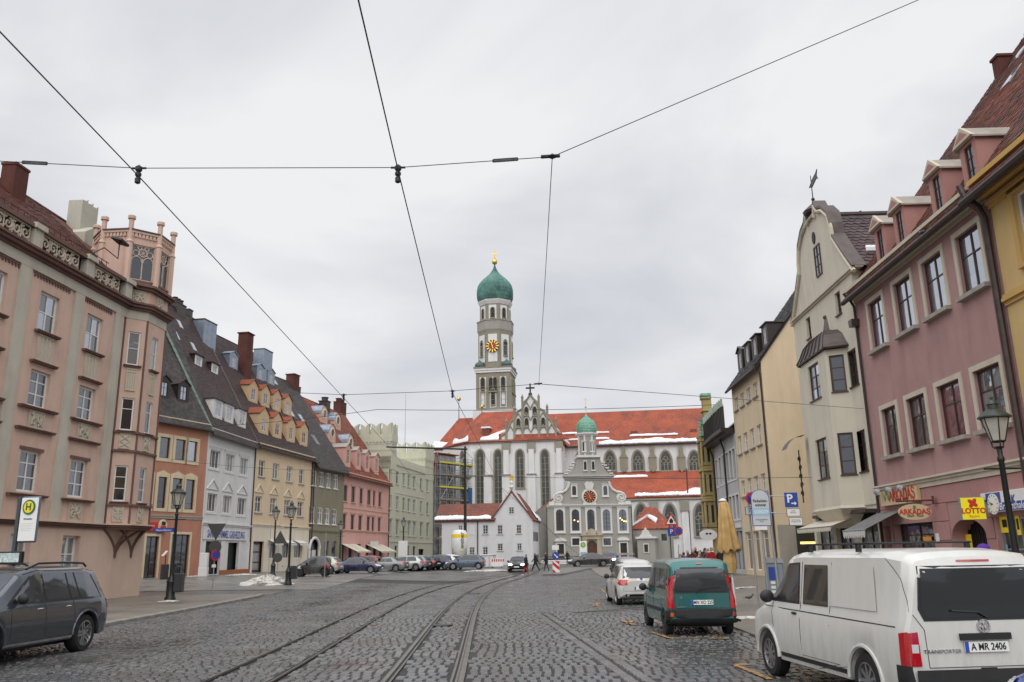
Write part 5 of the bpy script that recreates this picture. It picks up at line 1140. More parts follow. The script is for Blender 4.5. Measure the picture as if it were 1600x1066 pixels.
# tower
YT = 176.; TA = D(744, 640, YT); FT = Fac(TA[:2], TA[:2] + CD, 0.); ut = lambda px_, py_: FT.uz(px_, py_)[0]; zt = lambda px_, py_: FT.uz(px_, py_)[1]
TW = ut(797.5, 640)
TR = empty('tower_origin'); bpy.data.objects.remove(TR)
toff = FB.uz(744, 640)[0]
tx = float((TA[:2] - P0[:2]) @ FB.d); ty = float((TA[:2] - P0[:2]) @ -FB.n)
def TB(name, mb, m_, **k):                                 # tower part, coordinates with origin at the tower's front left foot
 return mb.build(name, m_, BAS, (tx, ty, -.3), **k)
z_a, z_b = zt(770, 645) - 12, zt(770, 582)
TSH = TB('tower_shaft', MB().box(0, TW, 0, TW, 0, z_b), OLV)
TC = TW / 2
for sgn, face in ((0, 'front'), (1, 'right')):
 for i in range(3):
  w = TW * .19; c = TW * (.2 + .3 * i)
  mbp = MB(); mbw = MB(); mbd = MB(); zp0, zp1 = zt(770, 637), zt(770, 589)
  mbp.box(c - w / 2, c + w / 2, -.06, 0, zp0, zp1)
  zz = zt(770, 602); dbl = i == 1
  parts = [(c - .45, zz), (c + .45, zz)] if dbl else [(c, zz)]
  o = TB('tower_panel', mbp, CHW) if not sgn else mbp.build('tower_panel', CHW, BAS, (tx + TW * math.cos(0), ty, -.3), (0, 0, R(90)))
  for x, z in parts: gothic(o, x, z - 1.3, .75, 2.9, -.06, 0, OLV, BLACK, th=.16, name='belfry_opening', spring=.8)
  gothic(o, c, zt(770, 631) - .2, .7, 3.4, -.06, 0, OLV, BLACK if i == 1 else CHW, th=.18, name='blind_window', spring=.85)
TB('tower_cornice', MB().box(-.2, TW + .2, -.2, TW + .2, z_b, z_b + .5).box(-.35, TW + .35, -.35, TW + .35, z_b + .5, z_b + 1.0), CHW); TB('tower_cornice', MB().box(-.5, TW + .5, -.5, TW + .5, z_b + 1.0, z_b + 1.25), OLV)
TB('tower_base', MB().box(-.6, TW + .6, -.6, TW + .6, 0, zt(770, 641)), CHW)
def octr(px0, px1, py): return (ut(px1, py) - ut(px0, py)) / 2
def octagon(name, r, z0, z1, m_): return TB(name, MB().lathe([(r / math.cos(R(22.5)), z0), (r / math.cos(R(22.5)), z1)], 8, (TC, TC), 0, a0=R(22.5)), m_)
r1 = TW * .485; zo0, zo1, zbal = z_b + 1.2, zt(770, 516), zt(770, 505)
octagon('tower_octagon', r1, zo0, zo1, OLV)
def oct_faces(r, fn):
 for k in range(-1, 3):
  a = R(-90 + 45 * k); o = empty('face'); bpy.data.objects.remove(o); fn(k, (tx + TC + r * math.cos(a), ty + TC + r * math.sin(a), -.3), a + R(90))
def face1(k, loc, rz):
 w = r1 * .5; h0, h1 = zo0 + 1.2, zo1 - .8
 o = MB().box(-w / 2 - .1, w / 2 + .1, -.07, 0, h0, h1).build('tower_panel', CHW, BAS, loc, (0, 0, rz))
 for z, r in ((h1 - 2.0, .5), (h0 + 3.2, .5)) if k == 0 else ((h1 - 2.0, .42),):
  MB().lathe([(r + .18, 0), (r + .18, .1), (r, .12)], 14).build('oculus_frame', OLV, o, (0, -.06, z), (R(90), 0, 0)); MB().lathe([(r, 0.13), (.001, .131)], 14).build('oculus', BLACK, o, (0, -.06, z), (R(90), 0, 0))
 if k: gothic(o, 0, (h0 + h1) / 2 - 1.6, .8, 3.4, -.07, 0, OLV, LEAD, th=.16, spring=.8)
 else:
  zc_ = zt(770, 541); cr = r1 * .36
  dial = MB().lathe([(cr * 1.06, 0), (cr * 1.06, .25), (cr * .62, .27), (.001, .28)], 28).build('clock_dial', CLOCKR, o, (0, -.08, zc_), (R(90), 0, 0))
  ring_ = MB().lathe([(cr * 1.05, .26), (cr * .66, .285), (cr * .66, .27)], 28).build('clock_ring', CLOCKD, o, (0, -.08, zc_), (R(90), 0, 0))
  for q in range(12):
   t_ = q * math.pi / 6; MB().box(-.13, .13, 0, .06, -.3, .3).build('clock_numeral', GOLD, o, (cr * .85 * math.sin(t_), -.42, zc_ + cr * .85 * math.cos(t_)), (0, t_, 0))
  MB().box(-.08, .08, 0, .05, -.3, cr * .7).build('clock_hand', GOLD, o, (0, -.48, zc_), (0, R(-18), 0)); MB().box(-.1, .1, 0, .05, -.2, cr * .5).build('clock_hand', GOLD, o, (0, -.53, zc_), (0, R(165), 0))
oct_faces(r1, face1)
rb = r1 * .99; TB('tower_balcony', MB().lathe([(r1 * 1.02, zo1 - .8), (rb * 1.12, zo1), (rb * 1.16, zo1 + .3), (rb * 1.16, zbal + .6), (rb * 1.2, zbal + .75), (rb * 1.2, zbal + .95), (rb * .9, zbal + 1.)], 8, (TC, TC), 0, a0=R(22.5)), GREYCH)
r2 = TW * .435; zu1 = zt(772, 467)
octagon('tower_octagon', r2, zbal, zu1, OLV)
def face2(k, loc, rz):
 w = r2 * .5; h0, h1 = zbal + 1.2, zu1 - 1.2; o = MB().box(-w / 2 - .05, w / 2 + .05, -.07, 0, h0, h1).build('tower_panel', CHW, BAS, loc, (0, 0, rz))
 gothic(o, 0, h0 + .2, .75, 2.2, -.07, 0, OLV, BLACK, th=.16, spring=.75); MB().lathe([(.45, 0), (.45, .1), (.001, .11)], 4).build('oculus', CLOCKD, o, (0, -.06, h1 - 1.5), (R(90), 0, 0))
oct_faces(r2, face2)
TB('tower_cornice', MB().lathe([(r2 * 1.1, zu1 - .9), (r2 * 1.22, zu1 - .2), (r2 * 1.25, zu1 + .1), (r2 * .8, zu1 + .2)], 8, (TC, TC), 0, a0=R(22.5)), CHW)
zd0, zd1 = zu1, zt(772, 404); hd = zd1 - zd0; rd = (ut(801.5, 440) - ut(745, 440)) / 2
dome = [(.86, 0), (.93, .05), (.99, .13), (1.0, .22), (.985, .32), (.93, .42), (.83, .5), (.68, .58), (.5, .65), (.33, .72), (.2, .79), (.11, .86), (.05, .94), (.025, 1.)]
def onion(prof, R_, H_, z0, c, n, m_, name, par=None, seam=True, place=None):
 mb = MB(); k = n * 2; vs = [];
 for r, h in prof:
  for i in range(k): rr = R_ * r * (1.0 if i % 2 else 1.022); t = 2 * math.pi * i / k; vs.append((c[0] + rr * math.cos(t), c[1] + rr * math.sin(t), z0 + H_ * h))
 fs = [(j * k + i, j * k + (i + 1) % k, j * k + k + (i + 1) % k, j * k + k + i) for j in range(len(prof) - 1) for i in range(k)]
 return mb.add(vs, fs)
TB('onion_dome', onion(dome, rd, hd, zd0, (TC, TC), 20, VERD, ''), VERD)
mb = MB(); mb.ball((TC, TC, zd1 + .5), .65, 12, 8); mb.tube((TC, TC, zd1), (TC, TC, zt(772, 382)), .1, .05, 6); mb.box(TC - .6, TC + .6, TC - .06, TC + .06, zt(772, 389), zt(772, 389) + .3); mb.path([(TC - .5, TC, zt(772, 395)), (TC, TC, zt(772, 393)), (TC + .4, TC, zt(772, 396))], .1, 5); TB('tower_finial', mb, GOLD)
for cx in (TW * .1, TW * .9):
 for cy in (TW * .08, TW * .92):
  TB('corner_turret', onion(dome, TW * .15, zt(770, 559) - z_b - 1.4, z_b + 1.25, (cx, cy), 8, VERD, ''), plain('blue_grey_copper', (.07, .12, .12), .5, .3, var=.3))
# grey baroque church in front
YE = 130.; FE = Fac(D(856.5, 880, YE)[:2], D(991.5, 880, YE + .8)[:2], .4)
EVC = House('baroque_church', 'grey baroque church front with white scrolls, clock and green onion belfry', FE, .4, FE.z(920, 789), 22, GREYCH, 'church', z_ext=1.)
e = FE.uz
def arched(par, u, z0, w, h, m_, glass, sw=.28, y=0., name='window', pj=.1, mul=True):
 """round-headed window with flat surround, set proud of the wall"""
 r = w / 2; s = h - r; n = 10
 P = [(-r, 0)] + [(-r * math.cos(math.pi * i / n), s + r * math.sin(math.pi * i / n)) for i in range(n + 1)] + [(r, 0)]
 q = r + sw; Q = [(-q, -sw), (-q, h + sw), (q, h + sw), (q, -sw)]; mb = MB()
 Pp = P[1:-1]; k = len(Pp)
 mb.box(-q, -r, -pj, 0, -sw, s); mb.box(r, q, -pj, 0, -sw, s); mb.box(-r, r, -pj, 0, -sw, 0)
 for i in range(k - 1):
  a, b = Pp[i], Pp[i + 1]; mb.quad((a[0], -pj, a[1]), (b[0], -pj, b[1]), (b[0] * q / r if False else b[0], -pj, h + sw), (a[0], -pj, h + sw)); mb.quad((a[0], -pj, a[1]), (a[0], -.01, a[1]), (b[0], -.01, b[1]), (b[0], -pj, b[1]))
 for sx in (-1, 1): mb.box(min(sx * r, sx * q), max(sx * r, sx * q), -pj, 0, s, h + sw)
 mb.box(-q - .06, q + .06, -pj - .1, 0, -sw - .12, -sw); mb.box(-q - .06, q + .06, -pj - .08, 0, h + sw, h + sw + .12)
 o = mb.build(name, m_, par, (u, y, z0)); MB().poly([(x, -.02, z) for x, z in P]).build('pane', glass, o)
 if mul:
  mm = MB(); mm.box(-.03, .03, -.06, -.02, 0, h * .98)
  for i in range(1, int(h / .6)): mm.box(-r, r, -.05, -.025, i * .6 - .02, i * .6 + .02) if i * .6 < s else None
  mm.build('mullions', BLACK, o)
 return o
CHG = glassmat('church_glass', (.035, .035, .045), .12)
for px_ in (874.1, 898.7, 922.7, 947, 972.3):
 u, z1 = e(px_, 796); z0 = e(px_, 829.5)[1]; arched(EVC.root, u, z0, 1.14, z1 - z0, WHT, CHG)
glow = plain('window_lamp_glow', (.9, .5, .1), .5, emit=(1, .55, .15), estr=2.2)
for px_, py_ in ((897.5, 813), (903, 815), (969, 810), (972, 812.5), (975, 814.5), (978, 815)): u, z = e(px_, py_); MB().ball((u, -.08, z), .1, 8, 6).build('lamp_glow', glow, EVC.root)
for px_ in (900, 948.8): u, z0 = e(px_, 853); EVC.win(u - .55, u + .55, z0 + .1, z0 + 1.1, cols=2, rows=(.5,), fmat=DARKW, glass=GL_DARK, sur=(.2, .08, WHT), rec=.1)
for px_, pt_, pb_ in ((875.7, 850, 870), (974, 848.5, 868.5)):
 u, z1 = e(px_, pt_); EVC.win(u - .5, u + .5, -.3, z1, cols=1, rows=(.45,), fmat=DARKW, glass=DARKW, sur=(.22, .1, WHT), rec=.2, fr=.12, name='door')
 mb = MB(); n = 8; mb.box(u - .95, u + .95, -.3, 0, z1 + .35, z1 + .5); mb.prism([(u - .85, z1 + .5)] + [(u - .85 * math.cos(math.pi * i / n), z1 + .5 + .4 * math.sin(math.pi * i / n)) for i in range(1, n)] + [(u + .85, z1 + .5)][::1], -.22, 0); mb.build('pediment', WHT, EVC.root)
u, z1 = e(924.5, 845); mbp = MB(); PS = plaster('portal_stone', (.42, .36, .27), .1, .2)
EVC.hole(u - .75, u + .75, -.3, z1)
mbp.box(u - 1.45, u - .75, -.35, 0, -.5, z1 + .2); mbp.box(u + .75, u + 1.45, -.35, 0, -.5, z1 + .2); mbp.box(u - 1.5, u + 1.5, -.4, 0, z1 + .2, z1 + .75); mbp.box(u - 1.7, u + 1.7, -.6, 0, z1 + .75, z1 + .95)
mbp.prism([(u - 1.7, z1 + .95), (u - .9, z1 + .95), (u - .7, z1 + 1.5), (u - 1.0, z1 + 1.45)], -.5, 0); mbp.prism([(u + .9, z1 + .95), (u + 1.7, z1 + .95), (u + 1.0, z1 + 1.45), (u + .7, z1 + 1.5)], -.5, 0); mbp.prism([(u - .6, z1 + .95), (u + .6, z1 + .95), (u + .5, z1 + 1.6), (u, z1 + 1.8), (u - .5, z1 + 1.6)], -.3, 0)
n = 8
for s in (-1, 1): mbp.poly([(u + s * .75, -.05, z1)] + [(u + s * .75 * math.cos(a), -.05, z1 - .75 + .75 * math.sin(a)) for a in [math.pi / 2 * i / n for i in range(n, -1, -1)]])
EVC.part('portal', mbp, PS); EVC.part('church_door', MB().box(u - .75, u + .75, .1, .18, -.3, z1), plain('door_brown', (.09, .035, .02), .5, var=.2, scale=3))
EVC.cornice(EVC.H - .35, [(.15, .12), (.15, .28), (.12, .4)], WHT)
EVC.cornice(e(920, 832)[1] if False else e(900, 869)[1], [(.35, .12)], STONE, name='plinth')
EVC.finish(None)
ROOFE = plane_part('church_roof', [(0, 0, 0), (1, 0, 0), (1, 1, 1)], RB) ; bpy.data.objects.remove(ROOFE)
gx0, gx1 = e(890.6, 765)[0], e(951.4, 765)[0]; gcx = e(921, 770)[0]; zs0 = EVC.H + .07; zs1 = e(921, 750.5)[1]; zs2 = e(921, 741)[1]
mb = MB(); hw = (gx1 - gx0) / 2
sc_l = e(866, 785)[0]
out_ = [(gcx - hw * 1.75, zs0), (gcx + hw * 1.75, zs0), (gcx + hw * 1.72, zs0 + .9), (gcx + hw * 1.4, zs0 + 1.7), (gcx + hw * 1.12, zs0 + 2.3), (gcx + hw * 1.0, zs0 + 3.), (gcx + hw, zs1), (gcx - hw, zs1), (gcx - hw * 1.0, zs0 + 3.), (gcx - hw * 1.12, zs0 + 2.3), (gcx - hw * 1.4, zs0 + 1.7), (gcx - hw * 1.72, zs0 + .9)]
SG = MB().prism(out_, 0, .8).build('scroll_gable', GREYCH, EVC.root)
for s in (-1, 1):
 mb = MB(); mb.path([(gcx + s * x * hw, -.1, zs0 + z) for x, z in ((1.72, 1.5), (1.62, 1.75), (1.4, 1.85), (1.2, 2.2), (1.06, 2.8), (1.04, 3.2), (.98, 3.4))], .2, 6)
 cx, cz = gcx + s * hw * 1.62, zs0 + 1.0
 mb.path([(cx + (.72 * (1 - t * .8)) * math.cos(s * -t * 12 + 1.5), -.12 - t * .1, cz + (.72 * (1 - t * .8)) * math.sin(s * -t * 12 + 1.5)) for t in [i / 26 for i in range(27)]], .13, 6); mb.lathe([(.76, 0), (.76, .1), (.001, .12)], 20)
 for i in range(len(mb.v) - 60, len(mb.v)): x, y, z = mb.v[i]; mb.v[i] = (cx + x, -.02 - z, cz + y)
 mb.box(cx - .55, cx + .55, -.35, .4, zs0, zs0 + .3); mb.build('scroll', WHT, SG)
 u, z = e(897 if s < 0 else 945.7, 766); arched(SG, u, z - .75, .62, 1.4, WHT, GL_DARK, .2, mul=False)
 MB().box(gcx + s * hw * 1.95 - .4, gcx + s * hw * 1.95 + .4, -.2, .5, zs0, zs0 + .45).build('pedestal', WHT, SG)
u, z = e(921, 776); cr = .93
SH = MB().lathe([(1.25, 0), (1.22, .12), (1.0, .16)], 24).build('clock_surround', WHT, SG, (u, -.02, z), (R(90), 0, 0)); MB().box(u - 1., u + 1., -.12, 0, z - 1.4, z - .9).build('clock_bracket', WHT, SG)
MB().prism([(u - .5, z + 1.1), (u + .5, z + 1.1), (u + .75, z + 1.9), (u + .35, z + 2.3), (u, z + 2.15), (u - .35, z + 2.3), (u - .75, z + 1.9)], -.2, 0).build('cartouche', WHT, SG)
MB().lathe([(cr, 0), (cr, .1), (.001, .11)], 24).build('clock_dial', CLOCKR, SG, (u, -.14, z), (R(90), 0, 0)); MB().lathe([(cr * .98, .1), (cr * .62, .125), (cr * .6, .1)], 24).build('clock_ring', CLOCKD, SG, (u, -.14, z), (R(90), 0, 0))
for q in range(12): t_ = q * math.pi / 6; MB().box(-.05, .05, 0, .03, -.13, .13).build('clock_numeral', GOLD, SG, (u + cr * .8 * math.sin(t_), -.3, z + cr * .8 * math.cos(t_)), (0, t_, 0))
MB().box(-.03, .03, 0, .03, -.1, cr * .7).build('clock_hand', GOLD, SG, (u, -.3, z), (0, R(-20), 0)); MB().box(-.04, .04, 0, .03, -.1, cr * .5).build('clock_hand', GOLD, SG, (u, -.32, z), (0, R(160), 0))
mb = MB(); w_ = hw * 1.16
for h, p in ((.25, .1), (.3, .3), (.25, .5)): mb.box(gcx - w_ - p, gcx + w_ + p, -p, .9, zs1, zs1 + h); zs1 += h
mb.build('entablature', plaster('entablature_grey', (.42, .41, .38)), EVC.root)
tz0, tz1 = e(920, 714)[1], e(919, 680)[1]; tw = (e(934.5, 700)[0] - e(905, 700)[0]) / 2; tc = e(919.5, 700)[0]
out_ = [(gcx - w_, zs1), (gcx + w_, zs1), (gcx + w_ * .8, zs1 + .5), (gcx + w_ * .62, zs1 + 1.2), (tc + tw * 1.25, zs1 + 2.), (tc + tw * 1.15, tz0), (tc - tw * 1.15, tz0), (tc - tw * 1.25, zs1 + 2.), (gcx - w_ * .62, zs1 + 1.2), (gcx - w_ * .8, zs1 + .5)]
CG = MB().prism(out_, 0, 1.5).build('concave_gable', GREYCH, EVC.root)
for s in (-1, 1):
 for k in range(5): t = k / 5; x = gcx + s * (w_ * (1 - .42 * t)); MB().box(x - .28, x + .28, -.1, 1.2, zs1 + .15 + 2.1 * t, zs1 + .33 + 2.1 * t).build('stepped_coping', WHT, CG)
 arched(CG, tc + s * tw * .42, tz0 - 2.0, .42, 1.25, WHT, BLACK, .08, mul=False)
MB().box(tc - tw * 1.25, tc + tw * 1.25, -.35, 2 * tw, tz0 - .1, tz0 + .25).build('belfry_cornice', WHT, EVC.root)
BF = MB().lathe([(tw, tz0 + .25), (tw, tz1)], 8, (tc, tw * .9), 0, a0=R(22.5)).build('belfry', GREYCH, EVC.root)
for k in (-1, 0, 1):
 for s in (-1, 1):
  a = R(-90 + 45 * k);
 a = R(-90 + 45 * k - 22.5); p = (tc + tw * math.cos(a), tw * .9 + tw * math.sin(a)); MB().tube((p[0], p[1], tz0 + .25), (p[0], p[1], tz1), .16, n=8).build('belfry_column', WHT, EVC.root)
for px_ in (912.5, 925): u, z = e(px_, 705); arched(EVC.root, u, z, .5, 1.4, WHT, BLACK, .1, y=-.12 + tw * .0, mul=False, name='belfry_opening')
MB().lathe([(tw * 1.05, tz1 - .1), (tw * 1.25, tz1 + .2), (tw * 1.25, tz1 + .4), (tw * .9, tz1 + .5)], 8, (tc, tw * .9), 0, a0=R(22.5)).build('belfry_cornice', WHT, EVC.root)
zo = tz1 + .4; rd2 = (e(934, 665)[0] - e(902, 665)[0]) / 2; hd2 = e(917.5, 645)[1] - zo; dome2 = [(.88, 0), (.97, .1), (1.0, .24), (.98, .38), (.9, .52), (.72, .64), (.48, .74), (.27, .83), (.12, .92), (.04, 1.)]
onion(dome2, rd2, hd2, zo, (tc, tw * .9), 12, VERD2, '').build('onion_dome', VERD2, EVC.root)
mb = MB(); zz = zo + hd2; mb.tube((tc, tw * .9, zz), (tc, tw * .9, e(917, 619)[1]), .05, .03, 6); mb.ball((tc, tw * .9, e(917, 633.5)[1]), .18, 8, 6); zk = e(917, 623)[1]; mb.box(tc - .32, tc + .32, tw * .9 - .03, tw * .9 + .03, zk, zk + .08); mb.build('cross_finial', GOLD, EVC.root)
mb = MB(); mb.poly([(0, .5, EVC.H), (0, 22, EVC.H), (gcx, 22, EVC.H + 5), (gcx, .5, EVC.H + 5)]); mb.poly([(EVC.L, .5, EVC.H), (gcx, .5, EVC.H + 5), (gcx, 22, EVC.H + 5), (EVC.L, 22, EVC.H)]); mb.build('roof', RB, EVC.root)
EVC.downpipe(-.05, EVC.H - .3); EVC.downpipe(EVC.L - .1, EVC.H - .3)
FC_ = Fac(D(991, 880, 133)[:2], D(1046, 880, 131.5)[:2], .4)
CHP = House('side_chapel', 'small grey chapel with red hipped roof and white scrolled porch', FC_, .4, FC_.z(1020, 826), 8, GREYCH, 'chapel')
u, z0 = FC_.uz(1038, 845); CHP.win(u - .4, u + .4, z0, z0 + 1., cols=1, rows=(.5,), fmat=DARKW, glass=GL_DARK, rec=.1); CHP.finish()
plane = lambda nm, pts, m_: plane_part(nm, pts, m_, CHP.root, .15)
plane('roof', [(-.2, -.3, CHP.H), (CHP.L + .3, -.3, CHP.H), (FC_.u(1012, 795) + .9, 3.5, FC_.z(1015, 792)), (FC_.u(1003, 795), 3.5, FC_.z(1010, 790))], RR); plane('roof', [(CHP.L + .3, -.3, CHP.H), (CHP.L + .3, 8, CHP.H), (FC_.u(1012, 795) + .9, 3.5, FC_.z(1015, 792))], RR)
snow_strip(CHP.root, [(.2, -.4, CHP.H + .6), (2.2, 1.6, CHP.H + 2.)], (.7, .3, .8), .15, seed=21); snow_strip(CHP.root, [(2.2, 1.4, CHP.H + 1.9), (3.6, .6, CHP.H + .9)], (.4, .3, .8), .12, seed=22)
u0, u1 = FC_.u(1000, 860), FC_.u(1027, 860); zp = FC_.z(1013, 842); mb = MB(); mb.box(u0, u1, -2.5, -.01, -.5, zp); PO = mb.build('porch', GREYCH, CHP.root); MB().box(u0 - .2, u1 + .2, -2.75, -.02, zp, zp + .3).build('porch_cornice', WHT, CHP.root)
uc = (u0 + u1) / 2; MB().prism([(uc - 1., zp + .3), (uc + 1., zp + .3), (uc + .6, zp + .7), (uc + .45, zp + 1.2), (uc + .2, zp + 1.3), (uc, zp + 1.7), (uc - .2, zp + 1.3), (uc - .45, zp + 1.2), (uc - .6, zp + .7)], -2.6, -2.2).build('porch_gable', WHT, CHP.root)
o = MB().box(uc - .42, uc + .42, -2.6, -2.5, zp - 2.1, zp - .7).build('porch_window', WHT, CHP.root); MB().box(uc - .28, uc + .28, -2.63, -2.6, zp - 1.95, zp - .85).build('pane', GL_DARK, o)
# white parish house
PA = D(690, 880, 124.5); FP = Fac(PA[:2], PA[:2] + np.array([math.cos(R(8)), -math.sin(R(8))]) * 20, .4)
p_ = FP.uz; u_r = p_(833, 860)[0]; FP.L = u_r; FP.B = FP.A + FP.d * u_r
PHW = plaster('parish_white_render', (.62, .62, .63), .05, .1, scale=.4)
zev = p_(740, 812.5)[1]; zap = p_(800, 765)[1]; u_l = p_(768, 812)[0]
PH = House('parish_house', 'white parish house with steep red gable and snow on its long wing', FP, .4, zev, 9, PHW, 'house', z_ext=1.)
PHF = plain('old_window_paint', (.55, .56, .55), .5)
for (a, b, t, bt) in ((754, 763, 820.5, 835), (777, 785.6, 820.5, 835), (806.5, 815, 820, 834), (716, 723, 821, 832), (754, 762.6, 854.5, 867), (733, 742, 855, 867), (777, 786, 849.5, 861), (807.6, 815.6, 849, 860.5)):
 u0, z1 = p_(a, t); u1, z0 = p_(b, bt); PH.win(u0, u1, z0, z1, cols=2, rows=(.33, .66), fmat=PHF, fr=.1, glass=GL_DARK, rec=.06, sill=(.1, .07, .1, STONE), each=False)
u0, z1 = p_(733.5, 821); u1, z0 = p_(742, 835.5); MB().box(u0, u1, -.05, 0, z0, z1).build('blind_shutter', GREYT, PH.root)
PH.finish()
um = (u_l + u_r) / 2
GP = MB().prism([(u_l, zev), (u_r, zev), (um + .35, zap), (um - .35, zap)], 0, .4).build('gable_wall', PHW, PH.root)
u0, z1 = p_(795, 792); u1, z0 = p_(803.6, 803); o = window(PH.root, u0, u1, z0, z1, cols=2, rows=(.33, .66), fmat=PHF, fr=.1, glass=GL_DARK, rec=-.06); u, z = p_(799, 775); MB().box(u - .25, u + .25, -.05, 0, z - .3, z + .3).build('vent', GREYT, PH.root)
zrd = zap - .1
plane_part('roof', [(u_r + .3, -.2, zev - .2), (u_r + .3, 9, zev - .2), (um, 9, zrd), (um, -.15, zrd)], RB, PH.root, .2); plane_part('roof', [(um, -.15, zrd), (um, 9, zrd), (u_l - .3, 9, zev - .2), (u_l - .3, -.2, zev - .2)], RB, PH.root, .2)
plane_part('wing_roof', [(-1, -.4, zev - .1), (u_l + .5, -.4, zev - .1), (u_l + 1.5, 3., p_(740, 787, -3)[1]), (-1, 3., p_(740, 787, -3)[1])], RB, PH.root, .2)
snow_strip(PH.root, [(-1, -.4, zev + .1), (u_l + .0, -.4, zev + .1)], (0, 1.4, .95), .3, seed=12); snow_strip(PH.root, [(u_r + .3, 5., zev - .1), (u_r + .3, 9.2, zev - .1)], (-2., .2, 3.), .2, seed=13); PH.ro = .3; PH.rt = .5; PH.rE = zev
mb = MB(); mb.box(u_r - .0, u_r + .001, 0, 9, 0, 0.01); PH.part('downpipe', MB().path([(p_(746.5, 815)[0], -.1, zev), (p_(746.5, 860)[0], -.1, 0)], .08, 6), COPPERB)
for k in range(4):
 for zz in (zev - 3.1, zev - 6.3): MB().box(0, .06, -.35, .35, 0, 1.3).build('side_window', GL_DARK, PH.root, (u_r + .01, 1. + k * 1.6, zz))
mb = MB(); mb.lathe([(.1, 0), (.35, .3), (.2, .7), (.28, 1.), (.12, 1.3)], 8, (um, 0), zap); S_ = mb.build('gable_statue', WHT, PH.root); MB().box(um - .28, um + .28, -.05, .05, zap + 1.3, zap + 2.).build('gilt_plaque', GOLD, S_)
for px_, py_ in ((710, 781), (720, 780), (809, 763), (847, 780)): pass
# scaffolded house beside the palace
SA = D(676, 867, 153.); SB = D(712, 867, 158.); FS = Fac(SA[:2], SB[:2], .4)
SCW = plaster('scaffold_house_grey', (.30, .30, .31), .1, .15); hz = FS.z(700, 712)
SH_ = House('gabled_house', 'grey house under repair hidden behind scaffolding, red roof edged with snow', FS, .4, hz, 12, SCW, 'house')
for k in range(6):
 for j in range(2): z = 1.5 + k * 3.; u = FS.L * (.3 + .4 * j); (z + 1.8 < hz) and SH_.win(u - .5, u + .5, z, z + 1.7, cols=2, rows=(.6,), glass=GL_DARK)
SH_.finish()
plane_part('roof', [(-.6, -.5, FS.z(677, 757)), (.6, -.5, hz + .3), (.6, 12, hz + .3), (-.6, 12, FS.z(677, 757))], RR, SH_.root, .2); plane_part('roof', [(.55, -.5, hz + .3), (FS.L + .4, -.5, hz + .3), (FS.L + .4, 12, hz + .4), (.55, 12, hz + .4)], RR, SH_.root, .2)
snow_strip(SH_.root, [(-.7, -.6, FS.z(677, 757) + .2), (.5, -.6, hz + .4)], (.5, .3, .5), .2, seed=14)
SC = empty('scaffolding', (FS.A[0], FS.A[1], .4), FS.ang(), 'tall steel scaffolding with yellow-edged decks along the grey house', 'scaffolding')
TY = plain('scaffold_yellow', (.55, .5, .05), .5); PLK = plain('scaffold_plank', (.24, .2, .15), .8, var=.2); L_ = FS.u(727, 800)
lv = int((hz - 1) / 2.2)
for yy in (-.5, -1.7):
 for i in range(6): x = L_ * i / 5; MB().tube((x, yy, 0), (x, yy, hz - .5), .06, n=5).build('standard', STEEL, SC)
for k in range(1, lv + 1):
 z = k * 2.2
 MB().box(-.2, L_ + .2, -1.75, -.45, z - .06, z).build('deck', PLK, SC); MB().box(-.2, L_ + .2, -1.82, -1.77, z, z + .3).build('toe_board', TY if k % 2 == 0 else PLK, SC)
 for zz in (.6, 1.1): MB().tube((-.2, -1.75, z + zz), (L_ + .2, -1.75, z + zz), .04, n=5).build('guard_rail', STEEL, SC)
 i = k % 5; MB().tube((L_ * i / 5, -1.75, z), (L_ * (i + 1) / 5, -1.75, z + 2.2), .04, n=5).build('brace', STEEL, SC)
BLUE_T = plain('blue_tarpaulin', (.02, .09, .22), .5); u, z = FS.uz(721, 780); MB().box(u - .3, u + 1., -1.9, -1.86, z - 3., z + 2.).build('tarpaulin', BLUE_T, SC); u, z = FS.uz(703, 818); MB().box(u - 1., u + .6, -1.9, -1.86, z - 1., z + .8).build('tarpaulin', plain('pale_net', (.35, .38, .42), .7), SC)
# RIGHT ROW
def lineR(y): return 13.6 + .027 * y
def baseR(px): d = ray(px, 858); t = 13.6 / (d[0] - .027); return np.array([lineR(t), t])
ZR = .35
MAUVE = plaster('mauve_render', (.41, .25, .24), .1, .16, bump=.5, scale=.9); MAUVEL = plaster('mauve_ashlar', (.42, .225, .21), .08, .14); CRT = plaster('cream_stone_trim', (.58, .52, .42), .08, .12)
FM = Fac(baseR(1382), baseR(1635), ZR)
HM = House('town_house', 'mauve house with cream-framed windows, four dormers and shop signs below', FM, ZR, FM.z(1338, 452), 16, MAUVE, 'house', 'houses on the right side')
up_ = [((1361, 517.5), (1383.5, 505)), ((1401.4, 490), (1428.5, 475)), ((1446.4, 460.7), (1478, 443)), ((1500.6, 427), (1538, 407))]
lo_ = [((1382.5, 680.6), (1405, 672)), ((1421.7, 666), (1450.7, 656)), ((1470, 648), (1506, 637)), ((1528, 629), (1570, 612))]
SILM = (.2, .13, .16, STONE); zu = (FM.z(1373, 545), FM.z(1373, 463.5)); zl = (FM.z(1394, 712), FM.z(1394, 634.5))
REDC = glassmat('glass_red_curtain', (.12, .012, .02), .12)
for i, (a, b) in enumerate(up_): HM.win(FM.u(*a), FM.u(*b), zu[0], zu[1], cols=2, rows=(.63,), fr=.09, fmat=BROWN, glass=GL_SKY, rec=.1, sill=SILM, sur=(.17, .05, CRT), each=True)
for i, (a, b) in enumerate(lo_): HM.win(FM.u(*a), FM.u(*b), zl[0], zl[1], cols=2, rows=(.63,), fr=.09, fmat=BROWN, glass=[[GL_DARK, GL_GREEN], [GL_DARK, GL_GREEN], [REDC, REDC], [GL_CURT, GL_SKY]][i], rec=.1, sill=SILM, sur=(.17, .05, CRT), each=True)
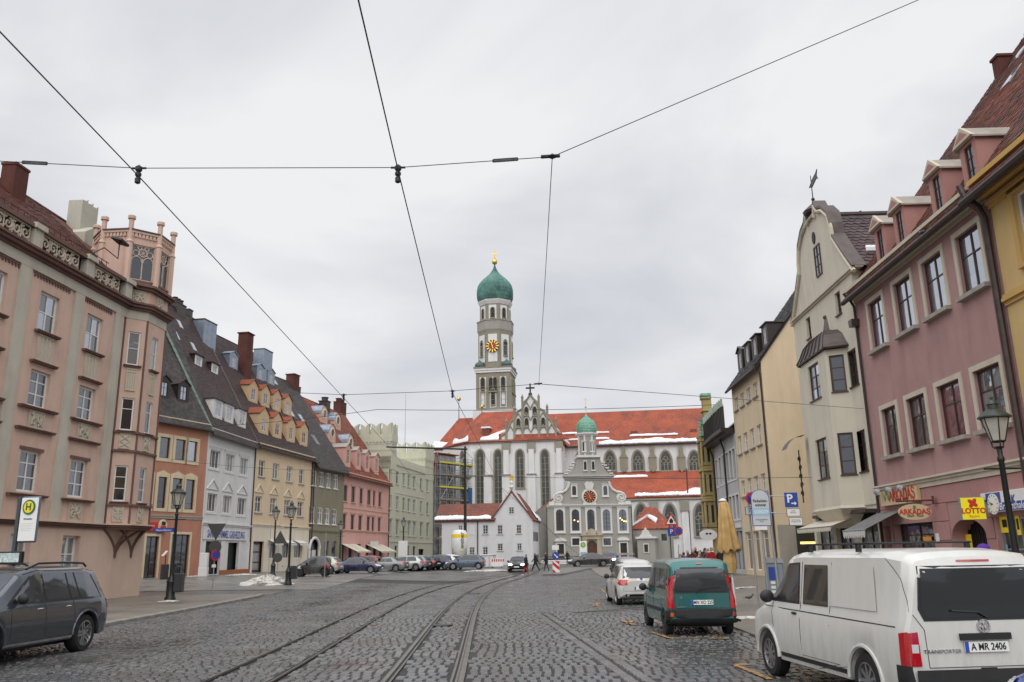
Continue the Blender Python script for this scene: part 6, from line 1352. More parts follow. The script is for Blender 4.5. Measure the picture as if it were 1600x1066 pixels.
zb0, zb1 = FM.z(1391, 771), FM.z(1391, 757); HM.cornice(zb0, [((zb1 - zb0) * .5, .08), ((zb1 - zb0) * .3, .14), ((zb1 - zb0) * .2, .22)], CRT, name='string_course')
uD0, uD1 = FM.u(1489, 850), FM.u(1543, 845); zD = FM.z(1500, 800)
holes = [(uD0, uD1, 0, FM.z(1490, 812)), (FM.u(1400, 850), FM.u(1462, 850), .3, FM.z(1420, 818)), (FM.u(1364, 850) + .0, FM.u(1392, 850), .3, FM.z(1380, 822)), (FM.u(1562, 850), HM.L - .15, .25, FM.z(1580, 806))]
holes[2] = (.35, holes[1][0] - .35, .3, holes[2][3])
for h in holes: HM.hole(*h)
obj('shopfront', frame_mesh(holes[1][1] - holes[1][0], holes[1][3] - holes[1][2], 2, (.45, .8), .09, DARKW), HM.root, (holes[1][0], .25, holes[1][2])); HM.part('shop_glass', MB().box(holes[1][0], holes[1][1], .28, .3, holes[1][2], holes[1][3]), GL_DARK)
obj('shopfront', frame_mesh(holes[2][1] - holes[2][0], holes[2][3] - holes[2][2], 2, (.8,), .09, DARKW), HM.root, (holes[2][0], .25, holes[2][2])); HM.part('shop_glass', MB().box(holes[2][0], holes[2][1], .28, .3, holes[2][2], holes[2][3]), GL_GREEN)
obj('shopfront', frame_mesh(holes[3][1] - holes[3][0], holes[3][3] - holes[3][2], 2, (.5, .56), .1, STEEL), HM.root, (holes[3][0], .12, holes[3][2])); HM.part('shop_glass', MB().box(holes[3][0], holes[3][1], .15, .17, holes[3][2], holes[3][3]), GL_DARK)
uc, rw = (uD0 + uD1) / 2, (uD1 - uD0) / 2; zs_ = holes[0][3] - rw * .55; mb = MB(); n = 10
for s in (-1, 1): mb.poly([(uc + s * rw, -.003, holes[0][3])] + [(uc + s * rw * math.cos(a), -.003, zs_ + rw * .55 * math.sin(a)) for a in [math.pi / 2 * i / n for i in range(n, -1, -1)]])
for i in range(n * 2):
 a0, a1 = math.pi * i / n / 2, math.pi * (i + 1) / n / 2; mb.quad(*[(uc + rw * math.cos(a), y, zs_ + rw * .55 * math.sin(a)) for a, y in ((a0, 0), (a1, 0), (a1, .55), (a0, .55))])
HM.part('gateway_arch', mb, MAUVEL); mb = MB()
for k in range(2):
 x0 = uD0 + .05 + k * rw; mb.box(x0, x0 + rw - .08, .5, .58, 0, zs_ - .45); mb.box(x0 + .12, x0 + rw - .2, .47, .5, .3, zs_ - .8)
mb.box(uD0, uD1, .46, .6, zs_ - .45, zs_ - .3); dr = HM.part('gateway_door', mb, DARKW)
mb = MB()
for k in range(10): x = uD0 + .1 + (uD1 - uD0 - .2) * k / 9; mb.box(x - .02, x + .02, .5, .54, zs_ - .3, holes[0][3])
mb.build('fanlight_bars', IRON, dr); HM.part('fanlight', MB().box(uD0, uD1, .56, .58, zs_ - .3, holes[0][3]), GL_DARK)
mb = MB(); zz = 0; rr = random.Random(5); k = 0
for hrow in (.55, .6, .6, .62, .6, .6):
 x = 0 if k % 2 else -.5
 while x < HM.L:
  w = 1.05; a, b = max(0, x), min(HM.L, x + w)
  segs = [(a, b)]
  for h in holes:
   if h[2] < zz + hrow and h[3] > zz + .02:
    ns = []
    for (p, q) in segs:
     if h[1] <= p or h[0] >= q: ns.append((p, q)); continue
     if p < h[0] - .08: ns.append((p, h[0] - .02))
     if q > h[1] + .08: ns.append((h[1] + .02, q))
    segs = ns
  for (p, q) in segs:
   if q - p > .12 and zz + hrow < zb0 + .02: obj('ashlar_block', shared(('ash', round(q - p, 2), hrow), lambda: MB().bbox(0, q - p - .018, -.035, .0, 0, hrow - .018, .012).mesh('ashlar_block', MAUVEL)), HM.root, (p + .009, 0, zz + .009))
  x += w
 zz += hrow; k += 1
HM.finish(None, .6)
H_ = HM.H; HM.cornice(H_ - .55, [(.12, .06), (.2, .16), (.12, .3), (.13, .42)], CRT, name='eaves_cornice')
zr_ = H_ + 9.2 * 1.3; HM.roof(zr_, 9.2, T_RED if False else island('tiles_weathered', [(.085, .04, .032), (.13, .05, .036), (.22, .06, .035), (.10, .045, .036), (.16, .052, .034), (.07, .04, .036)], (.5, .7), .3, 10, .45, .35), .45, side=.02, tw=.23, th=.2, arch=True); HM.gutter(r=.1)
mb = MB(); mb.poly([(0, 0, H_), (0, 16, H_), (0, 9.2, zr_)]); HM.part('gable_end', mb, MAUVE)
MDO = plaster('mauve_dormer', (.42, .22, .195), .08, .12)
for i, (px_, py_) in enumerate(((1374, 375), (1404, 345), (1462, 290), (1512, 240))):
 u = FM.u(px_, py_, -.1); w = .98; y = .12; o = HM.dormer(u, y, w, 1.65, MDO, STONE, .42, 'gable', GL_DARK, BROWN, .12, .5, .72, side=MDO, zb=H_ + .1, rows=(.33, .66))
 MB().prism([(-w / 2 - .1, 1.63), (w / 2 + .1, 1.63), (0, 2.14)], -.17, -.03).build('dormer_pediment', CRT, o); MB().prism([(-w / 2 + .1, 1.72), (w / 2 - .1, 1.72), (0, 1.99)], -.175, -.16).build('pediment_panel', MDO, o)
for px_, py_, y in ((1578, 62, 7.), (1568, 118, 5.3)): HM.skylight(FM.u(px_, py_, -y), y, .7, 1.0)
HM.chimney(.45, 7.6, .5, .6, HM.rz(7.6) + .55, BRICK, cap=.06)
HM.downpipe(.08, H_ - .1, mat_=PIPE); hb = MB(); hb.prism([(-.16, -.05), (.16, -.05), (.2, .25), (-.2, .25)], -.34, -.02); HM.part('rain_hopper', hb, COPPERB).location = (.1, 0, FM.z(1337, 512))
MB().path([(HM.L - .35, -.6, H_ + .05), (HM.L - .3, -.5, H_ - .35), (HM.L - .12, -.25, H_ - .75), (HM.L - .1, -.15, H_ - 1.1), (HM.L - .1, -.15, 0)], .1, 8).build('downpipe', COPPERB, HM.root, smooth=True)
MB().path([(HM.L - .5, -.55, H_ + .02), (HM.L - .42, -.3, H_ - .6), (HM.L - .3, -.1, H_ - 1.0), (HM.L - .3, -.1, 0)], .055, 8).build('downpipe', plain('pink_downpipe', (.25, .1, .09), .5), HM.root, smooth=True)
TANS = plain('sign_tan', (.60, .46, .27), .5); REDL = plain('letter_red', (.52, .03, .02), .45); GREENS = plain('sign_green', (.12, .22, .08), .5); DKRED = plain('bracket_red', (.12, .015, .015), .5)
u0, z1 = FM.uz(1382, 771); u1, z0 = FM.uz(1443, 789); u0 = FM.u(1384, 785); zA, zB_ = FM.z(1412, 788), FM.z(1412, 764)
sg = empty('shop_sign', tuple(FM.A + FM.d * 0) + (ZR,), FM.ang(), 'flat tan box sign with red lettering above the grey awning', 'sign')
MB().bbox(u0, u1, -.2, -.04, zA, zB_, .01).build('sign_box', TANS, sg); w = u1 - u0
text(sg, 'ARKADAŞ', .62, REDL, (u0 + w * .62, -.21, zA + (zB_ - zA) * .6), sx=.78, bold=.012); text(sg, 'KEBAP - PIZZA', .17, BLACK, (u0 + w * .62, -.21, zA + .13), sx=.9)
mb = MB(); mb.ball((u0 + w * .2, -.21, zA + .55), .17, 8, 6, (.7, .2, 1)); mb.ball((u0 + w * .25, -.21, zA + .32), .13, 8, 6, (.7, .2, 1)); mb.ball((u0 + w * .15, -.21, zA + .3), .12, 8, 6, (.7, .2, 1)); mb.build('grape_emblem', GREENS, sg)
def hang(u, off, z, rz_extra, name, label, cat='sign'):
 p = FM.A + FM.d * u + FM.n * off; return empty(name, (p[0], p[1], z), FM.ang() + rz_extra, label, cat)
uo, zo_ = FM.uz(1429, 800, .75); t = hang(uo, .75, zo_ + ZR, R(90) - R(14), 'hanging_sign', 'oval tan hanging sign with red lettering on a dark red bracket'); t.scale = (.62, 1, .68)
mb = MB(); n = 28; mb.prism([(.98 * math.cos(2 * math.pi * i / n), .46 * math.sin(2 * math.pi * i / n)) for i in range(n)], -.06, .06); mb.xf(Matrix.Scale(.86, 4)); sb = mb.build('sign_board', TANS, t)
text(t, 'ARKADAŞ', .36, REDL, (0, -.062, .0), sx=.95, bold=.012); text(t, 'KEBAP - PIZZA', .13, BLACK, (0, -.062, -.2)); MB().ball((0, -.06, .24), .1, 8, 6, (.8, .2, 1)).build('grape_emblem', GREENS, t)
MB().tube((-.9, 0, .55), (1.0, 0, .55), .045, n=8).tube((-.3, 0, .55), (-.3, 0, .35), .02, n=5).tube((.3, 0, .55), (.3, 0, .35), .02, n=5).box(.96, 1.04, -.1, .1, .35, .75).build('bracket', DKRED, t)
ul, zl_ = FM.uz(1519, 795, .65); t = hang(ul, .65, zl_ + ZR, R(90) - R(12), 'hanging_sign', 'square yellow illuminated lottery sign with red clover beside the gateway'); t.scale = (.66, 1, .72)
MB().bbox(-.5, .5, -.12, .12, -.46, .46, .015).build('sign_box', STEEL, t); MB().box(-.48, .48, -.128, -.121, -.44, .44).build('sign_face', plain('lotto_yellow', (.80, .68, .01), .35, emit=(.8, .68, .01), estr=.12), t)
LR = plain('lotto_red', (.62, .03, .01), .4)
text(t, 'LOTTO', .3, LR, (0, -.135, -.1), bold=.012); text(t, 'Bayern', .15, plain('lotto_orange', (.75, .2, .02), .4), (0, -.135, -.31))
for k in range(4): a = R(45 + 90 * k + 8); MB().ball((0, 0, 0), .1, 8, 6, (1.25, .12, .85)).build('clover_leaf', LR, t, (.11 * math.cos(a), -.13, .22 + .1 * math.sin(a)), (0, -a, 0))
MB().tube((.5, 0, .3), (.85, 0, .3), .03, n=6).build('bracket', IRON, t)
uf, zf0 = FM.uz(1549, 802); zf1 = FM.z(1549, 771); ue = HM.L - .1
t = empty('shop_fascia', tuple(FM.A) + (ZR,), FM.ang(), 'white and blue shop fascia with a round clock right of the lottery sign', 'sign')
MB().bbox(uf, ue, -.25, -.04, zf0, zf1, .01).build('sign_box', SIGNW, t); SB2 = plain('fascia_blue', (.03, .06, .28), .4); MB().box(uf + .3, uf + 1.1, -.258, -.251, zf0 + .5 * (zf1 - zf0) - .05, zf1 - .02).build('clock_panel', SB2, t); MB().box(uf + .5, ue, -.258, -.251, zf0 + .02, zf0 + .45 * (zf1 - zf0)).build('name_panel', SB2, t)
cz, cu_ = zf1 - .34, uf + .7; MB().lathe([(.3, 0), (.3, .02), (.001, .021)], 24).build('clock_dial', SIGNW, t, (cu_, -.26, cz), (R(90), 0, 0))
for q in range(12): MB().box(-.01, .01, 0, .006, .22, .27).build('clock_mark', SB2, t, (cu_, -.288, cz), (0, q * math.pi / 6, 0))
MB().box(-.012, .012, 0, .006, 0, .2).build('clock_hand', BLACK, t, (cu_, -.29, cz), (0, R(-75), 0)); MB().box(-.012, .012, 0, .006, 0, .14).build('clock_hand', BLACK, t, (cu_, -.29, cz), (0, R(-100), 0))
text(t, 'Brunnthaler', .3, SIGNW, (uf + 1.7, -.262, zf0 + .24 * (zf1 - zf0)), shear=.2); text(t, 'K', .34, SB2, (uf + 1.75, -.255, zf1 - .28), bold=.01)
YP = plain('yellow_poster', (.82, .60, .02), .5, emit=(.8, .6, .02), estr=.05)
for (a, b, c, d) in ((1560, 1580, 806, 832), (1585, 1596, 804, 836)):
 u0, z1 = FM.uz(a, c, -.1); u1, z0 = FM.uz(b, d, -.1); o = MB().box(u0, u1, .1, .115, z0, z1).build('window_poster', YP, HM.root); MB().box(u0 + .15, u1 - .15, .094, .099, z0 + .15, z1 - .12).build('poster_centre', BLACK, o)
for (a, b, c, d, m_) in ((1571, 1576, 851, 868, plain('poster_blue', (.2, .4, .6), .5)), (1572, 1585, 868, 877, YP)):
 u0, z1 = FM.uz(a, c, -.1); u1, z0 = FM.uz(b, d, -.1); MB().box(u0, u1, .1, .115, z0, z1).build('window_poster', m_, HM.root)
u, z = FM.uz(1512, 850, -.45); MB().box(u - .3, u + .3, .44, .455, z - .2, z + .3).build('door_notice', YP, dr); u, z = FM.uz(1449, 842, -.2); MB().box(u - .35, u + .3, .2, .22, z - .07, z + .07).build('window_sticker', plain('orange_sticker', (.8, .35, .03), .5), HM.root)
u, z = FM.uz(1467, 841); MB().box(u - .12, u + .12, -.05, -.036, z - .16, z + .16).build('notice_box', SIGNW, HM.root)
AWG = plain('awning_grey', (.17, .165, .16), .85, var=.15); AWS = plain('awning_edge', (.55, .54, .52), .8, var=.2, scale=8)
zt_ = FM.z(1372, 801); awning(HM, -.1, FM.u(1412, 801), zt_, 1.5, .7, AWG, 0, .3, stripe=AWS)
for k in range(3): u, z = FM.uz(1373 + 18 * k, 770 - 3 * k, .35); o = MB().lathe([(.05, 0), (.16, .04), (.1, .16), (.02, .2)], 10).build('spot_lamp', STEEL, HM.root, (u, -.35, z), (R(60), 0, 0)); MB().tube((u, 0, z + .05), (u, -.3, z + .05), .02, n=5).build('lamp_arm', STEEL, HM.root)
# yellow house at the right edge
YEL = plaster('ochre_render', (.62, .44, .20), .08, .12); YELT = plaster('ochre_trim', (.58, .37, .13), .06, .1)
FY = Fac(FM.B + (FM.B - FM.A) / FM.L * .05, FM.B + (FM.B - FM.A) / FM.L * 9., ZR)
HY = House('town_house', 'ochre yellow house with moulded cornice cut by the right edge', FY, ZR, HM.H + .2, 14, YEL, 'house', 'houses on the right side')
for k in range(3):
 for z0, z1 in ((zu[0] - .1, zu[1]), (zl[0] - .1, zl[1])): HY.win(1.2 + k * 2.7, 2.5 + k * 2.7, z0, z1, cols=2, rows=(.63,), fmat=WHITE, glass=GL_SKY, sur=(.2, .08, YELT), sill=(.15, .1, .15, YELT))
HY.win(1.0, 3.0, .3, 3.2, cols=2, rows=(.8,), fmat=STEEL, glass=GL_DARK, name='shopfront'); HY.win(4., 6.5, .3, 3.2, cols=2, rows=(.8,), fmat=STEEL, glass=GL_DARK, name='shopfront')
HY.finish(); HY.cornice(HY.H - 1.1, [(.12, .08), (.12, .16)], YELT, name='eaves_cornice'); HY.cornice(HY.H - .75, [(.16, .3), (.2, .48), (.16, .6)], YELT, name='eaves_cornice'); HY.cornice(FY.z(1590, 470), [(.12, .06), (.1, .14), (.1, .1)], YELT, name='string_course'); HY.cornice(zb0, [(.2, .1), (.1, .18)], YELT, name='string_course')
HY.roof(HY.H + 9.2 * 1.3, 9.2, _mats['tiles_weathered'], .75, tw=.23, th=.2, arch=True); HY.gutter(r=.12)
# cream gabled house
CRM = plaster('cream_render', (.62, .575, .475), .06, .12)
FG = Fac(baseR(1275), baseR(1382), ZR)
HG = House('gabled_house', 'cream house with curved gable, weathervane and two-storey corner oriel', FG, ZR, FG.z(1290, 458), 15, CRM, 'house', 'houses on the right side')
prof = [FG.uz(*p) for p in ((1238, 503), (1251.7, 471), (1258.5, 444), (1262, 422), (1259, 400), (1261, 381), (1268, 362), (1271, 349), (1272, 333))]
gcn = HG.L / 2 + .25; ztop = FG.z(1277, 323); zG0 = HG.H
gp = [(gcn - max(.3, u), z) for u, z in prof]
hwp = [(4.45, zG0), (3.75, zG0 + .75), (3.05, zG0 + 1.55), (2.5, zG0 + 2.2), (2.45, zG0 + 2.75), (2.2, zG0 + 3.4), (1.55, zG0 + 3.95), (.95, zG0 + 4.15), (.62, zG0 + 4.6), (.5, ztop - .2), (.38, ztop)]
outl = [(gcn + w, z) for w, z in hwp] + [(gcn - w, z) for w, z in hwp[::-1]]
ogl = MB().prism(outl, 0, .35).build('gable', CRM, HG.root)
mb = MB(); pth = [(gcn - w, z) for w, z in hwp] + [(gcn + w, z) for w, z in hwp[::-1]]
for (a, b) in zip(pth[:-1], pth[1:]):
 mb.quad((a[0], -.14, a[1] + .06), (b[0], -.14, b[1] + .06), (b[0], .5, b[1] + .06), (a[0], .5, a[1] + .06)); mb.quad((a[0], -.14, a[1] - .06), (b[0], -.14, b[1] - .06), (b[0], -.14, b[1] + .06), (a[0], -.14, a[1] + .06)); mb.quad((a[0], .5, a[1] + .06), (b[0], .5, b[1] + .06), (b[0], .5, b[1] - .5), (a[0], .5, a[1] - .5))
mb.build('gable_coping', COPPERB, ogl)
mb = MB(); mb.path([(x, -.07, z - .2) for x, z in pth], .1, 6); mb.build('gable_moulding', CRT, ogl)
MB().lathe([(.5, 0), (.55, .12), (.3, .35), (.12, .5), (.02, .55)], 10, (gcn, .15), ztop).build('gable_cap', COPPERB, ogl)
vn = MB(); vn.tube((gcn, .15, ztop + .5), (gcn, .15, ztop + 2.0), .03, .02, 6); vn.ball((gcn, .15, ztop + .75), .09, 8, 6); vn.prism([(gcn + .05, ztop + 1.35), (gcn + .7, ztop + 1.5), (gcn + .95, ztop + 1.4), (gcn + .8, ztop + 1.65), (gcn + .95, ztop + 1.9), (gcn + .7, ztop + 1.8), (gcn + .05, ztop + 1.7)], .13, .17); vn.prism([(gcn - .35, ztop + 1.5), (gcn - .05, ztop + 1.4), (gcn - .05, ztop + 1.62)], .13, .17); vn.build('weathervane', IRON, ogl)
u, z0 = FG.uz(1282, 430); window(HG.root, u - .45, u + .35, z0, z0 + 1.5, cols=2, rows=(.33, .66), fmat=BROWN, fr=.06, glass=GL_DARK, rec=-.06); MB().lathe([(.2, 0), (.2, .03), (.001, .035)], 14, sy=1.5).build('oculus', BLACK, ogl, (gcn, -.02, zG0 + 3.0), (R(90), 0, 0))
HG.cornice(zG0 - .12, [(.08, .08), (.08, .16)], CRT, -.1, HG.L + .3, name='gable_cornice')
wk = dict(cols=2, rows=(.33, .66), fmat=BROWN, fr=.09, glass=GL_DARK, rec=.12, sill=(.08, .05, .03, BROWN))
for (a, b, t, bt, ya) in ((1260, 1267, 495, 530, 513), (1305, 1314, 455, 493, 474)): HG.win(FG.u(a, ya), FG.u(b, ya), FG.z((a + b) / 2, bt), FG.z((a + b) / 2, t), **wk)
for (a, b, t, bt, ya) in ((1324, 1340, 545, 605, 575), (1336, 1354.5, 672, 738, 705)): HG.win(FG.u(a, ya), FG.u(b, ya), FG.z((a + b) / 2, bt), FG.z((a + b) / 2, t), each=True, **wk)
HG.hole(.3, 2.7, .1, 3.0); HG.hole(3.1, 5.2, .1, 3.0); HG.hole(5.6, 8.0, .1, 3.0)
for a, b in ((.3, 2.7), (3.1, 5.2), (5.6, 8.)): obj('shopfront', frame_mesh(b - a, 2.9, 2, (.8,), .1, DARKW), HG.root, (a, .2, .1)); HG.part('shop_glass', MB().box(a, b, .23, .25, .1, 3.), GL_DARK)
HG.finish(None, .5)
zrg = zG0 + 4.15; mb = MB(); T_SC = island('tiles_scalloped_plum', [(.075, .048, .05), (.1, .062, .064), (.06, .042, .046), (.088, .056, .06)], (.42, .6), .25, 10, .25, .35)
rr_ = MB().quad((HG.L + .2, .3, zG0 - .1), (HG.L + .2, 15, zG0 - .1), (gcn, 15, zrg), (gcn, .3, zrg)).quad((-.2, 15, zG0 - .1), (-.2, .3, zG0 - .1), (gcn, .3, zrg), (gcn, 15, zrg)).build('roof', T_SC, HG.root)
tb = MB(); sv = np.array([gcn - HG.L - .2, 0, zrg - zG0 + .1]); S_ = float(np.linalg.norm(sv)); tile_field(tb, (HG.L + .2, .3, zG0 - .1), (0, 1, 0), sv / S_, 14, S_, .34, .3, None, .012, .05, True); tag(tb.build('roof_tiles', T_SC, rr_), kind='stuff')
MB().path([(gcn, .3, zrg), (gcn, 15, zrg)], .15, 6).build('ridge', T_SC, rr_); snow_strip(HG.root, [(HG.L - .6, 1.0, zG0 + 1.2), (HG.L - .6, 2.0, zG0 + 1.2)], (-.4, 0, .45), .06, seed=40)
OP = .85; ub0, ub1 = FG.u(1254, 600, OP), FG.u(1293, 600, OP) ; ub0 = max(ub0, 2.2)
zo0, zo1 = FG.z(1300, 792, OP), FG.z(1275, 556, OP); side = .75
OPTS = [(ub0 - side, 0), (ub0, -OP), (ub1, -OP), (ub1 + side * .55, 0)]
for i in range(3):
 p0, p1 = OPTS[i], OPTS[i + 1]; L_ = math.dist(p0, p1); ws = []
 zr1, zr2 = (FG.z(1272, 626, OP), FG.z(1272, 568, OP)), (FG.z(1288, 748, OP), FG.z(1288, 683, OP))
 ww = 1.5 if i == 1 else .62
 ww = min(ww, L_ - .25); ws = [(L_ / 2 - ww / 2, L_ / 2 + ww / 2, z0, z1) for z0, z1 in (zr1, zr2)]
 o, L_, a = bay_face(HG.root, p0, p1, zo0, zo1, ws, CRM, .12)
 for w_ in ws: window(o, w_[0], w_[1], w_[2] - zo0, w_[3] - zo0, cols=2 if i == 1 else 1, rows=(.33, .66), fmat=BROWN, fr=.08, glass=[GL_SKY, GL_DARK, GL_DARK] if i == 1 else GL_DARK, rec=.08, each=i == 1, sill=(.06, .05, .04, BROWN))
bcx = (ub0 + ub1) / 2
mb = MB()
for (s0, z0), (s1, z1) in zip([(1.0, zo0), (1.08, zo0 - .12), (.95, zo0 - .3), (.6, zo0 - .75), (.35, zo0 - .9)][:-1], [(1.0, zo0), (1.08, zo0 - .12), (.95, zo0 - .3), (.6, zo0 - .75), (.35, zo0 - .9)][1:]):
 for i in range(3):
  a, b = OPTS[i], OPTS[i + 1]; f = lambda p, s, z: (bcx + (p[0] - bcx) * s, p[1] * s, z); mb.quad(f(a, s1, z1), f(b, s1, z1), f(b, s0, z0), f(a, s0, z0))
mb.build('oriel_corbel', CRT, HG.root)
mb = MB(); prf = [(1.12, 0), (1.14, .08), (1.02, .3), (.85, .75), (.6, 1.05), (.3, 1.15), (.14, 1.3), (.06, 1.9)]
for (s0, z0), (s1, z1) in zip(prf[:-1], prf[1:]):
 for i in range(3):
  a, b = OPTS[i], OPTS[i + 1]; f = lambda p, s, z: (bcx + (p[0] - bcx) * s, p[1] * s, zo1 + z); mb.quad(f(a, s0, z0), f(b, s0, z0), f(b, s1, z1), f(a, s1, z1))
OH = mb.build('oriel_hood', COPPERB, HG.root); mb = MB()
for i in range(7):
 t_ = i / 6; p = (OPTS[1][0] + (OPTS[2][0] - OPTS[1][0]) * t_, OPTS[1][1]); mb.path([(bcx + (p[0] - bcx) * s, p[1] * s - .02, zo1 + z + .01) for s, z in prf[1:6]], .025, 5)
mb.ball((bcx, -.05, zo1 + 1.95), .1, 8, 6); mb.build('hood_seams', COPPERB, OH)
u0, u1 = FG.u(1283, 808), FG.u(1352, 800); awning(HG, 1.6, 6.3, FG.z(1330, 806), 1.3, .45, AWN, 0, .22); MB().box(1.5, 8.2, -.5, -.0, FG.z(1330, 806) + .02, FG.z(1330, 806) + .16).build('awning_box', COPPERB, HG.root)
HG.cornice(FG.z(1340, 792), [(.06, .04)], CRT, name='string_course')
ws_ = MB(); p = FG.A + FG.n * .1
t = empty('wall_sign', (FG.A[0], FG.A[1], ZR), FG.ang(), 'curved dark copper hood above a wrought iron sign on the cream house corner', 'sign'); z0 = FG.z(1250, 708)
mb = MB()
for i in range(6):
 a0, a1 = i / 6 * 1.2, (i + 1) / 6 * 1.2; mb.quad((.0, -.2 - 1.1 * math.sin(a0), z0 + 1.1 * math.cos(a0) - .4), (.0, -.2 - 1.1 * math.sin(a1), z0 + 1.1 * math.cos(a1) - .4), (.9, -.2 - 1.1 * math.sin(a1), z0 + 1.1 * math.cos(a1) - .4), (.9, -.2 - 1.1 * math.sin(a0), z0 + 1.1 * math.cos(a0) - .4))
mb.build('hood', COPPERB, t); mb = MB()
for k in range(5): spiral(mb, (.4, z0 - .5 - k * .42), .2, 1.3, .035, 1 if k % 2 else -1, -.5)
mb.path([(.4, -.5, z0), (.4, -.5, z0 - 2.6)], .035, 6); mb.build('wrought_iron', IRON, t)
# tan house beyond the side street
TN = plaster('tan_right_render', (.68, .55, .38), .05, .1)
FT4 = Fac(baseR(1163), baseR(1215), ZR)
HT = House('town_house', 'pale tan house with plain side wall and dark dormers behind the cream gable', FT4, ZR, FT4.z(1186, 567), 14, TN, 'house', 'houses on the right side')
cols4 = [(1157.5, 1162), (1163.5, 1168), (1171.5, 1176), (1179, 1183.5)]
uw = [.6, 2.3, 4.0, 5.7]
for u in uw:
 for z0, z1 in ((FT4.z(1181, 620), FT4.z(1181, 597)), (FT4.z(1187, 695), FT4.z(1187, 663)), (FT4.z(1192, 768), FT4.z(1192, 740))): HT.win(u, u + 1.0, z0, z1, cols=2, rows=(.6,), fmat=WHITE, glass=GL_CURT, sill=(.12, .08, .1, STONE), rec=.1)
for u in (.5, 2.6, 4.7): HT.win(u, u + 1.5, .3, FT4.z(1200, 828), cols=1, rows=(.8,), fmat=WHITE, glass=GL_DARK, rec=.15, name='shopfront')
HT.finish((HT.H + 8 * 1.16, 7.)); HT.roof(HT.H + 8 * 1.16, 7., T_BRED if False else T_DARK, .35, side=.1, tw=.3, th=.26, arch=True); HT.gutter(); HT.downpipe(HT.L - .12, HT.H - .1)
for k, u in enumerate((1.0, 3.0, 5.0, 6.8)): HT.dormer(u, .5 + (.0 if k < 3 else .2), 1.3, 1.5, DARKW, COPPERB, .3, 'shed' if k else 'gable', GL_CURT, WHITE, .1, .5, .7)
o = MB().box(HT.L + .01, HT.L + .03, 1.1, 5.5, .4, FT4.z(1240, 822) + .1).build('side_shop_window', GL_DARK, HT.root); MB().box(HT.L + .01, HT.L + .06, .1, 1.1, 0, FT4.z(1240, 820) + .1).build('corner_pier', STONE, HT.root); MB().box(HT.L + .035, HT.L + .05, 1.3, 4., FT4.z(1240, 850), FT4.z(1240, 846)).build('neon_strip', plain('warm_strip', (.8, .6, .2), .5, emit=(1, .7, .2), estr=.8), HT.root)
# curved grey house and ornate yellow oriel
pts5 = [np.array([15.75, 66.2]), np.array([15.28, 60.8]), np.array([15.12, 57.3])]
PALEV = plain('pale_verdigris', (.34, .42, .34), .6); GRR = plaster('cool_grey_render', (.48, .48, .49), .05, .1)
for k, (a, b) in enumerate(zip(pts5[:-1], pts5[1:])):
 Fq = Fac(a, b, ZR);
 if k == 0: HQ = House('town_house', 'curved cool grey house with a black balcony roof and tall windows', Fq, ZR, 9.3, 10, GRR, 'house', 'houses on the right side'); Q0 = HQ; par = HQ.root
 else: HQ = House('bay_wall_tmp', None, Fq, ZR, 9.3, 10, GRR);
 L_ = Fq.L; n = 3 if k == 0 else 3
 for i in range(n):
  u = L_ * (i + .5) / n - .45
  for z0, z1 in ((6.3, 8.3), (3.6, 5.2)): HQ.win(u, u + .9, z0, z1, cols=1, rows=(.6,), fmat=DARKW, glass=GL_GREEN, sur=(.12, .04, GREYT), rec=.15)
  HQ.win(u - .25, u + 1.15, .3, 2.8, cols=1, rows=(), fmat=DARKW, glass=GL_DARK, name='shopfront')
 HQ.finish(); HQ.cornice(3.0, [(.25, .12)], GREYT, name='string_course'); HQ.cornice(9.3, [(.15, .6), (.25, .9)], DARKW, name='eaves')
 mb = MB(); kk = int(L_ / .45)
 for i in range(kk): x = L_ * (i + .5) / kk; mb.box(x - .03, x + .03, -.72, -.66, 9.7, 11.2)
 mb.box(0, L_, -.62, -.58, 9.7, 11.25); mb.build('balcony_screen', DARKW, HQ.root)
 for i in range(5):
  u = L_ * (i + .5) / 5; MB().prism([(u - .2, 11.2), (u + .15, 11.2), (u + .15, 11.75)], -.75, -.6).build('verdigris_fin', PALEV, HQ.root)
 mb = MB(); mb.quad((0, -.3, 9.7), (L_, -.3, 9.7), (L_, 4, 13.2), (0, 4, 13.2)); mb.quad((0, 4, 13.2), (L_, 4, 13.2), (L_, 10, 12), (0, 10, 12)); mb.poly([(0, -.3, 9.7), (0, 4, 13.2), (0, 10, 12), (0, 10, 9)]); mb.build('roof', ZINC, HQ.root)
 MB().box(L_ * .3, L_ * .9, 2.5, 4.5, 11.5, 14.).build('roof_block', ZINC, HQ.root)
 MB().path([(.05, -.3, 9.3), (.05, -.1, 8.6), (.05, -.1, 0)], .08, 6).build('downpipe', PIPE, HQ.root)
 if k:
  M1 = Q0.root; da = Fq.ang() - M1.rotation_euler.z; off = Fq.A - Q0.F.A; lx_, ly_ = float(off @ Q0.F.d), float(off @ -Q0.F.n)
  r_ = HQ.root; r_.name = 'curved_wing'
  for ch in list(r_.children):
   ch.parent = M1; ch.location = Matrix.Rotation(da, 3, 'Z') @ ch.location + Vector((lx_, ly_, 0)); ch.rotation_euler.z += da
  bpy.data.objects.remove(r_)
YO = plaster('ornate_yellow', (.40, .31, .14), .2, .3)
cx, cy = 15.75, 67.3
t = empty('ornate_oriel_house', (cx, cy, ZR), FT4.ang(), 'narrow ornate yellow bay tower with stepped gable and verdigris caps', 'house')
lev = [(0, 1.6, .75), (1.6, 3.1, .72), (4.7, 1.9, .62), (6.6, 2.2, .72), (8.8, .8, .9), (9.6, 2.0, .58), (11.6, .5, .72), (12.1, 1.5, .4)]
fx = lambda w: w
MB().box(-.7, .7, -.2, 5, -.4, 9.4).build('wall', YO, t)
def tier(w, d, z0, z1, m_, name): return MB().bbox(-w, w, -d, .3, z0, z1, .04).build(name, m_, t)
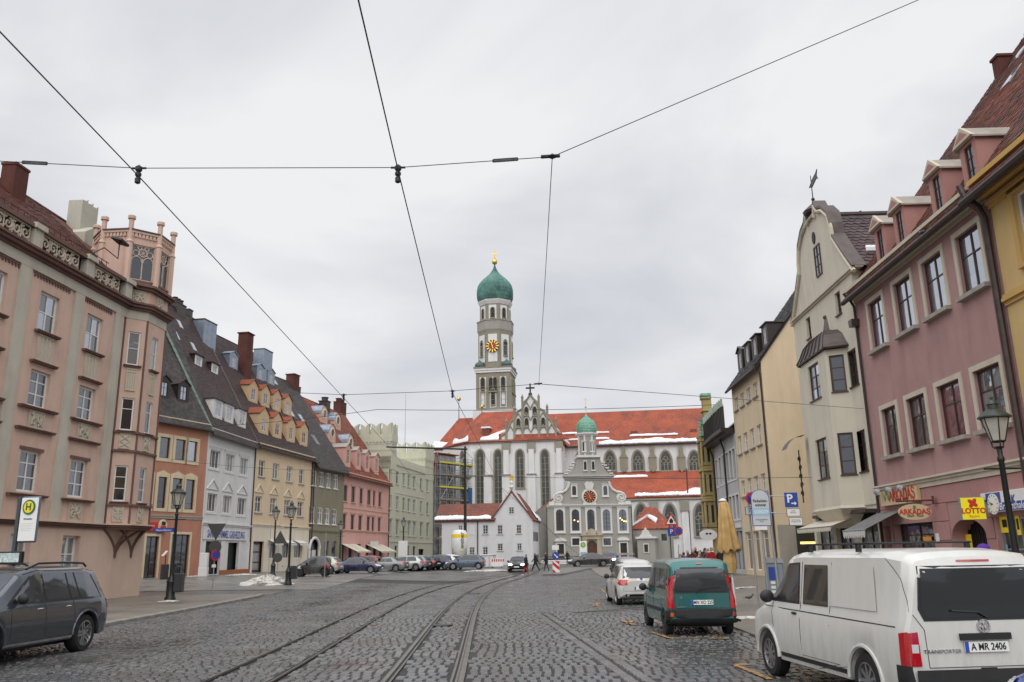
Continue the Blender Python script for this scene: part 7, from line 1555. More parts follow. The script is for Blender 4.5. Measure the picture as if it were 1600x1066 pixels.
z = 2.9; tier(.5, .7, 2.4, 3.0, YO, 'oriel_corbel'); tier(.68, .85, 3.0, 3.35, YO, 'oriel_moulding')
for (h, w) in ((1.9, .62), (1.9, .62), (1.9, .6)):
 z0 = z + .45; o = tier(w, .8, z0, z0 + h, YO, 'oriel_storey'); tier(w + .14, .95, z0 + h, z0 + h + .2, YO, 'oriel_moulding'); tier(w + .06, .88, z0 + h + .2, z0 + h + .4, YO, 'oriel_moulding')
 for s in (-.45, .0): MB().box(w, w + .02, -.3 + s - .1, -.3 + s + .1, z0 + .3, z0 + h - .25).build('window', GL_DARK, o)
 for s in (-1, 1): MB().box(s * w * .5 - .13, s * w * .5 + .13, -.83, -.8, z0 + .3, z0 + h - .2).build('window', GL_DARK, o); MB().tube((s * w, -.82, z0), (s * w, -.82, z0 + h), .09, n=8).build('column', YO, t)
 z = z0 + h
tier(.95, .9, z + .4, z + .6, VERD2, 'verdigris_cap'); z += .6
for (h, w) in ((.9, .7), (.8, .5), (.9, .32)):
 tier(w, .4, z, z + h, YO, 'gable_step'); tier(w + .12, .5, z + h, z + h + .14, YO, 'gable_moulding'); z += h + .14
tier(.38, .5, z, z + .35, VERD2, 'verdigris_cap')
for s in (-1, 1): MB().bbox(s * .85 - .22, s * .85 + .22, -.6, .1, 10.6, 11.9, .03).build('verdigris_cap', VERD2, t)
# VEHICLES
TYRE = plain('tyre_rubber', (.014, .014, .015), .8); RIM = plain('alloy_rim', (.42, .43, .44), .32, .85); RIMD = plain('steel_rim_dark', (.05, .05, .052), .5, .4); PLAST = plain('black_plastic', (.02, .02, .021), .55, var=.15)
CGL = glassmat('car_glass', (.006, .008, .009), .03, .03, wav=0., mxr=.16, ior=1.35); TAILR = plain('tail_lamp_red', (.42, .008, .012), .12, coat=1.); TAILW = plain('lamp_clear', (.6, .6, .6), .1, coat=1.); HEADL = plain('headlamp_on', (.9, .9, .85), .1, emit=(1, .97, .9), estr=3.); CHROME = plain('chrome', (.6, .6, .62), .12, 1.); PLATE = plain('number_plate', (.78, .78, .76), .4); EUB = plain('plate_blue', (.02, .07, .42), .4); ORG = plain('indicator_orange', (.55, .1, .01), .2)
def paint(name, c, rough=.25, metal=.0, dirt=.0, dc=(.2, .18, .15)):
 """car paint under winter grime, heavier low down"""
 if name in _mats: return _mats[name]
 m_, n, b = newmat(name); L = n.links.new; t = n.nodes.new('ShaderNodeTexCoord'); z = n.nodes.new('ShaderNodeTexNoise'); z.inputs['Scale'].default_value = 3.; z.inputs['Detail'].default_value = 7; z.inputs['Roughness'].default_value = .7
 mp = n.nodes.new('ShaderNodeMapping'); mp.inputs['Scale'].default_value = (2, 2, .5); L(t.outputs['Object'], mp.inputs[0]); L(mp.outputs[0], z.inputs['Vector'])
 sx = n.nodes.new('ShaderNodeSeparateXYZ'); L(t.outputs['Object'], sx.inputs[0]); hr = n.nodes.new('ShaderNodeMapRange'); hr.inputs[1].default_value = 1.0; hr.inputs[2].default_value = .25; hr.inputs[3].default_value = .25; hr.inputs[4].default_value = 1.; L(sx.outputs[2], hr.inputs[0])
 nr = n.nodes.new('ShaderNodeMapRange'); nr.inputs[1].default_value = .35; nr.inputs[2].default_value = .75; L(z.outputs[0], nr.inputs[0])
 mu = n.nodes.new('ShaderNodeMath'); mu.operation = 'MULTIPLY'; L(hr.outputs[0], mu.inputs[0]); L(nr.outputs[0], mu.inputs[1]); m2 = n.nodes.new('ShaderNodeMath'); m2.operation = 'MULTIPLY'; L(mu.outputs[0], m2.inputs[0]); m2.inputs[1].default_value = dirt
 mx_ = n.nodes.new('ShaderNodeMix'); mx_.data_type = 'RGBA'; L(m2.outputs[0], mx_.inputs[0]); mx_.inputs[6].default_value = (*c, 1); mx_.inputs[7].default_value = (*dc, 1); L(mx_.outputs[2], b.inputs['Base Color'])
 rr = n.nodes.new('ShaderNodeMapRange'); rr.inputs[3].default_value = rough; rr.inputs[4].default_value = .8; L(m2.outputs[0], rr.inputs[0]); L(rr.outputs[0], b.inputs['Roughness']); b.inputs['Metallic'].default_value = metal; b.inputs['Coat Weight'].default_value = .6; b.inputs['Coat Roughness'].default_value = .08
 _mats[name] = m_; return m_
class Car:
 def __init__(s, name, label, loc, head, pm, st, wheels, wr, group=None, rim='alloy', tw=.22, cat='car', fine=.05, low=None):
  """st: stations (x from the rear, z bottom, z belt, z roof, half width belt, half width roof); head = heading angle of +x; loc = middle of rear bumper on the ground"""
  s.root = empty(name, loc, head, label, cat, group); s.st = st; s.low = low
  xs = sorted(set([round(x, 3) for x in np.arange(st[0][0], st[-1][0], fine)] + [q[0] for q in st])); X = [q[0] for q in st]
  V = []; Fc = []; N = 0; secs = []
  for x in xs:
   z0, zB, zR, wB, wR = [float(np.interp(x, X, [q[k] for q in st])) for k in range(1, 6)]
   za = z0
   for xw in wheels:
    d = abs(x - xw); R_ = wr + .06
    if d < R_: za = max(za, min(zB - .12, wr + math.sqrt(R_ * R_ - d * d)))
   h = zR - zB; pts = [(0, max(z0, za - .02)), (wB - .14, max(z0, za - .02)), (wB - .03, za), (wB - .005, max(za + .02, z0 + .14)), (wB, max(za + .03, z0 + .42 * (zB - z0))), (wB - .012, max(za + .05, zB - .1)), (wB - .05, zB), (wR + (wB - .05 - wR) * .45, zB + h * .5), (wR + .005, zR - min(.1, h * .35)), (wR - .07, zR - min(.035, h * .1)), (wR * .55, zR), (0, zR + .012)]
   secs.append([(x, y, z) for y, z in pts] + [(x, -y, z) for y, z in pts[-2:0:-1]])
  n = len(secs[0]); mb = MB()
  for q in secs: V += q
  for i in range(len(secs) - 1):
   for j in range(n): k = (j + 1) % n; Fc.append((i * n + j, i * n + k, (i + 1) * n + k, (i + 1) * n + j))
  Fc.append(tuple(range(n))); Fc.append(tuple((len(secs) - 1) * n + j for j in range(n - 1, -1, -1)))
  mb.add(V, Fc); s.body = mb.build('body', pm, s.root, smooth=True, sharp=38)
  s.bvh = BVHTree.FromPolygons([Vector(v) for v in V], Fc)
  x0, x1 = wheels; W = st[len(st) // 2][4]
  MB().box(x0 - wr - .15, x1 + wr + .15, -W + tw + .06, W - tw - .06, .22, wr * 2).build('underbody', PLAST, s.root)
  tm = shared(('tyre', wr, tw), lambda: MB().lathe([(wr * .66, -tw / 2), (wr * .9, -tw / 2), (wr, -tw * .32), (wr, tw * .32), (wr * .9, tw / 2), (wr * .66, tw / 2)], 26, cap=False).mesh('wheel', TYRE, True, 40))
  def rimm():
   m_ = MB(); m_.lathe([(wr * .67, -tw * .3), (wr * .68, tw * .48), (wr * .62, tw * .5), (wr * .6, tw * .3)], 26, cap=False); m_.lathe([(wr * .62, .0), (.001, .01)], 20); m_.lathe([(wr * .18, tw * .3), (wr * .16, tw * .42), (.001, tw * .43)], 10)
   k = 5 if rim == 'alloy' else 9
   for i in range(k):
    a = 2 * math.pi * i / k; b0 = len(m_.v)
    for off in ((-.035, .035) if rim == 'alloy' else (0,)): m_.box(wr * .1, wr * .64, off - .02, off + .02, tw * .28, tw * .42)
    m_.xf(Matrix.Rotation(a, 4, 'Z'), b0)
   return m_.mesh('rim', RIM if rim != 'dark' else RIMD)
  rm = shared(('rim', wr, tw, rim), rimm)
  for xw in wheels:
   for sg in (1, -1):
    w = obj('wheel', tm, s.root, (xw, sg * (W - tw / 2 - .015), wr), (R(-90) * sg, 0, 0)); obj('rim', rm, w)
 def patch(s, name, poly, m_, side='L', off=.006, n=6, parent=None, rings=(1., .75, .45, .2), box=None):
  """panel laid on the body; poly (x,z) for side L/R, (y,z) for rear B / front F, (x,y) for top T"""
  P = []
  for i in range(len(poly)):
   a, b = poly[i], poly[(i + 1) % len(poly)]
   for k in range(n): t = k / n; P.append((a[0] + (b[0] - a[0]) * t, a[1] + (b[1] - a[1]) * t))
  c = (sum(p[0] for p in P) / len(P), sum(p[1] for p in P) / len(P)); V = []; N = len(P)
  def pr(q):
   o, d = {'L': ((q[0], 4, q[1]), (0, -1, 0)), 'R': ((q[0], -4, q[1]), (0, 1, 0)), 'B': ((-3, q[0], q[1]), (1, 0, 0)), 'F': ((9, q[0], q[1]), (-1, 0, 0)), 'T': ((q[0], q[1], 5), (0, 0, -1))}[side]
   h = s.bvh.ray_cast(Vector(o), Vector(d))
   if h[0] is None: return Vector(o) + Vector(d) * 3.1
   nn = h[1] if h[1].dot(Vector(d)) < 0 else -h[1]; return h[0] + nn * off
  for r in rings: V += [pr((c[0] + (p[0] - c[0]) * r, c[1] + (p[1] - c[1]) * r)) for p in P]
  V.append(pr(c)); F_ = []
  for k in range(len(rings) - 1):
   for i in range(N): j = (i + 1) % N; F_.append((k * N + i, k * N + j, k * N + N + j, k * N + N + i))
  for i in range(N): F_.append(((len(rings) - 1) * N + i, (len(rings) - 1) * N + (i + 1) % N, len(V) - 1))
  if off > .012:
   b = len(V); V += [Vector(V[i]) + (V[-1 - 0] - V[i]) * 0 for i in range(0)]
  return MB().add(V, F_).build(name, m_, parent or s.root, smooth=True, sharp=60)
 def both(s, name, poly, m_, **k): return [s.patch(name, poly, m_, 'L', **k), s.patch(name, poly, m_, 'R', **k)]
 def hit(s, x, y, z, side='B'):
  o, d = {'B': ((-3, y, z), (1, 0, 0)), 'L': ((x, 4, z), (0, -1, 0)), 'R': ((x, -4, z), (0, 1, 0)), 'F': ((9, y, z), (-1, 0, 0))}[side]; h = s.bvh.ray_cast(Vector(o), Vector(d)); return h[0] if h[0] is not None else Vector((x, y, z))
 def seam(s, pts, side='L', w=.006):
  P = []
  for a, b in zip(pts[:-1], pts[1:]):
   for k in range(5): t = k / 5; q = (a[0] + (b[0] - a[0]) * t, a[1] + (b[1] - a[1]) * t); P.append(s.hit(q[0], q[0], q[1], side) if side in 'LR' else s.hit(0, q[0], q[1], side))
  P.append(s.hit(pts[-1][0], pts[-1][0], pts[-1][1], side)); MB().path(P, w, 4).build('panel_gap', PLAST, s.root)
 def plate(s, z, txt=None, y=0, side='B', w=.52):
  h = s.hit(0, y, z, side); sg = -1 if side == 'B' else 1; rz_ = R(-90) if side == 'B' else R(90)
  p = MB().box(-w / 2, w / 2, -.012, 0, -.055, .055).build('number_plate', PLATE, s.root, (h.x + sg * .012, y, z), (0, 0, rz_)); MB().box(-w / 2, -w / 2 + .045, -.015, -.012, -.055, .055).build('plate_band', EUB, p)
  if txt: text(p, txt, .105, BLACK, (.02, -.014, -.002), ext=.001, sx=.86, bold=.002)
  return p
 def mirrors(s, x, z, m_, y=None):
  for sg in (1, -1):
   h = s.hit(x, 0, z, 'L' if sg > 0 else 'R'); MB().ball((0, 0, 0), .13, 10, 8, (.5, .85, .75)).tube((0, 0, -.02), (0, -sg * .18, -.05), .03, n=6).build('mirror', m_, s.root, (h.x, h.y + sg * .14, z), smooth=True)
 def handle(s, x, z, m_, side='L'): h = s.hit(x, 0, z, side); MB().ball((0, 0, 0), .1, 10, 6, (1, .22, .2)).build('door_handle', m_, s.root, (x, h.y, z), smooth=True)
def rear_origin(px, py, hd, back=0): p = G(px, py); return p
# white panel van
VW_W = paint('van_white', (.62, .62, .59), .3, 0, .75, (.34, .31, .26))
hv = math.atan2(2.97, -.30); vd = np.array([math.cos(hv), math.sin(hv)]); vn_ = np.array([-vd[1], vd[0]])
fw = G(1206, 1057)[:2]; vorg = fw - vn_ * .93 - vd * 3.98
van = Car('panel_van', 'white panel van with roof bars parked at the right kerb', (vorg[0], vorg[1], .0), hv, VW_W, [(0, .42, 1.1, 1.66, .89, .72), (.04, .36, 1.1, 1.78, .925, .75), (.16, .33, 1.1, 1.845, .945, .78), (.5, .3, 1.1, 1.88, .95, .80), (2.9, .3, 1.1, 1.88, .95, .79), (3.3, .3, 1.1, 1.83, .95, .76), (3.6, .3, 1.09, 1.64, .95, .72), (4.15, .3, 1.05, 1.17, .93, .74), (4.6, .3, .93, 1.03, .9, .7), (4.8, .34, .8, .9, .83, .62), (4.88, .42, .7, .78, .72, .5)], (.98, 3.98), .335, None, 'steel', .21, 'van', low=None)
van.patch('rear_window', [(.66, 1.12), (-.66, 1.12), (-.72, 1.24), (-.66, 1.66), (.66, 1.66), (.72, 1.24)], CGL, 'B', .008); van.patch('window_seal', [(.69, 1.09), (-.69, 1.09), (-.75, 1.22), (-.69, 1.69), (.69, 1.69), (.75, 1.22)], PLAST, 'B', .004)
van.both('side_window', [(1.9, 1.14), (2.68, 1.14), (2.68, 1.68), (1.95, 1.68)], CGL, off=.007); van.both('door_window', [(2.82, 1.16), (3.85, 1.16), (3.78, 1.28), (3.35, 1.66), (2.86, 1.68)], CGL, off=.007)
van.both('window_seal', [(2.79, 1.13), (3.92, 1.13), (3.84, 1.29), (3.37, 1.69), (2.83, 1.71)], PLAST, off=.003); van.both('pressed_panel', [(.62, 1.16), (1.82, 1.16), (1.82, 1.68), (.72, 1.68)], VW_W, off=.012)
for sd in 'LR':
 van.seam([(2.75, 1.72), (2.75, .4)], sd); van.seam([(1.84, 1.72), (1.84, .9)], sd, .004); van.seam([(4.1, 1.05), (.2, 1.02)], sd, .009); van.seam([(2.75, .45), (1.35, .45)], sd, .004); van.seam([(3.78, 1.12), (3.72, .75)], sd, .004); van.handle(2.92, 1.0, PLAST, sd)
 van.patch('tail_lamp', [(.012, .98), (.13, .96), (.13, .62), (.012, .62)], TAILR, sd, .012); van.patch('corner_bumper', [(.0, .62), (.22, .62), (.24, .36), (.0, .36)], PLAST, sd, .010)
 van.patch('sill_trim', [(1.42, .42), (3.5, .42), (3.5, .36), (1.42, .36)], PLAST, sd, .006)
for sg in (1, -1): van.patch('tail_lamp', [(sg * .895, .97), (sg * .79, .98), (sg * .78, .62), (sg * .895, .62)], TAILR, 'B', .012); van.patch('reversing_lamp', [(sg * .88, .85), (sg * .8, .85), (sg * .8, .76), (sg * .88, .76)], TAILW, 'B', .016)
van.patch('rear_bumper', [(.86, .58), (-.86, .58), (-.86, .3), (.86, .3)], PLAST, 'B', .03); van.patch('brake_light', [(.2, 1.73), (-.2, 1.73), (-.2, 1.75), (.2, 1.75)], TAILR, 'B', .012)
h = van.hit(0, 0, .92); MB().box(-.3, .3, -.035, 0, -.035, .035).build('plate_light_bar', BLACK, van.root, (h.x - .005, 0, .92), (0, 0, R(-90))); van.plate(.81, 'A MR 2406')
h = van.hit(0, 0, 1.03); em = MB().lathe([(.075, 0), (.075, .02), (.065, .02), (.06, .01), (.001, .01)], 20).build('emblem', CHROME, van.root, (h.x - .002, 0, 1.03), (R(90), 0, R(-90))); text(em, 'V', .07, CHROME, (0, .022, .016), (0, 0, 0), bold=.003); text(em, 'W', .07, CHROME, (0, -.022, .016), (0, 0, 0), bold=.003)
h = van.hit(0, .52, .77); text(van.root, 'TRANSPORTER', .055, CHROME, (h.x - .008, .52, .77), (R(90), 0, R(-90)), sx=1.2); MB().box(-.09, .09, -.02, 0, -.03, .03).build('tailgate_handle', BLACK, van.root, (van.hit(0, 0, .55).x, 0, .56), (0, 0, R(-90)))
van.seam([(.8, 1.78), (.84, 1.2), (.7, 1.0), (.69, .6)], 'B', .005); van.seam([(-.8, 1.78), (-.84, 1.2), (-.7, 1.0), (-.69, .6)], 'B', .005); van.seam([(.69, .6), (-.69, .6)], 'B', .005); van.mirrors(3.78, 1.2, PLAST); [MB().path([(xw + .41 * math.cos(a), sg * .943, .335 + .41 * math.sin(a)) for a in [math.pi * i / 14 for i in range(15)]], .028, 6).build('wheel_arch', VW_W, van.root, smooth=True) for xw in (.98, 3.98) for sg in (1, -1)]
MB().path([(.0, 0, 0), (0, .1, .06), (0, .42, .08)], .012, 5).build('rear_wiper', BLACK, van.root, (van.hit(0, 0, 1.12).x - .03, -.05, 1.12))
for x in (1.2, 2.6):
 mb = MB(); mb.bbox(x - .02, x + .02, -.8, .8, 1.945, 1.97, .008)
 for sg in (1, -1): mb.box(x - .025, x + .025, sg * .74 - .03, sg * .74 + .03, 1.85, 1.945)
 mb.build('roof_bar', BLACK, van.root)
MB().bbox(.9, 3.0, .66, .69, 1.945, 1.97, .008).build('roof_bar', BLACK, van.root)
# teal high-roof van
TEAL = paint('teal_paint', (.012, .125, .125), .22, .3, .4)
k_ = Car('compact_van', 'teal high-roofed compact van with tailgate wiper parked behind white van', (4.24, 20.0, 0), R(91), TEAL, [(0, .42, .98, 1.45, .76, .60), (.05, .36, 1.0, 1.62, .81, .655), (.16, .3, 1.0, 1.75, .825, .70), (.5, .28, 1.0, 1.80, .83, .71), (2.2, .28, 1.0, 1.80, .83, .70), (2.6, .28, 1.0, 1.72, .83, .67), (3.2, .28, .98, 1.22, .82, .66), (3.35, .28, .95, 1.06, .81, .64), (3.75, .3, .82, .92, .76, .58), (3.92, .36, .68, .78, .64, .46)], (.62, 3.2), .29, None, 'dark', .18, 'van')
k_.root.scale = (1, .955, .957)
k_.patch('window_seal', [(.64, 1.0), (-.64, 1.0), (-.69, 1.12), (-.6, 1.6), (.6, 1.6), (.69, 1.12)], PLAST, 'B', .004); k_.patch('rear_window', [(.6, 1.04), (-.6, 1.04), (-.64, 1.14), (-.56, 1.56), (.56, 1.56), (.64, 1.14)], CGL, 'B', .01)
for sd in 'LR':
 k_.patch('side_window', [(.3, 1.08), (1.15, 1.08), (1.15, 1.56), (.36, 1.56)], CGL, sd, .007); k_.patch('side_window', [(1.2, 1.08), (1.85, 1.08), (1.85, 1.57), (1.2, 1.57)], CGL, sd, .007); k_.patch('door_window', [(1.92, 1.06), (3.05, 1.06), (2.5, 1.55), (1.92, 1.57)], CGL, sd, .007)
 k_.seam([(1.88, 1.6), (1.88, .4)], sd); k_.seam([(2.95, 1.0), (2.9, .4)], sd); k_.patch('rub_strip', [(.95, .62), (2.85, .62), (2.85, .54), (.95, .54)], PLAST, sd, .012); k_.handle(2.02, .92, PLAST, sd); k_.patch('bumper_side', [(.0, .6), (.3, .6), (.3, .34), (.0, .34)], PLAST, sd, .012); k_.patch('tail_lamp', [(.0, 1.42), (.13, 1.36), (.15, .66), (.0, .66)], TAILR, sd, .008)
for sg in (1, -1): k_.patch('tail_lamp', [(sg * .76, 1.36), (sg * .70, 1.3), (sg * .67, .66), (sg * .78, .66)], TAILR, 'B', .012); k_.patch('reflector', [(sg * .76, .56), (sg * .7, .56), (sg * .7, .48), (sg * .76, .48)], ORG if sg > 0 else TAILR, 'B', .03)
k_.patch('rear_bumper', [(.8, .42), (-.8, .42), (-.8, .3), (.8, .3)], PLAST, 'B', .06); k_.patch('rear_bumper', [(.78, .64), (-.78, .64), (-.8, .44), (.8, .44)], PLAST, 'B', .022); k_.plate(.79, 'MN XO 225'); k_.mirrors(2.95, 1.05, PLAST)
k_.seam([(.66, 1.66), (.66, .66), (-.66, .66), (-.66, 1.66)], 'B', .005); k_.patch('brake_light', [(.07, 1.66), (-.07, 1.66), (-.07, 1.69), (.07, 1.69)], TAILR, 'B', .015)
MB().path([(0, .08, -.02), (0, -.02, .05), (0, -.5, .09)], .012, 5).build('rear_wiper', BLACK, k_.root, (k_.hit(0, 0, 1.05).x - .03, .05, 1.04)); MB().tube((2.3, 0, 1.8), (2.2, 0, 2.15), .008, n=5).build('aerial', BLACK, k_.root); h = k_.hit(0, .5, .9); MB().prism([(0, -.05), (.035, 0), (0, .05), (-.035, 0)], -.01, 0).build('emblem', CHROME, k_.root, (h.x - .004, .5, .9), (0, 0, R(-90))); text(k_.root, 'KANGOO', .045, STEEL, (k_.hit(0, .52, .68).x - .012, .5, .69), (R(90), 0, R(-90)))
# parametric ordinary cars
HATCH = [(0, .4, .72, .88, .68, .5), (.06, .32, .8, .98, .8, .6), (.2, .26, .86, 1.16, .86, .62), (.55, .22, .9, 1.4, .88, .63), (1.2, .2, .9, 1.49, .885, .64), (2.0, .2, .9, 1.48, .885, .64), (2.5, .2, .9, 1.36, .88, .62), (3.15, .2, .88, .98, .87, .66), (3.6, .22, .78, .9, .84, .62), (4.0, .28, .68, .78, .74, .52), (4.12, .38, .6, .68, .58, .4)]
SEDAN = [(0, .42, .74, .84, .66, .5), (.08, .32, .82, .93, .8, .62), (.3, .25, .86, .97, .87, .68), (.75, .22, .88, 1.02, .89, .66), (1.35, .2, .88, 1.36, .89, .6), (1.9, .2, .88, 1.42, .89, .6), (2.5, .2, .88, 1.38, .89, .6), (3.3, .2, .86, .97, .88, .64), (3.9, .22, .78, .88, .85, .6), (4.4, .28, .66, .76, .74, .5), (4.55, .38, .58, .66, .58, .4)]
SMART = [(0, .4, .75, .95, .62, .46), (.06, .3, .84, 1.2, .72, .54), (.3, .25, .9, 1.46, .77, .57), (.9, .22, .92, 1.52, .78, .58), (1.4, .22, .92, 1.48, .78, .58), (2.1, .22, .9, 1.04, .77, .6), (2.45, .28, .78, .88, .7, .5), (2.6, .38, .66, .72, .54, .38)]
def common(c, st, rake, bw, gl=CGL, rwin=True, lamps=True, hl=False, chrome=None):
 zB = st[4][2]; zR = st[4][3]; L_ = st[-1][0]
 for sd in 'LR':
  a, b, d, e_ = rake; c.patch('side_window', [(a, zB + .05), (b, zB + .05), (b, zR - .1), (a + (d if d else .12), zR - .1)], gl, sd, .007); c.patch('side_window', [(b + .05, zB + .05), (e_, zB + .05), (e_ - (zR - zB) * 1.05, zR - .1), (b + .05, zR - .1)], gl, sd, .007)
  c.seam([(b + .02, zB + .02), (b + .02, st[4][1] + .15)], sd); c.seam([(e_ - .12, zB), (e_ - .2, st[4][1] + .15)], sd); c.handle(b + .14, zB - .1, PLAST if chrome is None else chrome, sd)
 if rwin: c.patch('rear_window', [(bw, rwin[0]), (-bw, rwin[0]), (-bw * .86, rwin[1]), (bw * .86, rwin[1])], gl, 'B', .01)
 for sg in (1, -1):
  c.patch('tail_lamp', [(sg * .8, .92), (sg * .5, .88), (sg * .52, .74), (sg * .8, .72)], TAILR, 'B', .012); c.patch('headlamp', [(sg * .76, .76), (sg * .4, .7), (sg * .42, .58), (sg * .74, .6)], HEADL if hl else TAILW, 'F', .012)
 c.patch('tail_lamp', [(.02, .92), (.24, .9), (.2, .76), (.02, .74)], TAILR, 'L', .01); c.patch('tail_lamp', [(.02, .92), (.24, .9), (.2, .76), (.02, .74)], TAILR, 'R', .01); c.patch('windscreen', [(.62, zB + .12), (-.62, zB + .12), (-.5, zR - .08), (.5, zR - .08)], gl, 'F', .01); c.patch('grille', [(.34, .66), (-.34, .66), (-.34, .52), (.34, .52)], PLAST, 'F', .012)
 c.plate(.62); c.plate(.45, side='F'); c.mirrors(rake[3] - .25, zB + .08, chrome or PLAST); c.patch('bumper_strip', [(.6, .42), (-.6, .42), (-.6, .34), (.6, .34)], PLAST, 'B', .014)
def auto(name, label, px, py, hd, pm, kind='hatch', sc=1., group='cars parked in front of the left row', rim='alloy', hl=False, at='c', y=None, fine=.08):
 st = {'hatch': HATCH, 'sedan': SEDAN, 'smart': SMART}[kind]; st = [(q[0] * sc,) + q[1:] for q in st]; L_ = st[-1][0]
 p = G(px, py) if y is None else np.array([px, y, gz(px, y)]); d = np.array([math.cos(hd), math.sin(hd)]); o = p[:2] - d * L_ / 2
 wb = (.62 * sc, 3.22 * sc) if kind == 'hatch' else ((.85, 3.55) if kind == 'sedan' else (.36, 2.2))
 c = Car(name, label, (o[0], o[1], gz(p[0], p[1]) + (.035 if p[0] < -5 else .05 if p[0] > 5.4 and p[1] > 38 else 0)), hd, pm, st, wb, .31 if kind != 'smart' else .29, group, rim, .2, 'car', fine)
 if kind == 'hatch': common(c, st, (.55 * sc, 1.55 * sc, .12, 2.95 * sc), .66, rwin=(.96, 1.34), hl=hl)
 elif kind == 'sedan': common(c, st, (1.2, 1.95, .25, 3.15), .58, rwin=(1.03, 1.33), hl=hl)
 else: common(c, st, (.35, .75, .1, 1.95), .56, rwin=(.98, 1.36), hl=hl)
 return c
SILV = paint('silver_paint', (.42, .43, .44), .25, .5, .4); BLK = paint('black_paint', (.012, .012, .014), .2, 0, .35); NAVY = paint('navy_paint', (.008, .012, .06), .2, .1, .3); REDP = paint('red_paint', (.30, .012, .015), .25, 0, .3); GRY = paint('grey_paint', (.20, .21, .22), .25, .5, .4); WHP = paint('white_paint_car', (.66, .66, .64), .25, 0, .45); BGR = paint('blue_grey_paint', (.05, .08, .12), .25, .3, .4); CRP = paint('champagne_paint', (.42, .41, .36), .25, .4, .4); BLUE = paint('bright_blue_paint', (.01, .05, .38), .2, .2, .2)
auto('small_car', 'tiny black two-seater car in front of tan house', 489, 901.5, R(184), BLK, 'smart', rim='dark')
auto('parked_car', 'champagne hatchback mostly hidden behind tiny black two-seater', 497, 898, R(170), CRP, rim='dark')
auto('parked_car', 'navy soft-top car with a white-hubbed wheel, facing right', 560, 896.5, R(-8), NAVY, 'sedan', .96)
auto('parked_car', 'red hatchback half hidden behind navy soft-top', 569, 892.5, R(165), REDP)
auto('parked_car', 'silver grey coupe parked between the red and white hatchbacks', 603, 894, R(168), GRY, 'sedan', .95)
auto('parked_car', 'bright silver hatchback in front of the sage palace', 631, 892.5, R(172), SILV, rim='alloy')
auto('parked_car', 'dark grey hatchback, tail half hidden by the bright silver one', 648, 891.5, R(150), GRY, 'hatch', .95)
auto('parked_car', 'black hatchback, third from the scaffolding', 660, 891, R(150), BLK)
auto('parked_car', 'dark navy estate car, second from the scaffolding', 680, 890.5, R(160), NAVY, 'hatch', 1.05)
auto('parked_car', 'white hatchback in front of the scaffolding', 697, 890, R(140), WHP, 'hatch', .95)
auto('parked_car', 'blue-grey hatchback beside the site silo, tail to the right', 727, 890.5, R(176), BGR)
auto('oncoming_car', 'dark saloon with headlamps on, heading towards camera by parish house', 809.5, 893, R(-94), paint('dark_green_paint', (.012, .02, .022), .2, .2, .3), 'sedan', 1., None, hl=True)
auto('parked_car', 'long dark saloon in front of baroque church portal', 920, 886.5, R(185), BLK, 'sedan', 1., 'cars by the church')
auto('oncoming_car', 'blue-grey car with lit headlamps right of the church portal', 953, 884.5, R(-100), BGR, 'hatch', 1., None, hl=True)
bm = auto('parked_car', 'pearl white compact people carrier in front of the teal van', 4.5, 948, R(91), paint('pearl_white', (.60, .59, .56), .25, .1, .5, (.36, .33, .28)), 'hatch', 1.03, 'cars along the right kerb', y=33.6, fine=.05)
bm.seam([(.6, 1.4), (.68, .92), (.66, .52), (-.66, .52), (-.68, .92), (-.6, 1.4)], 'B', .005); h = bm.hit(0, 0, .93); MB().lathe([(.045, 0), (.045, .012), (.001, .013)], 16).build('emblem', EUB, bm.root, (h.x - .004, 0, .93), (R(90), 0, R(-90))); text(bm.root.children[-1], ' ', .01, BLACK, (0, 0, 0)); MB().lathe([(.045, 0), (.045, .05)], 12).build('exhaust_tip', CHROME, bm.root, (bm.hit(0, .5, .38).x - .03, .5, .38), (0, R(90), 0))
pl_ = [c for c in bm.root.children if c.name.startswith('number_plate')][0]; text(pl_, 'FÜ M 3', .1, BLACK, (.02, -.014, -.002), ext=.001, sx=.86)
for (x, y, pm, kd, lb) in ((5.5, 40.5, WHP, 'hatch', 'white estate car just ahead of the pearl people carrier'), (6.1, 46.5, SILV, 'hatch', 'silver compact car behind the white estate on the right kerb'), (6.8, 52.5, BLK, 'hatch', 'black car farther along the right kerb'), (7.5, 58.5, GRY, 'hatch', 'grey car near the crowd at the right kerb'), (8.2, 64.5, BLK, 'hatch', 'farthest black car along the right kerb')):
 auto('parked_car', lb, x, 0, R(88), pm, kd, 1.05, 'cars along the right kerb', y=y)
auto('parked_car', 'bright blue car nosing in at the bottom right corner', 5.28, 0, R(93), BLUE, 'hatch', 1., 'cars along the right kerb', y=6.35)
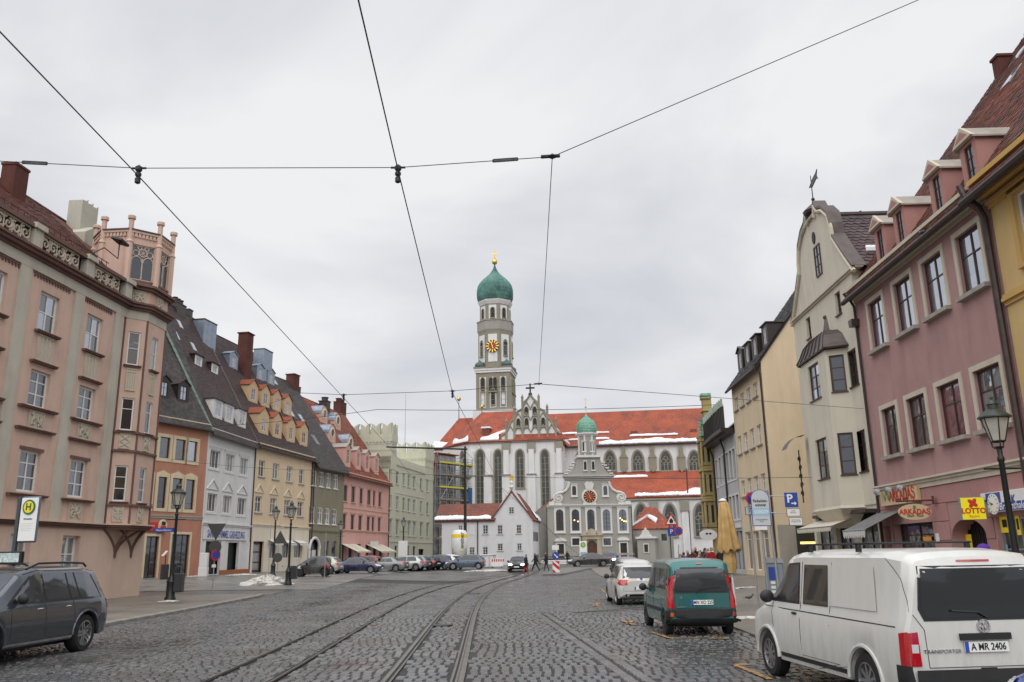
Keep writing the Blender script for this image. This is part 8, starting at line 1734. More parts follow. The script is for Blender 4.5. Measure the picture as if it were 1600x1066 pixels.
# grey SUV on the left
SUVP = paint('slate_grey_metallic', (.062, .072, .09), .16, .5, .2)
rw = G(128, 1019)[:2]; fwp = G(-14, 1047)[:2]; dh = fwp - rw; hs = math.atan2(dh[1], dh[0]); sd_ = np.array([math.cos(hs), math.sin(hs)]); sn_ = np.array([-sd_[1], sd_[0]])
so_ = rw - sn_ * .93 - sd_ * .95
suv = Car('parked_suv', 'large slate grey SUV with roof rails standing at the left edge', (so_[0], so_[1], 0), hs, SUVP, [(0, .5, .98, 1.1, .82, .6), (.06, .42, 1.02, 1.24, .9, .66), (.2, .36, 1.05, 1.5, .95, .7), (.42, .33, 1.06, 1.7, .965, .72), (.9, .32, 1.06, 1.78, .97, .73), (2.4, .32, 1.06, 1.78, .97, .73), (2.95, .32, 1.06, 1.68, .97, .71), (3.75, .32, 1.05, 1.16, .96, .74), (4.3, .32, .98, 1.08, .94, .72), (4.85, .36, .84, .96, .86, .62), (5.05, .46, .7, .8, .7, .5)], (.95, 4.02), .39, None, 'alloy', .27, 'car', .05)
for sd in 'LR':
 suv.patch('window_trim', [(.34, 1.09), (3.5, 1.09), (2.6, 1.70), (.66, 1.69)], PLAST, sd, .004)
 for poly in ([(.42, 1.13), (1.16, 1.12), (1.28, 1.66), (.72, 1.65)], [(1.22, 1.12), (1.5, 1.12), (1.56, 1.66), (1.34, 1.66)], [(1.56, 1.12), (2.36, 1.12), (2.36, 1.66), (1.62, 1.66)], [(2.42, 1.12), (3.38, 1.12), (2.6, 1.64), (2.42, 1.66)]): suv.patch('side_window', poly, CGL, sd, .009)
 for x in (2.39, 3.42): suv.seam([(x, 1.1), (x - .02, .45)], sd)
 suv.seam([(1.44, 1.1), (1.42, .85), (1.36, .5)], sd); suv.handle(1.62, .98, CHROME, sd); suv.handle(2.56, .98, CHROME, sd); suv.patch('sill_trim', [(1.45, .40), (3.55, .40), (3.55, .355), (1.45, .355)], CHROME, sd, .02); suv.patch('tail_lamp', [(.03, 1.06), (.16, 1.06), (.13, .86), (.05, .86)], TAILR, sd, .01); suv.patch('reflector', [(.08, .62), (.2, .64), (.2, .58), (.09, .57)], TAILW, sd, .012); sg = 1 if sd == 'L' else -1; MB().path([(.7, sg * .66, 1.77), (.85, sg * .68, 1.84), (1.6, sg * .69, 1.86), (2.4, sg * .68, 1.85), (2.75, sg * .66, 1.74)], .022, 6).build('roof_rail', BLACK, suv.root, smooth=True)
for xw in (.95, 4.02):
 for sg in (1, -1): MB().path([(xw + .47 * math.cos(a), sg * .968, .39 + .47 * math.sin(a)) for a in [math.pi * i / 14 for i in range(15)]], .03, 6).build('wheel_arch_trim', SUVP, suv.root, smooth=True)
suv.patch('rear_window', [(.66, 1.14), (-.66, 1.14), (-.58, 1.6), (.58, 1.6)], CGL, 'B', .01); suv.patch('windscreen', [(.68, 1.2), (-.68, 1.2), (-.58, 1.66), (.58, 1.66)], CGL, 'F', .01); suv.patch('glass_roof', [(1.1, -.55), (2.7, -.5), (2.7, .5), (1.1, .55)], CGL, 'T', .006); suv.mirrors(3.2, 1.2, BLACK); suv.plate(.75); suv.patch('tail_lamp', [(.84, 1.06), (.5, 1.04), (.52, .9), (.82, .88)], TAILR, 'B', .012)
# STREET FURNITURE
LGL = plain('lantern_glass', (.45, .43, .37), .15, var=.1); BRASS = plain('bronze_green_sheet', (.05, .058, .05), .4, .4, var=.2)
def ground_at(p): return (float(p[0]), float(p[1]), gz(p[0], p[1]) + (.12 if p[0] < -8 and p[1] < 46 else .04))
def lamp(p, label, h=5.1, bin_=False, sign=None, k=1.):
 t = empty('street_lamp', ground_at(p), 0, label, 'street lamp', 'old-fashioned lamp posts'); z1 = h - 1.15
 MB().lathe([(.24, 0), (.24, .12), (.19, .2), (.19, .75), (.21, .8), (.15, .95), (.1, 1.05), (.1, 1.15)], 12).build('base', IRON, t, smooth=True)
 MB().lathe([(.075, 1.15), (.06, z1 - .35), (.08, z1 - .32), (.08, z1 - .26), (.055, z1 - .2), (.06, z1 - .05), (.1, z1)], 12).build('post', IRON, t, smooth=True); MB().tube((-.42, 0, z1 - .5), (.42, 0, z1 - .5), .022, n=6).build('ladder_bar', IRON, t)
 mb = MB(); a = [math.pi / 3 * i + .26 for i in range(6)]; b0, b1, zz0, zz1 = .15, .3, z1 + .12, z1 + .66
 for i in range(6): mb.tube((b0 * math.cos(a[i]), b0 * math.sin(a[i]), zz0), (b1 * math.cos(a[i]), b1 * math.sin(a[i]), zz1), .014, n=5)
 for r, z in ((b0, zz0), (b1, zz1)): mb.path([(r * math.cos(q), r * math.sin(q), z) for q in a], .02, 5, True)
 for i in range(0, 6, 2): mb.path([(.05 * math.cos(a[i]), .05 * math.sin(a[i]), z1 - .05), (.13 * math.cos(a[i]), .13 * math.sin(a[i]), z1), (b0 * math.cos(a[i]), b0 * math.sin(a[i]), zz0)], .018, 5)
 mb.build('lantern_frame', IRON, t)
 for i in range(6):
  c, d = a[i], a[(i + 1) % 6]; MB().quad(*[(r * .97 * math.cos(q), r * .97 * math.sin(q), z) for r, q, z in ((b0, c, zz0), (b0, d, zz0), (b1, d, zz1), (b1, c, zz1))]).build('lantern_pane', LGL, t)
 MB().lathe([(.36, zz1), (.36, zz1 + .03), (.2, zz1 + .17), (.12, zz1 + .22), (.12, zz1 + .3), (.14, zz1 + .32), (.09, zz1 + .4), (.03, zz1 + .44), (.04, zz1 + .48), (.001, zz1 + .52)], 12).build('lantern_roof', BRASS, t, smooth=True)
 if bin_: MB().bbox(.16, .52, -.2, .2, .35, 1.15, .03).build('litter_bin', plain('bin_grey', (.03, .03, .033), .5), t)
 if sign: b = MB().box(-1.0, -.05, -.015, .015, 2.95, 3.13).build('street_name_plate', SIGNBL, t); text(b, sign, .13, SIGNW, (-.52, -.017, 3.035), ext=.001)
 return t
lamp(G(265, 943), 'lamp post with blue street name plate in front of salmon corner house', 5.15, True, 'Maximilianstr.'); lamp(G(450, 915), 'lamp post with litter bin beside the snow heap', 5.15, True); lamp(G(426, 901), 'lamp post in front of tan house, just left of the snow heap lamp', 5.6); lamp(D(531, 868, 88), 'lamp post in front of the rose pink house', 5.1); t = lamp(D(630, 868, 95), 'lamp post with pale board in front of sage palace', 5.6); MB().box(-.5, .5, -.3, -.25, 1., 3.).build('notice_board', GREYT, t); lamp(D(1588, 870, 19.3), 'big lamp post behind the white van at right edge', 5.0)
def disc(r, n=24): return MB().lathe([(r, 0), (r, .02), (.001, .021)], n)
def post(name, p, h, label, r=.03, cat='sign', rz=0, m_=None, grp='street signs'):
 t = empty(name, ground_at(p), rz, label, cat, grp); MB().tube((0, 0, 0), (0, 0, h), r, n=8).build('pole', m_ or STEEL, t); return t
SGB = plain('sign_back_grey', (.06, .062, .06), .5)
def tri(w, up=1): return [(-w / 2, 0), (w / 2, 0), (0, w * .87 * up)] if up > 0 else [(0, -w * .87), (w / 2, 0), (-w / 2, 0)]
t = post('traffic_sign', G(331, 933), 3.45, 'pole with the backs of a give-way and a round sign by the left kerb'); MB().prism(tri(.95, -1), -.03, -.01).build('sign_back', SGB, t, (0, 0, 3.45)); disc(.32).build('sign_back', SGB, t, (0, -.02, 2.3), (R(90), 0, 0)); o = disc(.28).build('no_stopping_sign', SIGNRED, t, (.06, -.05, 1.9), (R(90), 0, R(55))); MB().lathe([(.21, .022), (.001, .023)], 20).build('blue_field', SIGNBL, o); MB().box(-.1, .1, -.04, 0, 1.3, 1.45).build('small_plate', SIGNW, t)
t = post('traffic_sign', G(432, 912), 3.2, 'pole with the dark back of a triangular sign at the snow heap'); MB().prism(tri(.95), -.03, -.01).build('sign_back', SGB, t, (.1, 0, 2.5)); disc(.3).build('sign_back', SGB, t, (.0, -.02, 1.6), (R(90), 0, 0))
post('bare_pole', G(507, 903), 3.3, 'bare grey pole standing in front of the tiny black car', cat='pole'); post('bare_pole', G(419, 900), 4.2, 'thin bare pole left of the tan house lamp', .025, 'pole'); post('bare_pole', D(652, 868, 90), 3.4, 'thin pole between the parked cars and the sage palace', .03, 'pole')
p = D(36, 880, 21.5); t = empty('bus_stop_sign', (p[0], p[1], .12), R(-14), 'bus stop panel with green and yellow H beside the SUV', 'sign'); zt_ = D(36, 776, 21.5)[2] - .12
MB().bbox(-.36, -.26, -.05, .05, 0, zt_, .01).build('post', plain('slate_post', (.05, .055, .065), .4), t); MB().bbox(-.25, .32, -.04, .04, zt_ - 1.14, zt_ - .0, .05).build('panel_frame', plain('slate_frame', (.09, .11, .14), .4), t); f = MB().bbox(-.22, .29, -.05, -.041, zt_ - 1.1, zt_ - .04, .004).build('panel_face', SIGNW, t)
DGR = plain('bus_green', (.01, .13, .05), .4); zc_ = zt_ - .27; disc(.185).build('ring', DGR, t, (.03, -.052, zc_), (R(90), 0, 0)); disc(.145).build('field', SIGNY, t, (.03, -.056, zc_), (R(90), 0, 0)); text(t, 'H', .24, DGR, (.03, -.08, zc_), bold=.006); text(t, 'Ulrichsplatz', .055, BLACK, (.03, -.053, zt_ - .56))
for k in range(5): MB().box(-.17, .2 - .05 * (k % 3), -.053, -.0505, zt_ - .68 - k * .04, zt_ - .665 - k * .04).build('text_line', GREYT, t)
b = MB().bbox(-.75, -.02, -.08, .05, 1.72, 2.02, .02).build('timetable_box', BLACK, t); MB().box(-.7, -.07, -.084, -.081, 1.76, 1.98).build('screen', plain('poster_pale', (.45, .55, .55), .4, var=.4, scale=14), b)
p = G(317, 902); t = empty('junction_box', ground_at(p), R(-75), 'grey electrical cabinet at the corner of the heating shop', 'cabinet'); MB().bbox(-.8, .8, -.35, .35, 0, .75, .03).build('base_cabinet', GREYT, t); MB().bbox(-.75, .75, -.32, .32, .752, 1.9, .03).build('top_cabinet', GREYW, t); MB().box(-.01, .01, -.33, -.318, .8, 1.85).build('door_gap', BLACK, t)
p = G(256, 906); t = empty('menu_stand', ground_at(p), R(-60), 'dark menu stand with a tilted white card outside the orange house', 'stand'); MB().bbox(-.4, .4, -.25, .25, 0, 1.1, .03).build('base', PLAST, t); MB().tube((0, 0, 1.1), (0, 0, 1.75), .04).build('stem', IRON, t); MB().box(-.5, .5, -.02, .02, -.25, .25).build('card', SIGNW, t, (0, -.1, 1.9), (R(-40), 0, 0))
def heap(px, py, rx, ry, h, label, seed, m_=DIRTYSNOW):
 p = G(px, py); rr = random.Random(seed); mb = MB(); n, m2 = 26, 8; vs = []
 for j in range(m2 + 1):
  for i in range(n): f = j / m2; a = 2 * math.pi * i / n; r = (1 - f) * rr.uniform(.8, 1.15); vs.append((rx * r * math.cos(a), ry * r * math.sin(a), h * (f ** .7) * rr.uniform(.6, 1.25) if j else -.03))
 mb.add(vs, [(j * n + i, j * n + (i + 1) % n, j * n + n + (i + 1) % n, j * n + n + i) for j in range(m2) for i in range(n)])
 return tag(mb.build('snow_heap', m_, None, ground_at(p)), label, 'snow', 'remains of snow')
heap(416, 914, 1.7, 1.6, .55, 'dirty snow heap beside the lamp with a litter bin', 1); heap(380, 899.5, 1.6, .5, .12, 'flat strip of snow in front of the heating shop', 2); heap(263, 944.5, .5, .35, .06, 'little snow round the foot of the street name lamp', 3); heap(150, 984, .25, .1, .04, 'scrap of snow by the left kerb behind the SUV', 4); heap(1172, 920, .7, .35, .05, 'thin patch of snow on the right pavement', 5); heap(1166, 968, .6, .5, .05, 'slushy patch between teal van and white van', 6); heap(305, 902, .8, .3, .1, 'small snow ridge at the junction box', 7); heap(765, 893, 2.4, .7, .15, 'snow strip along the red and white barrier', 8)
LEAF = island('bay_leaves', [(.02, .05, .015), (.035, .075, .02), (.015, .035, .012)], (.4, .6), .2)
for (px_, py_, lb, pot) in ((458, 890, 'small clipped tree in front of the tan house', 0), (437, 893, 'dark plant pot by the tan house door', 1)):
 p = G(px_, py_); t = empty('potted_plant', ground_at(p), 0, lb, 'plant'); MB().lathe([(.22, 0), (.34, .5), (.36, .55), (.28, .52), (.001, .5)], 14).build('pot', plain('pot_purple', (.05, .03, .06), .5), t); rr = random.Random(9); mb = MB()
 hc, rc, n = (1.9, .55, 420) if not pot else (.65, .3, 120)
 if not pot: MB().tube((0, 0, .5), (0, 0, 1.6), .04, .03).build('trunk', BROWN, t)
 for _ in range(n):
  v = Vector((rr.gauss(0, 1), rr.gauss(0, 1), rr.gauss(0, 1))).normalized() * rc * rr.uniform(.5, 1.) ; c = v + Vector((0, 0, hc)); a = v.orthogonal().normalized() * .07; b = v.cross(a).normalized() * .05; mb.quad(c - a, c - b, c + a, c + b)
 mb.build('crown', LEAF, t)
def sign_disc(t, r, z, m_, y=-.04, x=0): return disc(r).build('sign_plate', m_, t, (x, y, z), (R(90), 0, 0))
t = post('traffic_sign', G(869, 897.5), 2.6, 'blue keep-right sign above a red and white chevron board on the island'); o = sign_disc(t, .32, 1.55, SIGNBL); MB().box(-.2, .14, -.035, -.03, -.04, .04).build('arrow', SIGNW, t, (0, -.035, 1.55), (0, R(45), 0)); MB().prism([(.2, 1.35), (.02, 1.37), (.18, 1.53)], -.08, -.065).build('arrow', SIGNW, t); b = MB().box(-.5, .5, -.05, -.02, .1, 1.08).build('chevron_board', SIGNW, t); b.scale = (.6, 1, 1)
for k in (0, 1): MB().prism([(-.5, .78 - k * .49), (.5, .28 - k * .18 if k == 0 else .1), (.5, .58 if k == 0 else .1), (-.5, 1.08 - k * .5)] if k == 0 else [(-.5, .1), (.1, .1), (-.5, .42)], -.056, -.051).build('red_stripe', SIGNRED, b)
MB().prism([(-.1, 1.08), (.5, .78), (.5, 1.08)], -.056, -.051).build('red_stripe', SIGNRED, b); MB().box(-.3, .3, -.04, -.01, 2.05, 2.45).build('top_plate', SIGNW, t)
p = D(912, 880, 116); t = empty('bus_stop_sign', ground_at(p), 0, 'tall white bus stop stele in front of the church portal', 'sign'); MB().bbox(-.5, .5, -.06, .06, .0, 2.9, .04).build('stele', SIGNW, t); o = sign_disc(t, .34, 2.45, DGR, -.07); sign_disc(t, .26, 2.45, plain('bus_lime', (.3, .5, .06), .4), -.075); MB().box(-.4, .4, -.07, -.061, .6, 1.5).build('timetable', plain('pale_teal', (.25, .42, .42), .5), t)
t = post('traffic_sign', D(1049, 870, 47), 4.0, 'warning triangle above blue and no-stopping signs near the crowd', m_=SGB); zb_ = D(1052, 826, 47)[2] - gz(5, 47); zq = D(1052, 813, 47)[2] - .35
MB().prism(tri(.75), -.04, -.02).build('red_triangle', SIGNRED, t, (.1, 0, zq)); MB().prism(tri(.52), -.046, -.041).build('white_field', SIGNW, t, (.1, 0, zq + .09)); MB().prism([(-.07, 0), (.07, 0), (.12, .12), (.03, .25), (-.03, .25), (-.12, .12)], -.05, -.047).build('pictogram', BLACK, t, (.1, 0, zq + .13)); MB().box(-.12, .28, -.04, -.02, zq - .55, zq - .1).build('parking_plate', SIGNBL, t); text(t, 'P', .34, SIGNW, (.08, -.045, zq - .33)); o = sign_disc(t, .24, zq - .3, SIGNRED, -.03, .46); sign_disc(t, .17, zq - .3, SIGNBL, -.04, .46)
YS = 27.; p = D(1216, 900, YS); t = empty('parking_sign', ground_at(p), 0, 'blue parking sign with arrow and two small plates on a steel pole', 'sign', 'street signs'); hz_ = lambda px_, py_: D(px_, py_, YS)[2] - ground_at(p)[2]; hx = lambda px_, py_: D(px_, py_, YS)[0] - p[0]
MB().tube((0, 0, 0), (-.12, 0, hz_(1213, 766)), .045, n=8).build('pole', STEEL, t); x0, z1 = hx(1224, 770), hz_(1224, 770); b = MB().bbox(x0, x0 + .42, -.06, -.04, z1 - .46, z1, .01).build('parking_plate', SIGNBL, t); text(t, 'P', .36, SIGNW, (x0 + .16, -.065, z1 - .2), bold=.01); MB().prism([(x0 + .2, z1 - .36), (x0 + .3, z1 - .36), (x0 + .3, z1 - .4), (x0 + .37, z1 - .34), (x0 + .3, z1 - .28), (x0 + .3, z1 - .32), (x0 + .2, z1 - .32)], -.07, -.062).build('arrow', SIGNW, t)
for (dx, za, txt) in ((.03, z1 - .5, 'frei für\nBewohner'), (.08, z1 - .78, 'mit Parkausweis\nwerktags 18-10 h')):
 MB().box(x0 + dx, x0 + dx + .42, -.06, -.04, za - .24, za).build('plate_border', BLACK, t); MB().box(x0 + dx + .012, x0 + dx + .408, -.064, -.061, za - .228, za - .012).build('small_plate', SIGNW, t); text(t, txt, .055, BLACK, (x0 + dx + .21, -.067, za - .1), ext=.001, sx=.8)
for z in (z1 - .1, z1 - .62): MB().tube((-.1, -.03, z), (x0 + .1, -.05, z), .015, n=5).build('clamp', STEEL, t)
t2 = empty('parking_sign', ground_at(D(1197, 900, YS)), 0, 'arched grey parking ticket sign with blue number panel', 'sign', 'street signs'); q = D(1197, 900, YS); g0 = ground_at(q)[2]; zT, zBm = D(1197, 765, YS)[2] - g0, D(1197, 822, YS)[2] - g0; MB().tube((.05, .02, 0), (-.05, .02, zT - .1), .035, n=8).build('pole', STEEL, t2); w = .29
arcp = [(-w, zBm), (w, zBm), (w, zT - .27)] + [(w * math.cos(a), zT - .27 + .27 * math.sin(a)) for a in [math.pi * i / 12 for i in range(1, 12)]] + [(-w, zT - .27)]
MB().prism(arcp, -.05, -.02).build('board_edge', SIGNBL, t2); LG = plain('sign_pale_grey', (.52, .54, .57), .45); MB().prism([(x * .94, zBm + .02 + (z - zBm) * .965) for x, z in arcp], -.056, -.051).build('board', LG, t2); text(t2, 'Parkschein-\nautomat', .125, BLACK, (0, -.06, zT - .42), ext=.001, sx=.8, bold=.003); MB().box(-w * .92, w * .92, -.06, -.057, zBm + .32, zBm + .55).build('number_panel', plain('panel_light_blue', (.3, .5, .68), .4), t2); text(t2, '500009', .17, SIGNW, (0, -.064, zBm + .43), ext=.001, sx=.9, bold=.003); text(t2, 'Höchstparkdauer\n2 Std', .055, BLACK, (0, -.06, zBm + .17), ext=.001); MB().box(-w * .8, w * .5, -.05, -.02, zBm - .12, zBm - .01).build('small_plate', SIGNW, t2)
t3 = empty('traffic_sign', ground_at(D(1178, 900, YS + .3)), 0, 'round no-parking sign with hours plate left of the ticket sign', 'sign', 'street signs'); q = D(1174, 779, YS + .3); g0 = ground_at(q)[2]; zc_ = q[2] - g0; xo = q[0] - t3.location.x; MB().tube((.08, .03, 0), (.02, .03, zc_ + .2), .03, n=8).build('pole', STEEL, t3)
o = disc(.2).build('red_ring', SIGNRED, t3, (xo, -.03, zc_), (R(90), 0, 0)); disc(.15).build('blue_field', SIGNBL, t3, (xo, -.036, zc_), (R(90), 0, 0)); MB().box(-.17, .17, 0, .008, -.02, .02).build('red_bar', SIGNRED, t3, (xo, -.066, zc_), (0, R(45), 0)); MB().box(xo - .24, xo + .24, -.05, -.03, zc_ - .52, zc_ - .26).build('plate_border', BLACK, t3); MB().box(xo - .225, xo + .225, -.055, -.051, zc_ - .505, zc_ - .275).build('hours_plate', LG, t3); text(t3, 'werktags\n8 - 10 h', .085, BLACK, (xo, -.058, zc_ - .36), ext=.001)
p = D(1210, 900, YS + 1.); t = empty('ticket_machine', ground_at(p), R(-8), 'grey parking ticket machine beside the pole of the parking sign', 'machine'); MB().bbox(-.27, .27, -.2, .2, 0, 1.42, .03).build('cabinet', plain('machine_grey', (.22, .25, .29), .45), t); MB().prism([(-.29, 1.42), (.29, 1.42), (.27, 1.56), (-.2, 1.6)], -.22, .22).build('hood', STEEL, t); MB().box(-.2, .1, -.212, -.201, .9, 1.3).build('front_panel', SIGNBL, t); [MB().box(-.16, -.02, -.216, -.212, .35 + k * .14, .44 + k * .14).build('sticker', SIGNW, t) for k in range(4)]
p = G(1150, 950); hP = 3.55; t = empty('closed_parasol', ground_at(p), 0, 'closed mustard parasol on a white pole behind the teal van', 'parasol'); MUS = plain('mustard_canvas', (.50, .33, .13), .85, var=.15, scale=5)
MB().tube((0, 0, 0), (-.17, 0, hP), .032, n=10).build('pole', WHITE, t); mb = MB(); n = 48; pr = [(.09, hP - .02), (.16, hP - .1), (.22, hP - .6), (.27, hP - 1.2), (.36, hP - 1.65), (.34, hP - 1.72)]; vs = []
for k, (r, z) in enumerate(pr):
 for i in range(n): a = 2 * math.pi * i / n; rr_ = r * (1 + .2 * math.cos(a * 8) * min(1, k / 2)); vs.append((rr_ * math.cos(a) - .17 * z / hP + .02, rr_ * math.sin(a), z + (.07 * math.cos(a * 8 + 1) if k >= 4 else 0)))
mb.add(vs, [(k * n + i, k * n + (i + 1) % n, k * n + n + (i + 1) % n, k * n + n + i) for k in range(len(pr) - 1) for i in range(n)]); mb.build('canopy', MUS, t, smooth=True, sharp=70); MB().lathe([(.2, hP - 1.7), (.24, hP - 2.1), (.18, hP - 2.45), (.1, hP - 2.3)], 8, (-.08, 0)).build('canopy_tails', MUS, t); MB().lathe([(.14, 0), (.1, .06), (.001, .09)], 12).build('cap', WHITE, t, (-.17, 0, hP - .02))
p = D(1107, 836, 60); t = empty('hanging_sign', tuple(p), R(4), 'white oval hanging sign in front of the ornate yellow oriel', 'sign'); n = 24; MB().prism([(.62 * math.cos(2 * math.pi * i / n), .38 * math.sin(2 * math.pi * i / n)) for i in range(n)], -.04, .04).build('board', SIGNW, t); MB().ball((-.12, -.04, .08), .1, 8, 6, (1, .2, .7)).ball((.12, -.04, .08), .1, 8, 6, (1, .2, .7)).build('emblem', BLACK, t); MB().tube((-.5, 0, .5), (.9, 0, .5), .03).tube((0, 0, .38), (0, 0, .5), .02).build('bracket', IRON, t)
p = D(718, 880, 102); g0 = gz(p[0], p[1]); zT = D(718, 829, 102)[2] - g0; t = empty('site_silo', (p[0], p[1], g0), 0, 'white mortar silo with yellow band and black lettering', 'silo'); MB().lathe([(.4, 1.2), (.95, 2.0), (.95, zT - .4), (.7, zT), (.001, zT + .1)], 20).build('tank', WHITE, t, smooth=True); MB().lathe([(.965, zT - .85), (.965, zT - .45)], 20, cap=False).build('yellow_band', SIGNY, t); text(t, 'weber', .75, BLACK, (.35, -.93, 3.1), (R(90), R(-90), 0)); MB().lathe([(.12, 0), (.12, .02)], 10).build('emblem', SIGNY, t, (.35, -.95, 2.0), (R(90), 0, 0)); [MB().tube((.75 * a, .75 * b, 0), (.8 * a, .8 * b, 2.2), .06).build('leg', STEEL, t) for a in (-1, 1) for b in (-1, 1)]
p = D(759, 882, 97); t = empty('site_container', ground_at(p), R(-12), 'pale grey site container beside the red and white barrier', 'container'); zT = D(759, 869, 97)[2] - gz(*p[:2]); MB().bbox(-1., 1., -.8, .8, .05, zT, .04).build('box', GREYT, t); MB().bbox(-1.06, 1.06, -.86, .86, zT + .002, zT + .12, .03).build('lid', LG, t); [MB().box(x - .03, x + .03, -.83, -.801, .15, zT - .1).build('rib', STEEL, t) for x in (-.6, 0, .6)]
p = D(777, 888, 95); t = empty('site_barrier', ground_at(p), R(-6), 'red and white plastic barrier beside the site container', 'barrier'); MB().bbox(-.65, .65, -.03, .03, .1, .95, .01).build('panel', SIGNW, t); [MB().box(-.6 + k * .24, -.46 + k * .24, -.036, -.031, .62, .9).build('red_block', SIGNRED, t) for k in range(6)]; [MB().box(x - .06, x + .06, -.25, .25, 0, .1).build('foot', PLAST, t) for x in (-.5, .5)]
a, b = D(850, 874, 126.5), D(988, 874, 127.5); t = empty('terrace_wall', (a[0], a[1], .35), math.atan2(b[1] - a[1], b[0] - a[0]), 'low dark terrace wall with snowy steps before the church', 'wall'); L_ = float(np.hypot(*(b - a)[:2])); MB().bbox(0, L_, 0, .5, -.3, .75, .04).build('wall', plaster('dark_wall_stone', (.06, .055, .05), .2, .2), t); MB().box(.0, L_, -.05, .55, .752, .8).build('coping', STONE, t)
for k in range(4): MB().bbox(-.8, 5.2, -5.2 + k * 1.2, -4.0 + k * 1.2, -.3, -.22 + k * .22, .03).build('step', STONE, t); MB().bbox(-.7 + .2 * (k % 2), 5. - .4 * k, -5.1 + k * 1.2, -4.3 + k * 1.2, -.218 + k * .22, -.14 + k * .22, .04).build('snow_cover', SNOW, t)
[MB().tube((-2.6 + x, -3, -.3), (-2.6 + x, -3, .9), .03).build('railing_post', STEEL, t) for x in (0, 1.2, 2.4)]; MB().tube((-4.6, -3, -.2), (-.2, -3, .95), .03).build('hand_rail', STEEL, t); MB().tube((-4.6, -3, -.6), (-.2, -3, .5), .03).build('hand_rail', STEEL, t)
p = D(727, 868, 106); t = empty('tram_mast', ground_at(p), 0, 'tall dark mast with side arm behind the site silo', 'mast'); zT = D(727, 702, 106)[2] - gz(*p[:2]); MB().tube((0, 0, 0), (0, 0, zT + .3), .22, .13, 10).build('mast', IRON, t); xa = D(603, 703, 106)[0] - p[0]; MB().tube((xa, 0, zT + .4), (.3, 0, zT - .05), .1, .12, 6).build('arm', IRON, t)
# overhead wires
WIRE = plain('wire_black', (.012, .012, .014), .5)
def wire(pts, r, label, sag=.0, grp='overhead tram wires'):
 P = []
 for a, b in zip(pts[:-1], pts[1:]):
  a, b = np.array(a, float), np.array(b, float)
  for k in range(8): f = k / 8; q = a + (b - a) * f; q[2] -= sag * 4 * f * (1 - f); P.append(q)
 P.append(np.array(pts[-1], float)); return tag(MB().path(P, r, 5).build('overhead_wire', WIRE), label, 'wire', grp)
zW = 5.6; w1 = [Zp(*q, zW) for q in ((0, 50), (217, 276), (537, 622), (606, 696))]; w1.insert(0, w1[0] * 2 - w1[1]); w1.append(np.array([-6.2, 60, zW + .3])); wire(w1, .0065, 'contact wire running diagonally down from the upper left')
w2 = [Zp(*q, zW) for q in ((560, 0), (622, 266), (707, 614))]; w2.insert(0, w2[0] * 2 - w2[1]); w2 += [Zp(733, 664, zW), np.array([-.6, 62, zW + .3])]; wire(w2, .0065, 'contact wire running down the middle of the sky')
zS = 5.95; N1 = Zp(863, 245, zS); sL = Zp(0, 252, zS + .1); n1, n2 = Zp(217, 263, zS), Zp(622, 262, zS); wire([sL + (sL - n1) * 1.5, sL, n1, n2, N1], .005, 'cross wire spanning from the left edge to the central knot'); e_ = Zp(1435, 0, 7.9); wire([N1, e_, e_ + (e_ - N1) * .8], .005, 'guy wire rising from the central knot to the upper right')
N2 = Zp(842, 600, zS); wire([N1, N2], .0045, 'lengthwise wire between the two knots'); m1, m2 = Zp(537, 617, zS), Zp(707, 611, zS); wire([D(398, 640, 86), Zp(467, 614, zS + .3), m1, m2, N2], .007, 'farther cross wire at left of the tower'); e2 = FG.A + FG.d * 8.2; wire([N2, (e2[0] - .1, e2[1], FG.z(1368, 632) + ZR)], .008, 'farther cross wire running to the mauve house'); wire([D(300, 668, 76), D(590, 640, 60), D(1130, 632, 60)], .02, 'thin distant cross wire above the church roofs', .2); wire([D(250, 715, 72), D(530, 735, 70), D(1345, 745, 38)], .012, 'low distant cross wire over the parked cars', .3); wire([D(727, 705, 106), D(850, 820, 112), D(925, 880, 118)], .02, 'slack wire from mast to terrace', .3)
for (P_, lb) in ((n1, 'insulator where the left contact wire meets the near cross wire'), (n2, 'insulator where the middle contact wire meets the near cross wire'), (m1, 'insulator on the farther cross wire, left'), (m2, 'insulator on the farther cross wire beside the tower')):
 tag(MB().lathe([(.02, -.3), (.05, -.28), (.05, -.2), (.025, -.18), (.055, -.14), (.055, -.1), (.03, -.08), (.06, -.04), (.06, .02), (.001, .07)], 10).tube((-.13, 0, 0), (.13, 0, 0), .02, n=6).xf(Matrix.Scale(.6, 4)).build('insulator', WIRE, None, tuple(P_)), lb, 'insulator', 'wire insulators')
for (P_, a, lb) in ((N1, 0, 'wire clamp at the central knot'), (N2, 0, 'wire clamp at the farther knot')): tag(MB().lathe([(.001, -.03), (.05, 0), (.001, .04)], 10).tube((-.12, 0, 0), (.08, 0, .01), .02, n=6).build('wire_clamp', WIRE, None, tuple(P_)), lb, 'clamp')
for (A_, B_, f, lb) in ((n2, N1, .7, 'turnbuckle left of the central knot'), (sL, n1, .25, 'turnbuckle near the left edge')):
 c = A_ + (B_ - A_) * f; d = (B_ - A_) / np.linalg.norm(B_ - A_) * .13; u = np.array([0, 0, .014]); tag(MB().tube(c - d + u, c + d + u, .008, n=5).tube(c - d - u, c + d - u, .008, n=5).tube(c - d - u, c - d + u, .01, n=5).tube(c + d - u, c + d + u, .01, n=5).build('turnbuckle', WIRE), lb, 'turnbuckle')
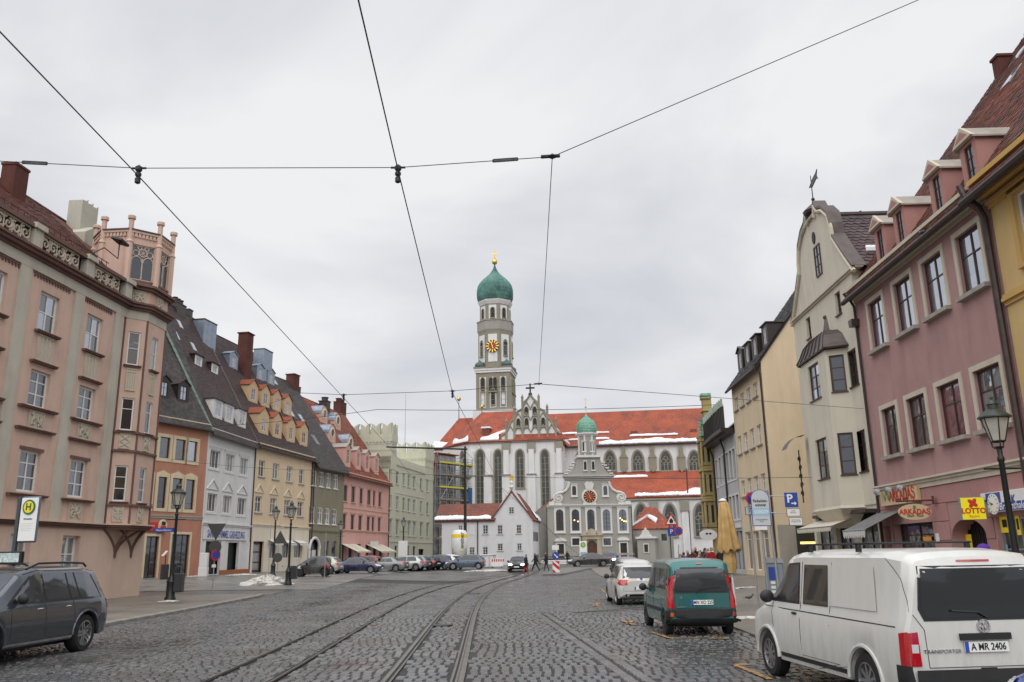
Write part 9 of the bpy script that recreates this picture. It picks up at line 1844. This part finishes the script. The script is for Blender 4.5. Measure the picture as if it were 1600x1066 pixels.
# PEOPLE AND PIGEONS
SKIN = plain('skin', (.42, .25, .18), .6)
def figure(p, hd, label, coat, legs, hair, stride=.3, h=1.74, arm=.25, cat='person', bag=None, hood=None, grp='people in the street'):
 """one continuous skinned body; +y is forward before turning"""
 k = h / 1.74; s = stride; J = [(0, 0, .95, .15), (0, .01, 1.15, .145), (0, .02, 1.36, .165), (0, .02, 1.47, .075), (0, .04, 1.55, .07), (0, .05, 1.63, .095), (0, .04, 1.70, .07)]
 E_ = [(0, 1), (1, 2), (2, 3), (3, 4), (4, 5), (5, 6)]; J += [(.06, .13, 1.60, .018)]; E_ += [(5, 7)]
 for sg in (1, -1):
  b = len(J); f = s * sg; J += [(sg * .1, 0, .88, .115), (sg * .1, f * .45 + .03, .48, .075), (sg * .1, f * .75 - (.08 if f < 0 else 0), .09, .052), (sg * .11, f * .75 + .13 - (.08 if f < 0 else 0), .04, .045)]; E_ += [(0, b), (b, b + 1), (b + 1, b + 2), (b + 2, b + 3)]
  b = len(J); g = -arm * sg; J += [(sg * .19, .02, 1.40, .075), (sg * .25, g * .4 - .02, 1.13, .058), (sg * .24, g + .06, .90, .042), (sg * .235, g + .1, .80, .032), (sg * .21, g + .13, .84, .012)]; E_ += [(2, b), (b, b + 1), (b + 1, b + 2), (b + 2, b + 3), (b + 2, b + 4)]
 me = bpy.data.meshes.new('person'); me.from_pydata([(x * k, y * k, z * k) for x, y, z, r in J], E_, []); o = bpy.data.objects.new('person', me); col.objects.link(o)
 sk = o.modifiers.new('s', 'SKIN'); me.skin_vertices[0].data[0].use_root = True
 for i, (x, y, z, r) in enumerate(J): me.skin_vertices[0].data[i].radius = (r * k, r * k * (.75 if z > .9 and r > .13 else 1))
 o.modifiers.new('d', 'SUBSURF').levels = 1; bpy.context.view_layer.update()
 m2 = bpy.data.meshes.new_from_object(o.evaluated_get(bpy.context.evaluated_depsgraph_get())); o.modifiers.clear(); o.data = m2; m2.materials.clear()
 for m_ in (coat, legs, SKIN, hair, BLACK): m2.materials.append(m_)
 for f in m2.polygons:
  c = f.center / k; f.use_smooth = True; f.material_index = 3 if (c.z > 1.66 or (c.z > 1.52 and c.y < .03)) else 2 if c.z > 1.47 or (abs(c.x) > .17 and c.z < .87 and c.z > .7) else 0 if c.z > .8 else 4 if c.z < .1 else 1
 o.location = ground_at(p); o.rotation_euler = (0, 0, hd); tag(o, label, cat, grp)
 MB().lathe([(.19 * k, 1.38 * k), (.21 * k, 1.2 * k), (.2 * k, .95 * k), (.23 * k, .66 * k), (.21 * k, .66 * k)], 14, sy=.75, cap=False).build('coat', coat, o, smooth=True)
 if hood: MB().ball((0, .03 * k, 1.68 * k), .125 * k, 10, 7, (1, 1.05, .85)).build('hat', hood, o, smooth=True)
 if bag: MB().bbox(.26, .5, -.12, .12, .35, .8, .03).build('bag', bag, o)
 return o
def cl(n, c): return plain('cloth_' + n, c, .9, var=.15)
DK, GY, BR, RD, BL, BG = cl('dark', (.015, .015, .02)), cl('grey', (.06, .06, .065)), cl('burgundy', (.09, .02, .025)), cl('red', (.35, .015, .02)), cl('blue', (.02, .03, .16)), cl('tan', (.2, .14, .09)); HD, HB, HG_ = cl('black_hair', (.01, .008, .008)), cl('brown_hair', (.06, .035, .02)), cl('grey_hair', (.3, .3, .3)); REDT = cl('red_trousers', (.40, .03, .035))
figure(G(822, 898), R(-70), 'person in dark jacket and red trousers crossing the rails', DK, REDT, HD, .16); figure(G(837, 893.5), R(80), 'person in black walking away from the red-trousered one', DK, DK, HD, .45); figure(G(854, 893), R(100), 'person in dark coat between the walker and the keep-right sign', DK, GY, HD, .2); figure(D(887, 880, 108), R(60), 'person in black standing near the bus stop stele', DK, DK, HB, .1)
figure(G(1130, 909), R(15), 'person in long black coat walking with a bag by the parasol', DK, DK, HB, .35, bag=DK, h=1.8)
w_ = [DK, BR, GY, BR, DK, BG, BR, DK, GY, BR]
for i, (px_, y, lb) in enumerate(((1062, 46, 'dark-coated person at the left end of the crowd'), (1068, 47.5, 'person in blue jacket at the left end of the crowd'), (1076, 50, 'grey-coated person in the crowd'), (1083, 47, 'person in burgundy coat in the middle of the crowd'), (1087, 52, 'dark-coated person at the back of the crowd'), (1092, 46, 'person in tan coat in the crowd'), (1096, 49, 'burgundy-coated person right of the crowd centre'), (1101, 53, 'dark-coated person behind the red jacket'), (1105, 47.5, 'grey-haired person in grey coat left of the red jacket'), (1111, 45.5, 'person in bright red jacket at the right end of the crowd'))):
 c = BL if i == 1 else RD if i == 9 else w_[i]; figure(D(px_, 870, y), R(random.uniform(-60, 240)), lb, c, DK, [HD, HB, HG_][i % 3], .15, 1.72 + .05 * (i % 5), grp='crowd on the right pavement')
figure(D(1540, 866, 17.6), R(20), 'person with purple woollen hat passing behind the white van', GY, DK, HD, .3, 1.78, hood=cl('purple', (.08, .02, .25)))
def pigeon(p, hd, label):
 t = empty('pigeon', tuple(p), hd, label, 'pigeon'); PG = plain('pigeon_grey', (.09, .095, .11), .6, var=.3, scale=20)
 st = [(-.17, .1, .005), (-.13, .11, .022), (-.06, .12, .05), (.0, .125, .06), (.06, .14, .055), (.1, .17, .035), (.12, .2, .026), (.14, .225, .03), (.165, .225, .02), (.175, .222, .006), (.2, .215, .003)]
 MB().path([(x, 0, z) for x, z, r in st], [r for x, z, r in st], 10).build('body', PG, t, smooth=True); [MB().tube((.01, s * .02, .07), (.02, s * .025, 0), .005, n=5).build('leg', plain('pigeon_leg', (.3, .06, .05), .6), t) for s in (-1, 1)]; [MB().ball((-.04, s * .05, .13), .06, 8, 6, (1.6, .3, .6)).build('wing', PG, t, smooth=True) for s in (-1, 1)]; MB().box(-.26, -.14, -.025, .025, .09, .1).build('tail', PLAST, t)
p = G(1171, 941); pigeon((p[0], p[1], p[2] + .05), R(-15), 'grey pigeon walking on the right pavement behind the parasol'); q = FM.A + FM.d * FM.u(1432, 308, .5) + FM.n * .5; pigeon((q[0], q[1], ZR + HM.rE - HM.ro * HM.rt + .1), R(100), 'pigeon perched on the gutter of the mauve house')
